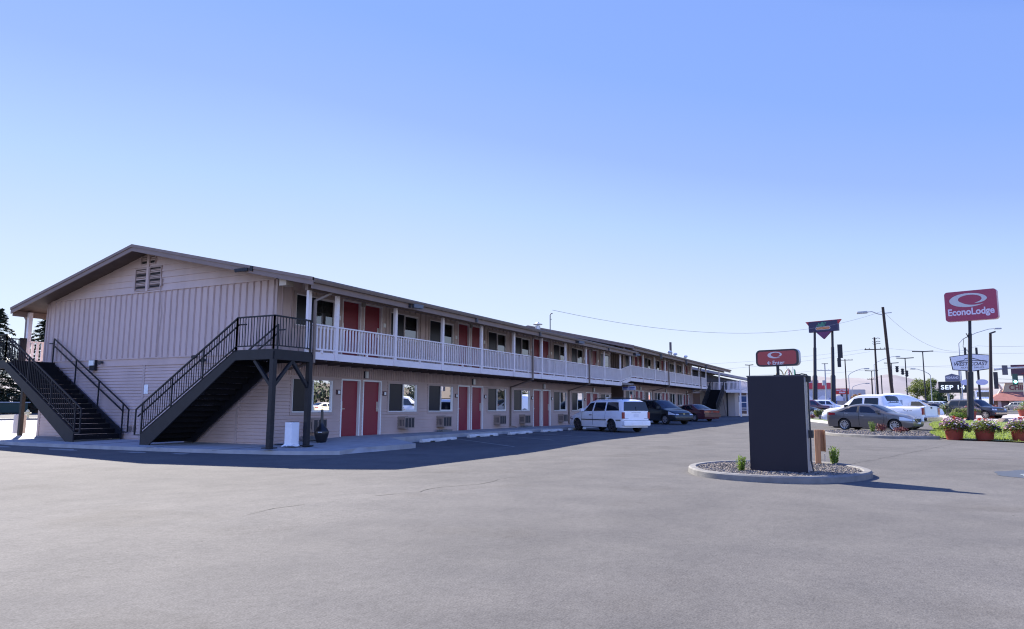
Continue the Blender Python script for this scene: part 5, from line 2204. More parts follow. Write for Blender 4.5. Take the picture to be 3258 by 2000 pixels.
m = MB()
pbox(m, PF, 0, 1.02, 0.05, 1.865, -0.52, 0)
m.build('body', mat('pale_metal', (0.36, 0.35, 0.36), 0.4, metal=0.3, var=0.08, scale=1.5), pier, bevel=0.006)
m = MB()
pbox(m, PF, -0.004, 1.024, 0.05, 1.862, 0.002, 0.03)
m.build('front_panel', mat('navy_panel', (0.013, 0.012, 0.021), 0.5, spec=0.25, var=0.06, scale=2), pier, bevel=0.004)
m = MB()
pbox(m, PF, -0.02, 1.04, 1.862, 1.885, -0.53, 0.02)
m.build('cap', mat('dark_cap', (0.035, 0.033, 0.045), 0.45), pier)
m = MB()
pbox(m, PF, 1.03, 1.1, 1.76, 1.87, -0.3, -0.2)
m.tube([PF(0.85, 1.885, -0.2), PF(0.95, 1.915, -0.22), PF(1.03, 1.9, -0.25), PF(1.05, 1.86, -0.25)], 0.012, 6)
m.tube([PF(1.05, 1.77, -0.25), PF(1.045, 1.3, -0.25), PF(1.05, 0.8, -0.25), PF(1.04, 0.3, -0.25), PF(1.09, 0.06, -0.22)], 0.014, 6)
pbox(m, PF, 1.022, 1.1, 0.72, 0.86, -0.31, -0.2)
m.build('conduit', BLACKPL, pier)
m = MB()
pbox(m, PF, 0.86, 0.93, 1.886, 1.905, -0.1, -0.02)
pbox(m, PF, 0.46, 0.6, 1.886, 1.9, -0.25, -0.12)
m.build('bracket', BLACKMETAL, pier)

# enter sign on its post
ent = thing('enter_sign', 'rounded red sign reading Enter with a left arrow on top of the dark pier', 'sign', (14.72, 1.82, 1.885))
m = MB()
m.tube([PF(0.53, 1.88, -0.18), PF(0.53, 2.09, -0.18)], 0.028, 12)
m.build('post', BLACKMETAL, ent)
so = Vector((14.72, 1.77, 2.235))
su = Vector((-0.27, -0.963, 0)).normalized()
sn = Vector((-su.y * -1, su.x * -1, 0))
sn = Vector((su.y, -su.x, 0))


def SF(u, v, d):
    p = so + su * u + sn * d
    return (p.x, p.y, p.z + v)


def rrect(w, h, r, n=6):
    out = []
    for (sx, sy, a0) in ((1, 1, 0), (-1, 1, 90), (-1, -1, 180), (1, -1, 270)):
        for i in range(n + 1):
            a = R(a0 + 90 * i / n)
            out.append((sx * (w / 2 - r) + r * math.cos(a), sy * (h / 2 - r) + r * math.sin(a)))
    return out


def plane_poly(mb, poly, fn, d):
    mb.add([fn(a, b, d) for a, b in poly], [tuple(range(len(poly)))])


def swoosh(mb, fn, cx, cy, a, b, d):
    """Open ring of varying width, the 'e' emblem."""
    rows = []
    for i in range(81):
        th = R(-68 + 392 * i / 80)
        t = i / 80
        ox, oy = a * math.cos(th), b * math.sin(th)
        ix, iy = a * (0.09 + 0.62 * math.cos(th)), b * (0.12 + 0.62 * math.sin(th))
        so_ = min(1.0, (t / 0.2)) ** 0.8
        lo = max(0.0, (t - 0.74) / 0.26) ** 1.3
        P = (ix + (ox - ix) * so_, iy + (oy - iy) * so_)
        Q = (ix + (ox - ix) * lo, iy + (oy - iy) * lo)
        rows.append([fn(cx + P[0], cy + P[1], d), fn(cx + Q[0], cy + Q[1], d + 0.0005)])
    mb.grid(rows)


SIGNRED = mat('sign_red', (0.3, 0.012, 0.026), 0.35, coat=0.2)
SIGNWHITE = mat('sign_white', (0.7, 0.68, 0.7), 0.45)
SIGNSILVER = mat('sign_silver', (0.55, 0.5, 0.52), 0.4)
SIGNEDGE = mat('sign_edge', (0.5, 0.52, 0.53), 0.4, metal=0.4)
m = MB()
m.prism(rrect(0.83, 0.32, 0.085), SF, -0.13, 0.0)
m.build('cabinet', SIGNEDGE, ent)
m = MB()
rr_o, rr_i = rrect(0.835, 0.325, 0.087), rrect(0.765, 0.262, 0.06)
n = len(rr_o)
m.add([SF(a, b, 0.004) for a, b in rr_o] + [SF(a, b, 0.004) for a, b in rr_i] + [SF(a, b, -0.03) for a, b in rr_o],
      [(i, (i + 1) % n, n + (i + 1) % n, n + i) for i in range(n)] + [(i, (i + 1) % n, 2 * n + (i + 1) % n, 2 * n + i) for i in range(n)])
m.build('frame', mat('sign_frame_dark', (0.018, 0.012, 0.022), 0.4), ent)
m = MB()
plane_poly(m, rrect(0.77, 0.27, 0.06), SF, 0.002)
m.build('face', SIGNRED, ent)
m = MB()
swoosh(m, SF, -0.035, 0.055, 0.145, 0.063, 0.005)
m.build('emblem', SIGNSILVER, ent)
m = MB()
text_on(m, 'Enter', SF, 0.035, -0.13, h=0.075, d=0.006, bold=0.008)
m.bar(SF(-0.185, -0.095, 0.006), SF(-0.115, -0.095, 0.006), 0.012, 0.004, up=tuple(sn))
m.bar(SF(-0.185, -0.095, 0.006), SF(-0.15, -0.062, 0.006), 0.012, 0.004, up=tuple(sn))
m.bar(SF(-0.185, -0.095, 0.006), SF(-0.15, -0.128, 0.006), 0.012, 0.004, up=tuple(sn))
m.build('lettering', SIGNWHITE, ent, norm=False)

WOOD = mat('cedar_wood', (0.42, 0.2, 0.085), 0.65, var=0.3, scale=5, stretch=(6, 6, 0.6), detail=8)
wp = thing('wooden_sign_post', 'short cedar post with a board fixed to it behind the dark pier', 'post', (16.9, 1.22, 0.05), 0.12)
m = MB()
m.box(-0.05, 0.05, 0.0, 0.11, 0, 0.755)
m.build('post', WOOD, wp, world=False, bevel=0.006)
m = MB()
m.box(0.055, 0.08, -0.09, 0.105, 0.3, 0.76)
m.box(-0.045, 0.055, -0.105, -0.08, 0.3, 0.75)
m.build('board', mat('cedar_board', (0.4, 0.2, 0.09), 0.6, var=0.35, scale=6, stretch=(6, 6, 0.6), detail=8), wp, world=False, bevel=0.004)
stk = MB()
stk.box(17.72, 17.745, 1.19, 1.215, 0.03, 0.26)
tag(stk.build('survey_stake', mat('raw_pine', (0.6, 0.48, 0.33), 0.7)), 'thin pale pine stake behind the cedar post', 'stake')
shrub('boxwood', 'small bright boxwood at the front edge of the island beside the dark pier', (14.3, 2.44, 0.07), 0.24, 0.36, LEAFY, 3, 700, 0.022, True, 'young boxwoods')
shrub('boxwood', 'egg-shaped young boxwood beside the cedar post', (16.95, 0.97, 0.07), 0.3, 0.45, LEAFY, 4, 1100, 0.022, True, 'young boxwoods')

# ------------------------------------------------------------------ kerb island by the grey sedan, lawn, planting
isl = smooth_line([(40.9, 2.95), (38.6, 2.55), (36.8, 1.96), (35.4, 0.78), (34.75, -0.44), (35.2, -2.05)], 6)
m = MB()
kerb(m, isl, 0.16, 0.13)
tag(m.build('bay_kerb', KERB, smooth=True), kind='structure')
bk_ = [(41.2, 2.9), (42.2, 2.3), (42.6, 1.2), (42.4, 0.2), (41.7, -0.7), (41.0, -1.95)]
bk_ = smooth_line(bk_, 6)
m = MB()
m.grid(ruled(isl, bk_, 6, 0.085))
tag(m.build('bay_gravel_bed', GRAVBED), kind='structure')
stones('gravel', isl + bk_[::-1], 2600, 0.025, 0.06, 0.085, GRAVS, 12)
shrub('boxwood', 'tiny lime-green boxwood in the bed beside the grey sedan', (40.2, 0.5, 0.1), 0.36, 0.62, LEAFY, 8, 420, 0.035, True, 'young boxwoods')
shrub('barberry', 'little rust-red barberry next to the lime-green boxwood', (40.6, 0.1, 0.1), 0.6, 0.5, TWIGRED, 9, 380, 0.04, False, 'red barberries')
shrub('barberry', 'low red barberry in the bed near the nose of the grey sedan', (39.6, -0.75, 0.1), 0.75, 0.34, TWIGRED, 10, 380, 0.04, False, 'red barberries')

# lawn with blades
GRASS = leaf_mat('lawn_green', (0.16, 0.2, 0.05), 0.0, 0.25, 0.9)
LA = [(36.3, -2.12), (38.5, -2.05), (41, -2.0), (44, -2.2), (46.5, -2.5), (52, -2.7), (57.7, -2.8), (64, -3.4), (70, -4.1)]
LB = [(28.0, -10.6), (33, -16), (40, -18), (46, -20), (52, -21), (58, -22), (64, -24), (72, -26), (84, -28)]
LC = [(35.0, -2.52), (34.3, -3.55), (33.3, -4.7), (31.9, -6.3), (28.0, -10.6)]
m = MB()
m.grid(ruled(LA, LB, 24, 0.05, 3))
m.add([(36.3, -2.12, 0.05)] + [(p[0], p[1], 0.05) for p in LC], [(0, i + 1, i + 2) for i in range(4)])
tag(m.build('lawn', GRASS), kind='structure')
r_ = random.Random(21)
m = MB()
for _ in range(26000):
    t = r_.random()
    q = r_.random() ** 1.6
    i = min(7, int(t * 8))
    f_ = t * 8 - i
    a = (LA[i][0] + (LA[i + 1][0] - LA[i][0]) * f_, LA[i][1] + (LA[i + 1][1] - LA[i][1]) * f_)
    b = (LB[i][0] + (LB[i + 1][0] - LB[i][0]) * f_, LB[i][1] + (LB[i + 1][1] - LB[i][1]) * f_)
    x, y = a[0] + (b[0] - a[0]) * q * 0.75, a[1] + (b[1] - a[1]) * q * 0.75
    z = gz(x, y) + 0.045
    an = r_.uniform(0, 6.28)
    w, h = r_.uniform(0.012, 0.03), r_.uniform(0.04, 0.09)
    m.add([(x - w * math.cos(an), y - w * math.sin(an), z), (x + w * math.cos(an), y + w * math.sin(an), z), (x + r_.uniform(-.04, .04), y + r_.uniform(-.04, .04), z + h)], [(0, 1, 2)])
tag(m.build('grass', leaf_mat('grass_blade', (0.18, 0.23, 0.06), 0.5, 0.3, 1.5), None, norm=False), kind='stuff')
m = MB()
m.grid(ruled([(70, -4.1), (76, -2.6), (84, -1.5), (92, 0), (100, 2)], [(84, -28), (92, -32), (104, -36), (118, -40), (132, -44)], 12, 0.03, 2))
tag(m.build('far_gravel_bed', mat('pinkish_gravel', (0.4, 0.36, 0.34), 0.9, var=0.25, scale=2.5, detail=8)), kind='structure')
m = MB()
m.grid(ruled([(66, 6.1), (58.2, 3.55)], [(76, 7.2), (70, 4.4)], 4, 0.05, 3))
tag(m.build('lawn_strip', GRASS), kind='structure')
m = MB()
m.grid(ruled([(76, 7.2), (70, 4.4)], [(92, 9), (92, 4.6)], 4, 0.04, 3))
tag(m.build('strip_gravel_bed', GRAVBED), kind='structure')
m = MB()
kerb(m, [(72, 7.8), (65.8, 5.95), (58.2, 3.5), (57.0, 2.6)], 0.22, 0.16)
tag(m.build('strip_kerb', mat('bright_kerb', (0.6, 0.6, 0.58), 0.8)), kind='structure')
shrub('clipped_shrub', 'rounded yellow-green shrub in front of the dark parked car', (78, 5.6, 0.3), 1.35, 0.95, LEAFOLIVE, 31, 900, 0.07, False, 'clipped shrubs')
shrub('clipped_shrub', 'rounded grey-green shrub touching the nose of the white pickup', (80.5, 4.3, 0.3), 1.4, 1.05, LEAFD, 32, 900, 0.07, False, 'clipped shrubs')
shrub('barberry', 'rust-red clump on the gravel in front of the yellow-green shrub', (72.6, 5.8, 0.27), 1.3, 0.5, TWIGRED, 33, 420, 0.06, False, 'red barberries')
shrub('clipped_shrub', 'dark green mound behind the pickup tailgate', (84, -6.2, 0.36), 2.6, 1.6, LEAFD, 34, 1500, 0.08, False, 'clipped shrubs')
shrub('clipped_shrub', 'pale olive rounded bush next to the tall dark sign pole', (76, -6.35, 0.3), 1.9, 1.25, LEAFOLIVE, 35, 1700, 0.06, False, 'clipped shrubs')
shrub('clipped_shrub', 'low bright green bush at the foot of the tall dark sign pole', (72.8, -5.85, 0.28), 1.7, 0.75, LEAFY, 36, 1300, 0.06, False, 'clipped shrubs')
for i, (x, y, w, h, mt_, lab) in enumerate(((108, -15.6, 1.6, 1.9, LEAFY, 'tall light green bush under the utility pole'), (104, -17.5, 1.0, 0.7, LEAFOLIVE, 'small olive tuft on the pinkish gravel'),
                                           (96, -16.4, 1.2, 0.6, LEAFOLIVE, 'low olive mound on the near pinkish gravel'), (108, -20.5, 1.9, 2.1, LEAFD, 'tall dark green bush before the parked cars of the cafe'))):
    shrub('verge_bush', lab, (x, y, gz(x, y)), w, h, mt_, 40 + i, 700, 0.08, False, 'bushes on the gravel verge')
rk = MB()
rk.add([(67.5 + 0.45 * math.cos(a) * (1 + .2 * math.sin(3 * a)), -8.3 + 0.55 * math.sin(a), 0.2) for a in [i * .7 for i in range(9)]] +
       [(67.5 + 0.25 * math.cos(a), -8.3 + 0.3 * math.sin(a + .2), 0.5 + .05 * math.sin(2 * a)) for a in [i * .7 for i in range(9)]],
       [(i, (i + 1) % 9, 9 + (i + 1) % 9, 9 + i) for i in range(9)] + [tuple(range(9, 18))])
tag(rk.build('boulder', mat('brown_rock', (0.2, 0.15, 0.12), 0.9, var=0.3, scale=3)), 'brown rock on the grass near the tall dark sign pole', 'rock')
sp_ = MB()
sp_.lathe([(0.05, 0.0), (0.05, 0.38), (0.035, 0.42), (0.01, 0.44)], (39.2, -5.6, 0.08), 10)
tag(sp_.build('white_standpipe', WHITE), 'slim white pipe standing in the grass behind the flower pots', 'pipe')

TERRA = mat('terracotta_red', (0.28, 0.045, 0.03), 0.6, var=0.15, scale=4)
PINK = mat('petal_pink', (0.5, 0.26, 0.31), 0.6, var=0.3, scale=9)
PALEP = mat('petal_pale', (0.52, 0.45, 0.46), 0.6)
REDP = mat('petal_red', (0.6, 0.05, 0.02), 0.55)
PURP = mat('petal_purple', (0.14, 0.05, 0.35), 0.55)


def flower_pot(label, loc, seed, d=0.9, h=0.62, pink=0.5):
    r = random.Random(seed)
    o = thing('flower_pot', label, 'flower pot', loc, 0, 'red barrel planters')
    m = MB()
    m.lathe([(d * 0.37, 0), (d * 0.39, 0.02), (d * 0.47, h * 0.7), (d * 0.475, h * 0.72), (d * 0.5, h * 0.73), (d * 0.515, h), (d * 0.47, h), (d * 0.45, h * 0.9)], n=28)
    m.build('tub', TERRA, o, world=False, smooth=True)
    f = MB()
    for i in range(1900):
        a = r.uniform(0, 6.28)
        rr = d * 0.8 * r.random() ** 0.5
        z = h + 0.30 * (1 - (rr / (d * 0.78)) ** 2) * r.random() - 0.34 * max(0, rr / (d * 0.5) - 1) * r.random()
        leaf(f, Vector((rr * math.cos(a), rr * math.sin(a), z)), (r.uniform(-.6, .6), r.uniform(-.6, .6), 1), 0.04 * r.uniform(.7, 1.4), r)
    f.build('foliage', LEAFOLIVE, o, world=False, norm=False)
    f = MB()
    for i in range(int(420 * pink)):
        a = r.uniform(0, 6.28)
        rr = d * 0.76 * r.random() ** 0.35
        z = h + 0.06 + 0.32 * (1 - (rr / (d * 0.78)) ** 2) - 0.30 * max(0, rr / (d * 0.5) - 1) * r.random() + r.uniform(-.03, .06)
        f.cur = 0 if r.random() < pink else (1 if r.random() < 0.85 else 2)
        for k in range(2):
            leaf(f, Vector((rr * math.cos(a), rr * math.sin(a), z)), (r.uniform(-.9, .9), r.uniform(-.9, .9), 1), 0.04, r, 0.9)
    for i in range(4):
        a = r.uniform(0, 6.28)
        rr = d * 0.3 * r.random()
        f.cur = 3
        c = Vector((rr * math.cos(a), rr * math.sin(a), h + 0.36 + r.uniform(-.06, .06)))
        for k in range(20):
            v = Vector((r.gauss(0, 1), r.gauss(0, 1), r.gauss(0, .6))).normalized()
            leaf(f, c + v * 0.055, v, 0.026, r, 0.9)
    f.build('flowers', [PINK, PALEP, PURP, REDP], o, world=False, norm=False)
    return o


flower_pot('barrel of pale pink petunias under red geraniums, nearest the kerb end', (35.15, -2.6, 0.0), 51, 0.73, 0.52, 0.6)
flower_pot('barrel with trailing olive foliage hanging over its rim, middle of the grass row', (34.75, -3.62, 0.0), 52, 0.73, 0.5, 0.22)
flower_pot('barrel with mauve flowers cut by the photo edge', (34.3, -4.78, 0.0), 53, 0.73, 0.52, 0.5)
flower_pot('barrel with tan dried blooms standing alone beyond the grass', (83.6, -9.6, 0.37), 54, 1.4, 0.8, 0.4)
flower_pot('distant barrel beside the gravel verge at the photo edge', (96, -13.9, 0.47), 55, 1.4, 0.8, 0.5)
flower_pot('barrel half hidden behind the olive bush', (79.5, -7.2, 0.32), 56, 1.2, 0.8, 0.3)
# ------------------------------------------------------------------ roadside signs, poles, wires, far buildings
def board_fn(c, az):
    """Plane facing the viewer; az turns it about z (0 faces -X). u runs to the viewer's right."""
    u = Vector((math.sin(az) * -1, -math.cos(az), 0))
    n = Vector((-math.cos(az), math.sin(az), 0))

    def f(a, b, d):
        p = Vector(c) + u * a + n * d
        return (p.x, p.y, p.z + b)
    return f


# tall motel pylon
ec = thing('motel_pylon', 'tall red motel pylon reading EconoLodge on a stepped dark pole', 'sign', (72.9, -6.7, 0.27))
m = MB()
m.tube([(72.9, -6.62, 0.1), (72.9, -6.63, 0.3), (72.9, -6.66, 0.36), (72.88, -6.88, 4.4)], [0.34, 0.34, 0.27, 0.25], 20)
m.tube([(72.88, -6.88, 4.4), (72.87, -6.885, 4.46), (72.84, -7.08, 7.7)], [0.25, 0.16, 0.15], 20)
m.tube([(72.84, -7.08, 7.7), (72.84, -7.085, 7.75), (72.82, -7.16, 9.2)], [0.15, 0.12, 0.12], 20)
m.build('pole', DARKPOLE, ec, smooth=True)
EF = board_fn((72.5, -7.25, 10.12), 0.3)
m = MB()
m.prism(rrect(3.9, 2.6, 0.25), EF, -0.55, 0.0)
m.build('cabinet', mat('sign_pink_edge', (0.5, 0.28, 0.33), 0.4), ec)
m = MB()
plane_poly(m, rrect(3.87, 2.57, 0.24), EF, 0.01)
m.build('face', mat('pylon_red', (0.3, 0.02, 0.075), 0.35), ec)
m = MB()
swoosh(m, EF, -0.15, 0.48, 1.42, 0.6, 0.03)
m.build('emblem', mat('pylon_silver', (0.5, 0.47, 0.52), 0.4), ec)
m = MB()
text_on(m, 'EconoLodge', EF, 0.0, -0.78, h=0.56, w=3.45, d=0.03, bold=0.03)
m.build('lettering', mat('pylon_letter', (0.62, 0.52, 0.68), 0.4), ec, norm=False)
m = MB()
m.tube([(72.8, -6.95, 7.5), (72.8, -6.6, 7.3), (72.8, -6.5, 6.6), (72.8, -6.9, 6.1)], 0.025, 5)
m.tube([(72.8, -6.95, 7.4), (72.8, -6.8, 7.75)], 0.04, 5)
m.build('service_drop', BLACKPL, ec)


def pylon_pole(mb, x, y, z0, segs):
    for (ra, rb, za, zb_) in segs:
        mb.lathe([(ra, za), (rb, zb_)], (x, y, 0), 16)


# dark blue two-post sign
bs = thing('loan_shop_pylon', 'dark blue and red board with a pointed base on two stepped dark posts', 'sign', (121.5, 7.5, 0.68))
for (ya, yb_) in ((9.32, 8.8), (6.7, 6.27)):
    m = MB()
    P_ = lambda z: (121.5, ya + (yb_ - ya) * z / 13.2, z)
    m.tube([P_(0.4), P_(6.2), P_(6.4), P_(10.6), P_(10.75), P_(13.2)], [0.36, 0.36, 0.25, 0.24, 0.19, 0.18], 16)
    m.build('post', DARKPOLE, bs, smooth=True)
BF = board_fn((121.0, 7.55, 13.95), 0.42)
NAVY = mat('navy_board', (0.02, 0.018, 0.07), 0.4)
m = MB()
m.prism([(-2.35, -0.85), (2.35, -0.85), (2.35, 0.85), (-2.35, 0.85)], BF, -0.5, 0)
m.build('board', NAVY, bs)
m = MB()
m.prism([(-2.85, 0.87), (2.85, 0.87), (2.36, 0.25), (2.36, 0.8), (-2.36, 0.8), (-2.36, 0.25)], BF, -0.4, 0.02)
m.build('top_trim', mat('board_crimson', (0.4, 0.02, 0.05), 0.4), bs)
m = MB()
m.prism([(-1.2, -0.87), (1.2, -0.87), (0, -2.0)], BF, -0.4, -0.02)
m.build('pointed_base', mat('board_purple', (0.12, 0.02, 0.1), 0.4), bs)
m = MB()
plane_poly(m, rrect(2.4, 0.5, 0.24), lambda a, b, d: BF(a, b - 0.3, d), 0.02)
m.build('banner', mat('banner_pale', (0.5, 0.55, 0.55), 0.5), bs)
m = MB()
plane_poly(m, rrect(2.2, 0.38, 0.18), lambda a, b, d: BF(a, b - 0.3, d), 0.035)
m.build('banner', mat('banner_orange', (0.55, 0.12, 0.04), 0.5), bs)
m = MB()
text_on(m, 'MONEYTREE', BF, 0, -0.4, h=0.2, w=1.9, d=0.05, bold=0.02)
m.build('lettering', mat('banner_letter', (0.6, 0.42, 0.2), 0.5), bs, norm=False)
m = MB()
rr = random.Random(2)
for k in range(34):
    a = rr.uniform(0, math.pi)
    q = rr.uniform(0.1, 1.0)
    px_, py_ = 1.05 * q * math.cos(a), 0.02 + 0.55 * q * math.sin(a)
    poly = [(px_ + 0.14 * math.cos(t), py_ + 0.1 * math.sin(t)) for t in [i * 1.05 for i in range(6)]]
    plane_poly(m, poly, BF, 0.02 + 0.0006 * k)
m.build('emblem', mat('emblem_green', (0.05, 0.2, 0.14), 0.5), bs)
m = MB()
m.box(121.9, 122.3, 5.0, 5.7, 9.0, 11.1)
m.box(121.9, 122.3, 5.3, 5.8, 7.6, 9.0)
m.build('side_box', DARKPOLE, bs)

# auto dealer sign
wc = thing('auto_dealer_sign', 'white six-sided auto dealer board with a dark outline on two dark posts', 'sign', (123.9, -12, 0.7))
for (x, y) in ((123.7, -11.25), (124.5, -12.75)):
    m = MB()
    m.box(x - 0.14, x + 0.14, y - 0.14, y + 0.14, 0.5, 10.2)
    m.build('post', DARKPOLE, wc)
WF = board_fn((123.3, -11.95, 7.95), 0.15)
hexo = [(-2.48, -1.03), (0.05, -1.28), (2.2, -0.97), (2.5, 1.02), (0.05, 1.3), (-2.75, 0.95)]
hexi = [(a * 0.955, b * 0.92) for a, b in hexo]
m = MB()
m.prism(hexo, WF, -0.4, 0.0)
m.build('cabinet', DARKPOLE, wc)
m = MB()
plane_poly(m, hexi, WF, 0.012)
m.build('face', mat('pale_sign_face', (0.62, 0.63, 0.68), 0.5), wc)
m = MB()
text_on(m, 'WEST COAST', WF, -0.1, -0.42, h=0.5, w=4.2, d=0.04, bold=0.015, shear=0.3)
text_on(m, 'AUTO  SALES', WF, 0, -0.82, h=0.22, w=2.9, d=0.04)
m.build('lettering', mat('sign_ink', (0.03, 0.03, 0.06), 0.5), wc, norm=False)
m = MB()
rows = []
for i in range(25):
    t = i / 24
    x = -1.9 + 3.7 * t
    y = 0.25 + 0.42 * math.sin(math.pi * min(1, t * 1.15)) ** 1.5 if 0.25 < t < 0.87 else 0.25 + 0.1 * math.sin(math.pi * t)
    w = 0.05 * math.sin(math.pi * t) + 0.01
    rows.append([WF(x, y - w, 0.04), WF(x, y + w, 0.04)])
m.grid(rows)
rows = [[WF(-1.9 + 3.7 * i / 16, 0.14 + 0.16 * math.sin(math.pi * i / 16) - 0.04, 0.045), WF(-1.9 + 3.7 * i / 16, 0.16 + 0.16 * math.sin(math.pi * i / 16) + 0.03, 0.045)] for i in range(17)]
m.grid(rows)
m.build('emblem', MATS['sign_ink'], wc)
for y, nm in ((-11.1, 0), (-13.0, 1)):
    m = MB()
    f2 = board_fn((123.2, y, 5.1), 0.15)
    m.prism([(0.75 * math.cos(i * 0.3142), 0.42 * math.sin(i * 0.3142)) for i in range(20)], f2, -0.06, 0)
    m.build('oval_sign', mat('pale_lilac', (0.5, 0.5, 0.66), 0.5), wc)

# LED board
led = thing('date_board', 'black electronic board showing SEP 14', 'sign', (146.6, -11.1, 0.9))
LF = board_fn((146.4, -11.1, 5.0), 0.12)
m = MB()
m.prism([(-2.15, -0.98), (2.15, -0.98), (2.15, 0.98), (-2.15, 0.98)], LF, -0.5, 0)
m.build('cabinet', mat('led_black', (0.008, 0.008, 0.01), 0.5), led)
m = MB()
text_on(m, 'SEP 14', LF, 0, -0.36, h=0.72, w=3.55, d=0.03, bold=0.02, spacing=1.08)
m.build('lettering', mat('led_white', (0.8, 0.85, 0.9), 0.5, emit=(0.85, 0.95, 1.0, 0.3)), led, norm=False)
m = MB()
m.prism([(-1.05, 1.0), (1.05, 1.0), (1.05, 2.0), (0, 2.35), (-1.05, 2.0)], LF, -0.4, -0.02)
m.build('top_board', mat('dim_top_board', (0.12, 0.12, 0.17), 0.5), led)
m = MB()
text_on(m, 'HIGHLAND', LF, 0, 1.45, h=0.42, w=1.9, d=0.0, bold=0.02)
m.build('lettering', SIGNWHITE, led, norm=False)
m = MB()
m.tube([(146.8, -10.4, 0.6), (146.8, -10.4, 4.2)], 0.2, 10)
m.tube([(146.9, -12.3, 0.6), (146.9, -12.3, 9.4)], 0.26, 10)
m.build('post', GREYPOLE, led)

# red mattress shop board
mf = thing('red_shop_sign', 'small red board reading Mattress Firm on short posts', 'sign', (220.9, 9.7, 1.1))
MF = board_fn((220.8, 9.7, 5.95), 0.1)
m = MB()
m.prism([(-1.8, -0.8), (1.8, -0.8), (1.8, 0.8), (-1.8, 0.8)], MF, -0.3, 0)
m.build('face', mat('bright_sign_red', (0.5, 0.02, 0.02), 0.45), mf)
m = MB()
text_on(m, 'MATTRESS', MF, 0, 0.15, h=0.38, w=2.9, d=0.02, bold=0.03, shear=0.15)
text_on(m, 'FIRM', MF, 0, -0.5, h=0.4, w=1.6, d=0.02, bold=0.03, shear=0.15)
m.build('lettering', SIGNWHITE, mf, norm=False)
m = MB()
m.box(220.9, 221.2, 9.6, 10.0, 0.8, 5.2)
m.build('post', DARKPOLE, mf)


def lot_lamp(label, x, y, z, heads=2, w=1.3):
    o = thing('parking_lot_lamp', label, 'lamp post', (x, y, gz(x, y)), 0, 'flat-headed lot lamps')
    m = MB()
    m.lathe([(0.14, 0), (0.1, z - gz(x, y))], (x, y, gz(x, y)), 10)
    m.build('post', DARKPOLE, o)
    m = MB()
    for s in (-1, 1):
        m.bar((x, y, z), (x, y + s * w, z + 0.08), 0.5, 0.16)
    m.build('lamp_head', DARKPOLE, o)
    return o


lot_lamp('flat-headed lamp post rising from the round green tree', 160.9, -7.6, 12.3, w=1.8)
lot_lamp('flat-headed lamp post carrying traffic lights in front of the dry hill', 170.9, -4.8, 11.7, w=1.6)
lot_lamp('flat-headed lamp post just right of the leaning street-light pole', 186.6, -2.4, 11.6, w=1.5)
lot_lamp('flat-headed lamp post behind the crossarm pole', 201.6, 1.9, 10.6, w=1.5)
lot_lamp('flat-headed lamp post over the lobby roof', 171.8, 26.7, 11.0, w=0.9)


def cobra(label, x, y, z, ex, ey, ez, zb=None):
    o = thing('street_lamp', label, 'street lamp', (x, y, gz(x, y)), 0, 'curved-arm street lamps')
    m = MB()
    base = gz(x, y) - 0.1
    m.tube([(x, y, base), (x, y, z), (x + (ex - x) * 0.12, y + (ey - y) * 0.12, z + (ez - z) * 0.3), (x + (ex - x) * 0.5, y + (ey - y) * 0.5, z + (ez - z) * 0.72),
            (x + (ex - x) * 0.85, y + (ey - y) * 0.85, z + (ez - z) * 0.97), (ex, ey, ez)], [0.1, 0.075, 0.065, 0.06, 0.055, 0.05], 8)
    m.build('pole', GREYPOLE, o, smooth=True)
    m = MB()
    d = Vector((ex - x, ey - y, 0)).normalized()
    m.bar((ex, ey, ez), (ex + d.x * 1.1, ey + d.y * 1.1, ez + 0.02), 0.4, 0.22)
    m.build('lamp_head', GREYPOLE, o, bevel=0.05)
    return o


cobra('curved-arm street lamp behind the tall motel pylon', 140.5, -11.96, 12.1, 142.9, -17.4, 14.6)
cobra('curved-arm street lamp leaning over the red mattress sign', 165.9, 5.9, 8.1, 167.2, 3.0, 9.5)
cobra('curved-arm street lamp beside the round green tree', 173.7, -9.3, 8.2, 172.2, -6.6, 9.5)
cobra('curved-arm street lamp partly hidden by the leaning street-light pole', 190.5, 1.2, 11.5, 192.6, -3.4, 13.5)
cobra('far curved-arm street lamp between the dark blue board and the crossarm pole', 205, 6.6, 6.6, 205.5, 3.6, 7.6)

# utility poles
ul = thing('street_light_pole', 'leaning dark wooden pole with a street light arm above the white pickup', 'utility pole', (90.8, -0.95, 0.4))
m = MB()
m.tube([(90.9, -1.25, 0.2), (90.5, -1.0, 4.5), (89.4, -0.66, 12.5)], [0.19, 0.175, 0.145], 12)
m.build('pole', WOODPOLE, ul, smooth=True)
m = MB()
m.tube([(89.45, -0.6, 11.65), (89.2, -0.2, 11.7), (88.9, 0.45, 11.98), (88.75, 0.85, 11.95)], 0.05, 8)
m.tube([(89.5, -0.8, 11.8), (89.6, -1.5, 11.85)], 0.05, 6)
m.build('arm', GREYPOLE, ul)
m = MB()
m.bar((88.75, 0.85, 11.92), (88.4, 2.0, 11.85), 0.42, 0.26)
m.build('lamp_head', GREYPOLE, ul, bevel=0.08)


def upole(label, x, y, top, arms, r0=0.2, lean=0.0, mt=None):
    o = thing('utility_pole', label, 'utility pole', (x, y, gz(x, y)), 0, 'wooden utility poles')
    m = MB()
    m.tube([(x, y, gz(x, y) - 0.2), (x, y + lean, top)], [r0, r0 * 0.65], 10)
    m.build('pole', mt or WOODPOLE, o, smooth=True)
    for (z, hw_) in arms:
        m = MB()
        m.bar((x - 0.2, y + hw_, z), (x - 0.2, y - hw_, z), 0.12, 0.16)
        for k in (-0.9, -0.5, 0.5, 0.9):
            m.tube([(x - 0.2, y + hw_ * k, z + 0.08), (x - 0.2, y + hw_ * k, z + 0.32)], 0.05, 6)
        m.build('crossarm', mt or WOODPOLE, o)
    return o


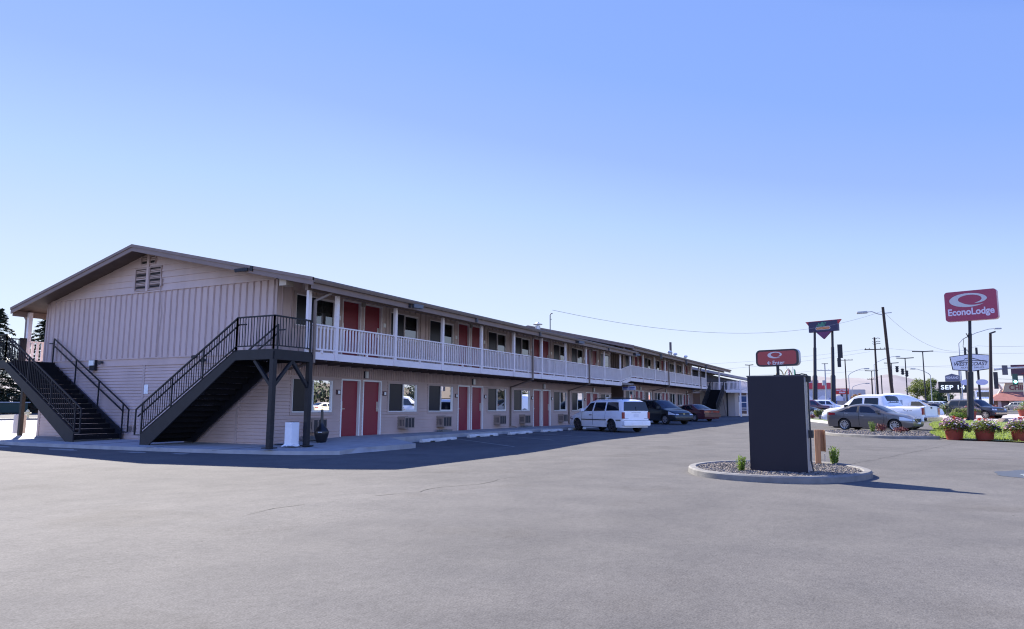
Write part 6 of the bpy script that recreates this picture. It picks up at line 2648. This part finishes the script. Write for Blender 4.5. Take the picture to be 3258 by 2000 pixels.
u2 = upole('tall wooden pole with a crossarm and insulators left of the leaning street-light pole', 151.4, 0.6, 14.6, [(12.3, 1.8)], 0.23)
m = MB()
for z in (13.2, 13.6, 14.2):
    m.tube([(151.2, 0.6, z), (151.2, 0.1, z + 0.25), (151.2, -0.35, z + 0.15)], 0.06, 6)
    m.tube([(151.2, 0.6, z), (151.2, 1.0, z + 0.2)], 0.05, 6)
m.build('insulator', DARKPOLE, u2)
m = MB()
m.tube([(152, -0.15, 1), (152, -0.15, 7.5)], 0.1, 8)
m.build('riser', DARKPOLE, u2)
u3 = upole('slim utility pole between the two dark posts of the blue board', 174.2, 10.9, 11.2, [(9.6, 1.6)], 0.2, mt=GREYPOLE)
m = MB()
m.lathe([(0.32, 0), (0.32, 1.1)], (173.9, 11.3, 6.3), 12)
m.build('transformer', GREYPOLE, u3)
m = MB()
m.bar((174.1, 11.5, 11.1), (174.1, 10.2, 11.1), 0.3, 0.1)
m.build('lamp_head', DARKPOLE, u3)
upole('utility pole with one wide crossarm above the red mattress sign', 209.2, 8.1, 14.2, [(13.9, 1.9)], 0.2)
upole('faint far utility pole left of the tall crossarm pole', 260, 2.6, 11, [(10.6, 1.2)], 0.15)
u5 = upole('dark square-topped pole carrying the traffic signal arm', 113.6, -12.72, 11.2, [], 0.25, -0.62)
m = MB()
m.bar((113.3, -13.2, 11.2), (113.4, -13.9, 11.45), 0.25, 0.2)
m.build('pole_cap', DARKPOLE, u5)
m = MB()
m.box(113.2, 113.6, -13.75, -13.3, 3.9, 6.1)
m.build('control_box', DARKPOLE, u5)

# traffic signals
ts = thing('traffic_signal', 'traffic signal arm with a lit green lamp beside the square-topped pole', 'traffic light', (114, -14, 0.6))
m = MB()
m.tube([(113.9, -13.4, 6.45), (114.4, -14.9, 6.62), (116.3, -18.6, 6.85)], [0.16, 0.12, 0.09], 8)
m.tube([(113.9, -13.4, 5.25), (116, -18.5, 5.05)], 0.03, 6)
m.build('arm', GREYPOLE, ts)
m = MB()
m.box(114.1, 114.45, -15.0, -14.4, 5.75, 7.0)
m.build('signal_head', mat('signal_grey', (0.05, 0.05, 0.075), 0.5), ts)
m = MB()
m.box(114.9, 115.2, -16.15, -15.55, 4.4, 5.9)
o = m.build('signal_head', mat('signal_green_case', (0.01, 0.05, 0.04), 0.5), ts)
m = MB()
m.tube([(114.88, -15.85, 4.85), (114.9, -15.85, 4.85)], 0.2, 14)
m.build('green_lamp', mat('green_lamp', (0.1, 0.8, 0.6), 0.3, emit=(0.3, 1.0, 0.75, 2.5)), o)
for (x, y, z, lab) in ((170.4, -3.2, 9.5, 'hanging traffic signal, highest of the three on the span wire'), (171.0, -4.2, 9.0, 'hanging traffic signal, middle of the three on the span wire'), (171.4, -4.95, 8.6, 'hanging traffic signal in front of the lamp post')):
    o = thing('hanging_signal', lab, 'traffic light', (x, y, z), 0, 'signals on the span wire')
    m = MB()
    m.box(x - 0.2, x + 0.2, y - 0.24, y + 0.24, z - 0.72, z + 0.58)
    m.build('signal_head', DARKPOLE, o, bevel=0.05)
    m = MB()
    for k in range(3):
        m.box(x - 0.35, x - 0.2, y - 0.34, y + 0.34, z + 0.34 - k * 0.42, z + 0.5 - k * 0.42)
    m.build('visor', DARKPOLE, o)

# red-edged sign behind the signals
rs = thing('fuel_sign', 'dark red and navy pylon board behind the green traffic light', 'sign', (152, -22.3, 0.95))
RF = board_fn((151.6, -22.5, 8.0), 0.1)
m = MB()
m.prism([(-2.1, -0.95), (2.3, -0.95), (2.3, 0.95), (-2.1, 0.95)], RF, -0.4, 0)
m.build('board', mat('dim_maroon', (0.07, 0.02, 0.04), 0.5), rs)
m = MB()
m.prism([(0.4, -0.7), (2.3, -0.7), (2.3, 0.8), (0.4, 0.8)], RF, 0.0, 0.03)
m.build('panel', NAVY, rs)
m = MB()
rows = [[RF(-0.6 + 0.9 * math.cos(i * 0.2) * k, 0.1 + 0.7 * math.sin(i * 0.2) * k, 0.05) for k in (0.86, 1.0)] for i in range(-8, 16)]
m.grid(rows)
m.build('emblem', mat('dim_red', (0.3, 0.02, 0.02), 0.5), rs)
m = MB()
m.box(152.2, 152.5, -22.4, -22.1, 0.8, 7.2)
m.build('post', GREYPOLE, rs)


# overhead wires, each a sagging cable
def wire(label, p0, p1, sag, r=0.025, n=24):
    m = MB()
    p0, p1 = Vector(p0), Vector(p1)
    m.tube([p0.lerp(p1, i / n) - Vector((0, 0, sag * 4 * (i / n) * (1 - i / n))) for i in range(n + 1)], r, 5)
    return tag(m.build('overhead_wire', mat('wire_grey', (0.22, 0.22, 0.24), 0.5)), label, 'wire', 'overhead wires')


wire('long sagging service wire from the motel roof mast to the street-light pole', (43.6, 19.3, 7.7), (89.4, -0.62, 12.05), 2.0, 0.012)
wire('sagging wire from the street-light pole behind the tall motel pylon', (89.45, -0.75, 11.9), (121, -12.5, 10.2), 2.2, 0.014)
wire('wire running on to the square-topped pole past the motel pylon', (121, -12.5, 10.2), (130, -26, 11.2), 0.4, 0.014)
for i, (z0, z1, lab) in enumerate(((12.5, 11.2, 'uppermost of the thin wires strung left from the tall crossarm pole'), (11.9, 9.2, 'lower thin wire strung left from the tall crossarm pole'))):
    wire(lab, (151.2, 1.5, z0), (150, 62, z1), 1.6, 0.016)
wire('thin wire from the tall crossarm pole towards the auto dealer board', (151.2, -0.8, 12.5), (146, -45, 12.0), 1.5, 0.016)
wire('thin wire low over the green tree and dealer board', (151.2, -0.8, 9.2), (150, -45, 9.6), 0.8, 0.014)
wire('span wire carrying the three hanging signals', (174, 11, 8.8), (169, -26, 9.6), -0.7, 0.016)
wire('thin wire crossing behind the dark blue board', (174.2, 10.9, 9.7), (160, 75, 8.0), 1.0, 0.016)

# golden arches and flags beyond the pier
ga = thing('arches_sign', 'thin golden double arch rising beyond the dark pier', 'sign', (223.4, 25.2, 1.1))
m = MB()
for s in (0, 1):
    yc = 26.2 - s * 2.35
    pts = [(223.4, yc + 1.17 * math.cos(a), 8.2 + 4.2 * math.sin(a) ** 0.8) for a in [math.pi * i / 16 for i in range(17)]]
    m.tube(pts, 0.16, 6)
m.build('arch', mat('dull_gold', (0.3, 0.24, 0.1), 0.5), ga)
m = MB()
m.box(223.3, 223.6, 24.7, 25.3, 1, 8.3)
m.build('post', GREYPOLE, ga)


def flag(label, x, y, zt, cols, name):
    o = thing('flag', label, 'flag', (x, y, gz(x, y)))
    m = MB()
    m.tube([(x, y, 1), (x, y, zt + 0.5)], [0.09, 0.05], 8)
    m.build('pole', GREYPOLE, o)
    m = MB()
    rows = []
    for i in range(15):
        t = i / 14
        rows.append([(x + 0.15 * math.sin(k * 1.3 + t * 5), y - 0.1 - (0.25 + 0.85 * k / 7) * (0.55 + 0.45 * t) * (1 - 0.25 * t), zt - 3.6 * t - 0.5 * k / 7) for k in range(8)])
    for i in range(14):
        m.cur = i // 1 % len(cols)
        m.grid(rows[i:i + 2])
    m.build('cloth', cols, o)


flag('limp striped red and white flag beyond the dark pier', 213.3, 23.1, 12.4, [mat('flag_red', (0.25, 0.03, 0.08), 0.7), mat('flag_white', (0.55, 0.5, 0.55), 0.7)], 'us')
flag('limp green flag beside the striped flag', 213.5, 21.6, 12.2, [mat('flag_green', (0.04, 0.22, 0.16), 0.7)], 'wa')

# red-topped shop
sh = thing('red_topped_shop', 'low grey shop with a red fascia behind the dark blue board', 'shop', (250, 18, 1.1))
m = MB()
m.box(249.5, 262, 13.9, 34, 7.4, 9.3)
m.build('fascia', mat('shop_red', (0.42, 0.03, 0.05), 0.5), sh)
m = MB()
m.box(250, 262, 14.2, 34, 0.9, 7.4)
m.build('wall', mat('shop_grey', (0.4, 0.4, 0.46), 0.6), sh)
m = MB()
m.box(249.9, 250, 14.5, 33, 1.0, 3.8)
m.build('window', mat('shop_blue', (0.03, 0.06, 0.3), 0.3), sh)
m = MB()
m.box(252, 254, 18, 22, 9.3, 10.2)
m.build('roof_unit', GREYPOLE, sh)
ca = thing('blue_car_wash', 'long low building with a wavy white and blue front beneath the red fascia', 'shop', (205, 14, 1.1))
m = MB()
rows = []
for i in range(25):
    y = 8.8 + 13 * i / 24
    zt_ = 4.1 + 0.5 * math.sin(i * 0.9)
    rows.append([(204.8, y, 3.2), (204.8, y, zt_)])
m.grid(rows)
m.build('awning', mat('awning_pale', (0.55, 0.55, 0.62), 0.6), ca)
m = MB()
m.box(205, 212, 8.8, 22, 0.9, 3.9)
m.build('wall', mat('wash_blue', (0.05, 0.08, 0.28), 0.5), ca)
bw = thing('retaining_wall', 'tan block wall under the red mattress sign', 'wall', (190, 4, 1.1))
m = MB()
m.box(189, 189.4, -2, 9.5, 0.9, 3.0)
m.build('wall', mat('tan_block', (0.3, 0.25, 0.22), 0.85, var=0.2, scale=2), bw)
bb = thing('beige_building', 'small grey-beige building with white windows behind the red mattress sign', 'shop', (236, 6, 1.1))
m = MB()
m.box(236, 246, 4.3, 11, 0.9, 6.8)
m.build('wall', mat('grey_beige', (0.4, 0.38, 0.38), 0.7), bb)
for k in range(3):
    m = MB()
    m.box(235.9, 235.99, 5.0 + k * 1.6, 6.0 + k * 1.6, 2.6, 5.2)
    m.build('window', mat('pale_window', (0.3, 0.36, 0.45), 0.3), bb)

# restaurant with a flared tile roof
ch = thing('restaurant', 'restaurant with a flared red tile roof and a tan roof board reading CHINA CA', 'restaurant', (205, -32, 1.1))
TILE = mat('tile_red', (0.3, 0.12, 0.09), 0.7, var=0.15, scale=1.2)
m = MB()
m.add([(202, -22.2, 3.2), (202, -44, 3.2), (208, -26.5, 6.0), (208, -44, 6.0), (214, -22.2, 3.2)], [(0, 1, 3, 2), (0, 2, 4)])
m.build('roof', TILE, ch)
m = MB()
m.box(203.2, 214, -44, -24.2, 0.9, 3.2)
m.build('wall', mat('plum_wall', (0.18, 0.1, 0.1), 0.8), ch)
m = MB()
for y in (-24.4, -26.6, -29.5, -32.5):
    m.box(202.6, 203.0, y - 0.45, y + 0.2, 0.9, 3.1)
m.build('pillar', mat('pink_pillar', (0.5, 0.33, 0.3), 0.7), ch)
CF = board_fn((206.6, -33.0, 6.3), 0.0)
m = MB()
m.prism([(-7.2, -1.0), (11, -1.0), (11, 1.15), (-6.6, 1.15)], CF, -0.4, 0)
m.build('roof_board', mat('tan_board', (0.42, 0.33, 0.2), 0.6), ch)
m = MB()
text_on(m, 'CHINA', CF, -3.55, -0.45, h=1.05, w=4.6, d=0.05, bold=0.03)
text_on(m, 'CAFE', CF, 2.6, -0.45, h=1.05, w=3.7, d=0.05, bold=0.03)
m.build('lettering', mat('maroon_letter', (0.16, 0.03, 0.03), 0.5), ch, norm=False)
m = MB()
m.tube([(206.5, -23.7, 3.2), (206.5, -24.6, 4.2), (206.5, -25.6, 6.0), (206.5, -25.2, 7.0), (206.5, -24.4, 7.5)], [0.3, 0.3, 0.28, 0.2, 0.08], 8)
m.bar((206.5, -24.6, 7.45), (206.5, -44, 7.45), 0.4, 0.22)
m.build('ridge_trim', mat('ridge_cream', (0.6, 0.42, 0.3), 0.6), ch)
m = MB()
m.tube([(207, -24.3, 7.0), (207, -24.3, 9.0)], 0.1, 6)
m.build('aerial', GREYPOLE, ch)

# background trees and hills
tree('round_tree', 'round olive-green street tree behind the electronic date board', (197, -9.3, 1.05), 7.2, 8.2, LEAFOLIVE, 61, 5200, 0.2, 0.22)
tree('round_tree', 'lower dark green tree under the electronic date board', (190, -11.8, 1.05), 4.6, 5.0, LEAFD, 62, 2600, 0.18, 0.15)
tree('amber_tree', 'small amber-leaved tree right of the mattress sign', (200, 5.4, 1.05), 4.0, 3.2, mat('amber_leaf', (0.35, 0.17, 0.03), 0.6, var=0.3, scale=2), 63, 1400, 0.14, 0.2)
hm = MB()
rows = []
rh = random.Random(4)
ph = [rh.uniform(0, 6.28) for _ in range(12)]
for i in range(181):
    a = R(-34 + 110 * i / 180)
    ridge = 82 + 13 * math.sin(a * 9 + 0.4) + 7 * math.sin(a * 23 + ph[1]) + 3 * math.sin(a * 61 + ph[2])
    row = []
    for k, (d, hf) in enumerate(((1300, -0.02), (1500, 0.1), (1750, 0.3), (2000, 0.55), (2250, 0.82), (2450, 1.0), (2700, 0.9), (3200, 0.4))):
        hh = ridge * hf * (1 + 0.09 * math.sin(a * 40 + k * 1.7 + ph[3]) + 0.06 * math.sin(a * 95 - k * 2.1))
        dd = d * (1 + 0.03 * math.sin(a * 31 + k))
        row.append((dd * math.cos(a), dd * math.sin(a), 1.0 + hh))
    rows.append(row)
hm.grid(rows)
tag(hm.build('dry_hills', mat('dry_hill', (0.27, 0.245, 0.235), 0.95, var=0.22, scale=0.006, detail=8), smooth='full'), kind='structure')
fw = MB()
rf = random.Random(9)
for i in range(9000):
    a = R(rf.uniform(-12, 9))
    d = rf.uniform(420, 700)
    z = 1 + (1.5 + 6.5 * (0.5 + 0.5 * math.sin(a * 55) * math.sin(a * 23 + 1))) * rf.random()
    leaf(fw, Vector((d * math.cos(a), d * math.sin(a), z)), (rf.uniform(-1, 1), rf.uniform(-1, 1), 1), rf.uniform(0.7, 1.6), rf, 0.7)
tag(fw.build('distant_treeline', mat('far_green', (0.13, 0.15, 0.12), 0.8, var=0.3, scale=0.05), None, norm=False), kind='stuff')

# ------------------------------------------------------------------ far vehicles
def simple_car(name, label, x, y, head, sp, col, cat='car', **k):
    return car(name, label, cat, (x, y, gz(x, y)), head, sp, col, **k)


SIDE = math.atan2(-1, -0.05)
simple_car('sedan', 'black parked car behind the yellow-green shrub at the pier edge', 92, 8.6, SIDE, SEDAN, paint('black_car_paint', (0.012, 0.013, 0.016)))
simple_car('suv', 'maroon parked utility vehicle between the black car and the white-roofed one', 101, 8.0, SIDE, SUV, paint('crimson_paint', (0.1, 0.015, 0.02)))
simple_car('suv', 'white parked utility vehicle with its nose towards the white pickup', 108, 6.6, SIDE, SUV, WHITEPAINT)
simple_car('suv', 'navy utility vehicle with a chrome grille behind the tall dark sign pole', 82.5, -8.1, math.atan2(-0.75, -0.66), SUV, paint('navy_paint', (0.018, 0.02, 0.035), metal=0.2))
simple_car('sedan', 'taupe sedan parked behind the dark green mound', 101, -6.0, math.atan2(-0.95, -0.3), SEDAN, paint('taupe_paint', (0.12, 0.1, 0.085), metal=0.3))
simple_car('suv', 'dark utility vehicle parked left of the taupe sedan', 108, -4.6, math.atan2(-0.9, -0.43), SUV, paint('graphite_paint', (0.03, 0.03, 0.034)))
simple_car('minivan', 'pale blue minivan under the electronic date board', 140, -8.9, math.atan2(-0.8, -0.6), MINIVAN, paint('ice_blue_paint', (0.45, 0.52, 0.6)), 'minivan')
simple_car('minivan', 'white van facing the viewer under the electronic date board', 141, -11.0, math.pi, MINIVAN, WHITEPAINT, 'minivan')
simple_car('suv', 'silver utility vehicle half hidden by the tall dark sign pole', 112, -10.0, math.atan2(-0.5, -0.86), SUV, paint('silver_paint', (0.5, 0.5, 0.52), metal=0.5))
simple_car('minivan', 'dark silver van parked before the restaurant', 176, -24.2, math.atan2(0.6, 0.8), MINIVAN, paint('dim_silver_paint', (0.16, 0.17, 0.2), metal=0.4), 'minivan')
simple_car('sedan', 'pale sedan beside the van before the restaurant', 172, -26.5, SIDE, SEDAN, paint('silver_paint', (0.5, 0.5, 0.52), metal=0.5))

# white high-topped camper truck facing right
cp = thing('camper_truck', 'white truck with a tall domed body behind the pickup', 'truck', (75.2, -1.2, 0.3))
m = MB()
rows = []
for (y, z) in ((1.5, 0.5), (1.45, 1.7), (1.38, 2.1), (1.15, 2.3), (0.6, 2.38), (-0.1, 2.38), (-0.7, 2.28), (-1.2, 2.1), (-1.6, 1.9), (-2.0, 1.72), (-2.05, 1.3)):
    rows.append([(w * 1.02, y, 0.4 + (z - 0.4) * k) for (w, k) in ((-1.0, 0), (-1.0, .7), (-.93, .9), (-.62, .985), (0, 1.0), (.62, .985), (.93, .9), (1.0, .7), (1.0, 0))])
m.grid(rows)
m.build('domed_body', WHITEPAINT, cp, world=False, smooth='full')
m = MB()
prof = [(-0.9, 0.45), (-0.9, 1.5), (-1.15, 1.72), (-1.75, 1.7), (-2.75, 1.05), (-3.5, 0.95), (-3.65, 0.6), (-3.6, 0.42)]
m.prism(prof, lambda a, b, d: (d - 0.12, a, b), -0.95, 0.95)
m.build('cab', WHITEPAINT, cp, world=False, bevel=0.04)
m = MB()
m.add([(-0.98, -1.86, 1.66), (0.7, -1.86, 1.66), (0.75, -2.68, 1.13), (-1.02, -2.68, 1.13)], [(0, 1, 2, 3)])
m.v = [(a, b - 0.02, c + 0.035) for a, b, c in m.v]
m.build('windshield', CARGLASS, cp, world=False)
m = MB()
m.add([(-1.085, -1.05, 1.1), (-1.085, -2.35, 1.1), (-1.085, -1.78, 1.6), (-1.085, -1.15, 1.6)], [(0, 1, 2, 3)])
m.build('side_window', CARGLASS, cp, world=False)
m = MB()
m.box(-1.06, -1.03, -0.45, -0.2, 1.3, 1.75)
m.build('side_panel', mat('pale_window', (0.3, 0.36, 0.45), 0.3), cp, world=False)
for yy in (0.6, -2.9):
    W_ = MB()
    W_.tube([(-1.06, yy, 0.4), (-0.8, yy, 0.4)], 0.38, 20)
    W_.tube([(0.56, yy, 0.4), (0.82, yy, 0.4)], 0.38, 20)
    W_.build('wheel', TYRE, cp, world=False)

# white semi tractor
sm = thing('semi_truck', 'white semi tractor with a tall grille left of the square-topped pole', 'truck', (142, -15.3, 0.85), math.atan2(-0.15, -1) * 0)
m = MB()
m.box(0, 2.2, -1.1, 1.1, 1.2, 2.2)
m.box(2.0, 4.6, -1.2, 1.2, 1.2, 3.55)
m.build('cab', WHITEPAINT, sm, world=False, bevel=0.12)
m = MB()
m.box(1.94, 1.99, -0.95, 0.95, 2.45, 3.25)
m.build('windshield', CARGLASS, sm, world=False)
m = MB()
m.box(-0.05, 0.0, -0.55, 0.55, 1.0, 2.1)
for k in range(7):
    m.box(-0.08, -0.05, -0.52 + k * 0.155, -0.46 + k * 0.155, 1.02, 2.08)
m.build('grille', CHROME, sm, world=False)
m = MB()
m.box(-0.15, 0.05, -1.15, 1.15, 0.45, 0.9)
m.build('front_bumper', CHROME, sm, world=False)
m = MB()
m.box(1.9, 4.4, -1.3, 1.3, 3.7, 3.82)
m.build('roof_fairing', DARKPOLE, sm, world=False)
for yy in (-1.0, 1.0):
    m = MB()
    m.tube([(0.8, yy - 0.15, 0.5), (0.8, yy + 0.15, 0.5)], 0.5, 20)
    m.build('wheel', TYRE, sm, world=False)

# ------------------------------------------------------------------ beyond the back corner of the motel
conifer('spruce', 'tall dark spruce at the photo edge behind the back stair', (52.0, 101.2, 0.3), 13.6, 10.5, 71, 95, 'dark spruces')
conifer('spruce', 'dark spruce between the gallery post and the gable wall', (58.3, 102.1, 0.3), 13.4, 12.5, 72, 110, 'dark spruces')
hs_ = thing('house', 'low house with a grey roof and pale blue garage wall beyond the street', 'house', (48, 110, 0.1))
m = MB()
m.prism([(-9, 2.5), (0.5, 5.3), (9.5, 2.5)], lambda a, b, d: (46 + a * 0.9 - d * 0.43, 112 + a * 0.43 * -1 + d * 0.9, b + 0.1), -4.5, 9)
m.build('roof', mat('grey_roof', (0.11, 0.1, 0.1), 0.9), hs_)
m = MB()
m.prism([(-8.5, 0), (9, 0), (9, 2.6), (0.5, 5.0), (-8.5, 2.6)], lambda a, b, d: (46 + a * 0.9 - d * 0.43, 112 - a * 0.43 + d * 0.9, b), -4, 8)
m.build('wall', mat('pale_blue_wall', (0.4, 0.46, 0.55), 0.7), hs_)
cpt = thing('carport', 'flat pale carport roof beside the low house', 'carport', (60, 104, 0.2))
m = MB()
m.box(56, 66, 98, 106, 2.35, 2.6)
m.build('roof', mat('carport_pale', (0.6, 0.58, 0.54), 0.7), cpt)
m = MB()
m.box(57, 66, 100, 106, 0.1, 2.35)  # solid dark block stands for the shade under the carport roof
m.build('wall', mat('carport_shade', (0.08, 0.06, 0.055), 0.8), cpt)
ds = thing('dumpster', 'dark green dumpster in front of the low house', 'dumpster', (52, 97, 0.1))
m = MB()
m.box(48.5, 53.5, 96, 98, 0.2, 1.45)
m.build('body', mat('dumpster_green', (0.012, 0.04, 0.035), 0.5), ds, bevel=0.05)
m = MB()
m.box(48.3, 53.7, 95.9, 98.1, 1.45, 1.58)
m.build('lid', mat('dumpster_lid', (0.3, 0.33, 0.36), 0.4), ds)
hy = thing('fire_hydrant', 'cream fire hydrant at the far kerb beyond the back stair', 'hydrant', (38.3, 68.7, 0.03))
m = MB()
m.lathe([(0.2, 0), (0.2, 0.06), (0.13, 0.1), (0.13, 0.55), (0.17, 0.56), (0.17, 0.61), (0.14, 0.66), (0.1, 0.74), (0.04, 0.79), (0.04, 0.84)], (38.3, 68.7, 0.0), 16)
m.tube([(38.3 - 0.26, 68.7 + 0.1, 0.48), (38.3 + 0.26, 68.7 - 0.1, 0.48)], 0.07, 10)
m.tube([(38.3, 68.7, 0.42), (38.15, 68.4, 0.42)], 0.09, 10)
m.build('barrel', mat('hydrant_cream', (0.55, 0.48, 0.3), 0.5), hy, smooth=True)
m = MB()
m.lathe([(0.22, -0.05), (0.22, 0.02)], (38.3, 68.7, 0.0), 16)
m.build('base', mat('hydrant_red', (0.2, 0.04, 0.03), 0.6), hy)
tb = thing('bollard_bin', 'stout beige round bin standing in the sun by the back gallery post', 'bin', (18.6, 33.9, 0.0))
m = MB()
m.lathe([(0.24, 0), (0.235, 0.8), (0.21, 0.83), (0.2, 0.83), (0.19, 0.78)], n=24)
m.build('body', mat('beige_bin', (0.55, 0.48, 0.42), 0.6), tb, world=False, smooth=True)
m = MB()
m.lathe([(0.195, 0.76), (0.01, 0.77)], n=24)
m.build('liner', BLACKPL, tb, world=False)

# ------------------------------------------------------------------ unseen planting and wall added for the room windows to mirror; mirrored cars
tl = MB()
rt = random.Random(77)
for k in range(46):
    bx, by = 44 + k * 2.3 + rt.uniform(-1, 1), -29 + rt.uniform(-3, 3) - (k * 0.12)
    hh = rt.uniform(2.2, 6.2)
    for _ in range(170):
        v = Vector((rt.gauss(0, 1), rt.gauss(0, 1), rt.gauss(0, 1))).normalized() * rt.random() ** 0.4
        leaf(tl, Vector((bx + v.x * 1.7, by + v.y * 1.6, gz(bx, by) + hh * 0.52 + v.z * hh * 0.5)), v, rt.uniform(.16, .34), rt, 0.7)
for k in range(26):  # dark wall added to close bright sky gaps in the reflections
    tl.cur = 1
    x0_ = 40 + k * 4.2
    h_ = rt.uniform(3.2, 5.2)
    tl.box(x0_, x0_ + 4.2, -37 - k * 0.2, -36.5 - k * 0.2, 0.0, h_)
tag(tl.build('reflection_backdrop', [mat('backdrop_leaf', (0.03, 0.042, 0.016), 0.7, var=0.5, scale=1.5), mat('backdrop_wall', (0.13, 0.11, 0.1), 0.8)], None, norm=False), kind='stuff')
simple_car('sedan', 'pale beige sedan mirrored in the ground-floor window nearest the corner', 62.6, -19.6, 0.15, SEDAN, paint('cream_paint', (0.62, 0.55, 0.42)))
simple_car('suv', 'pale utility vehicle mirrored in the window after the first pair of red doors', 80, -20.5, 0.1, SUV, paint('cream_paint', (0.62, 0.55, 0.42)))
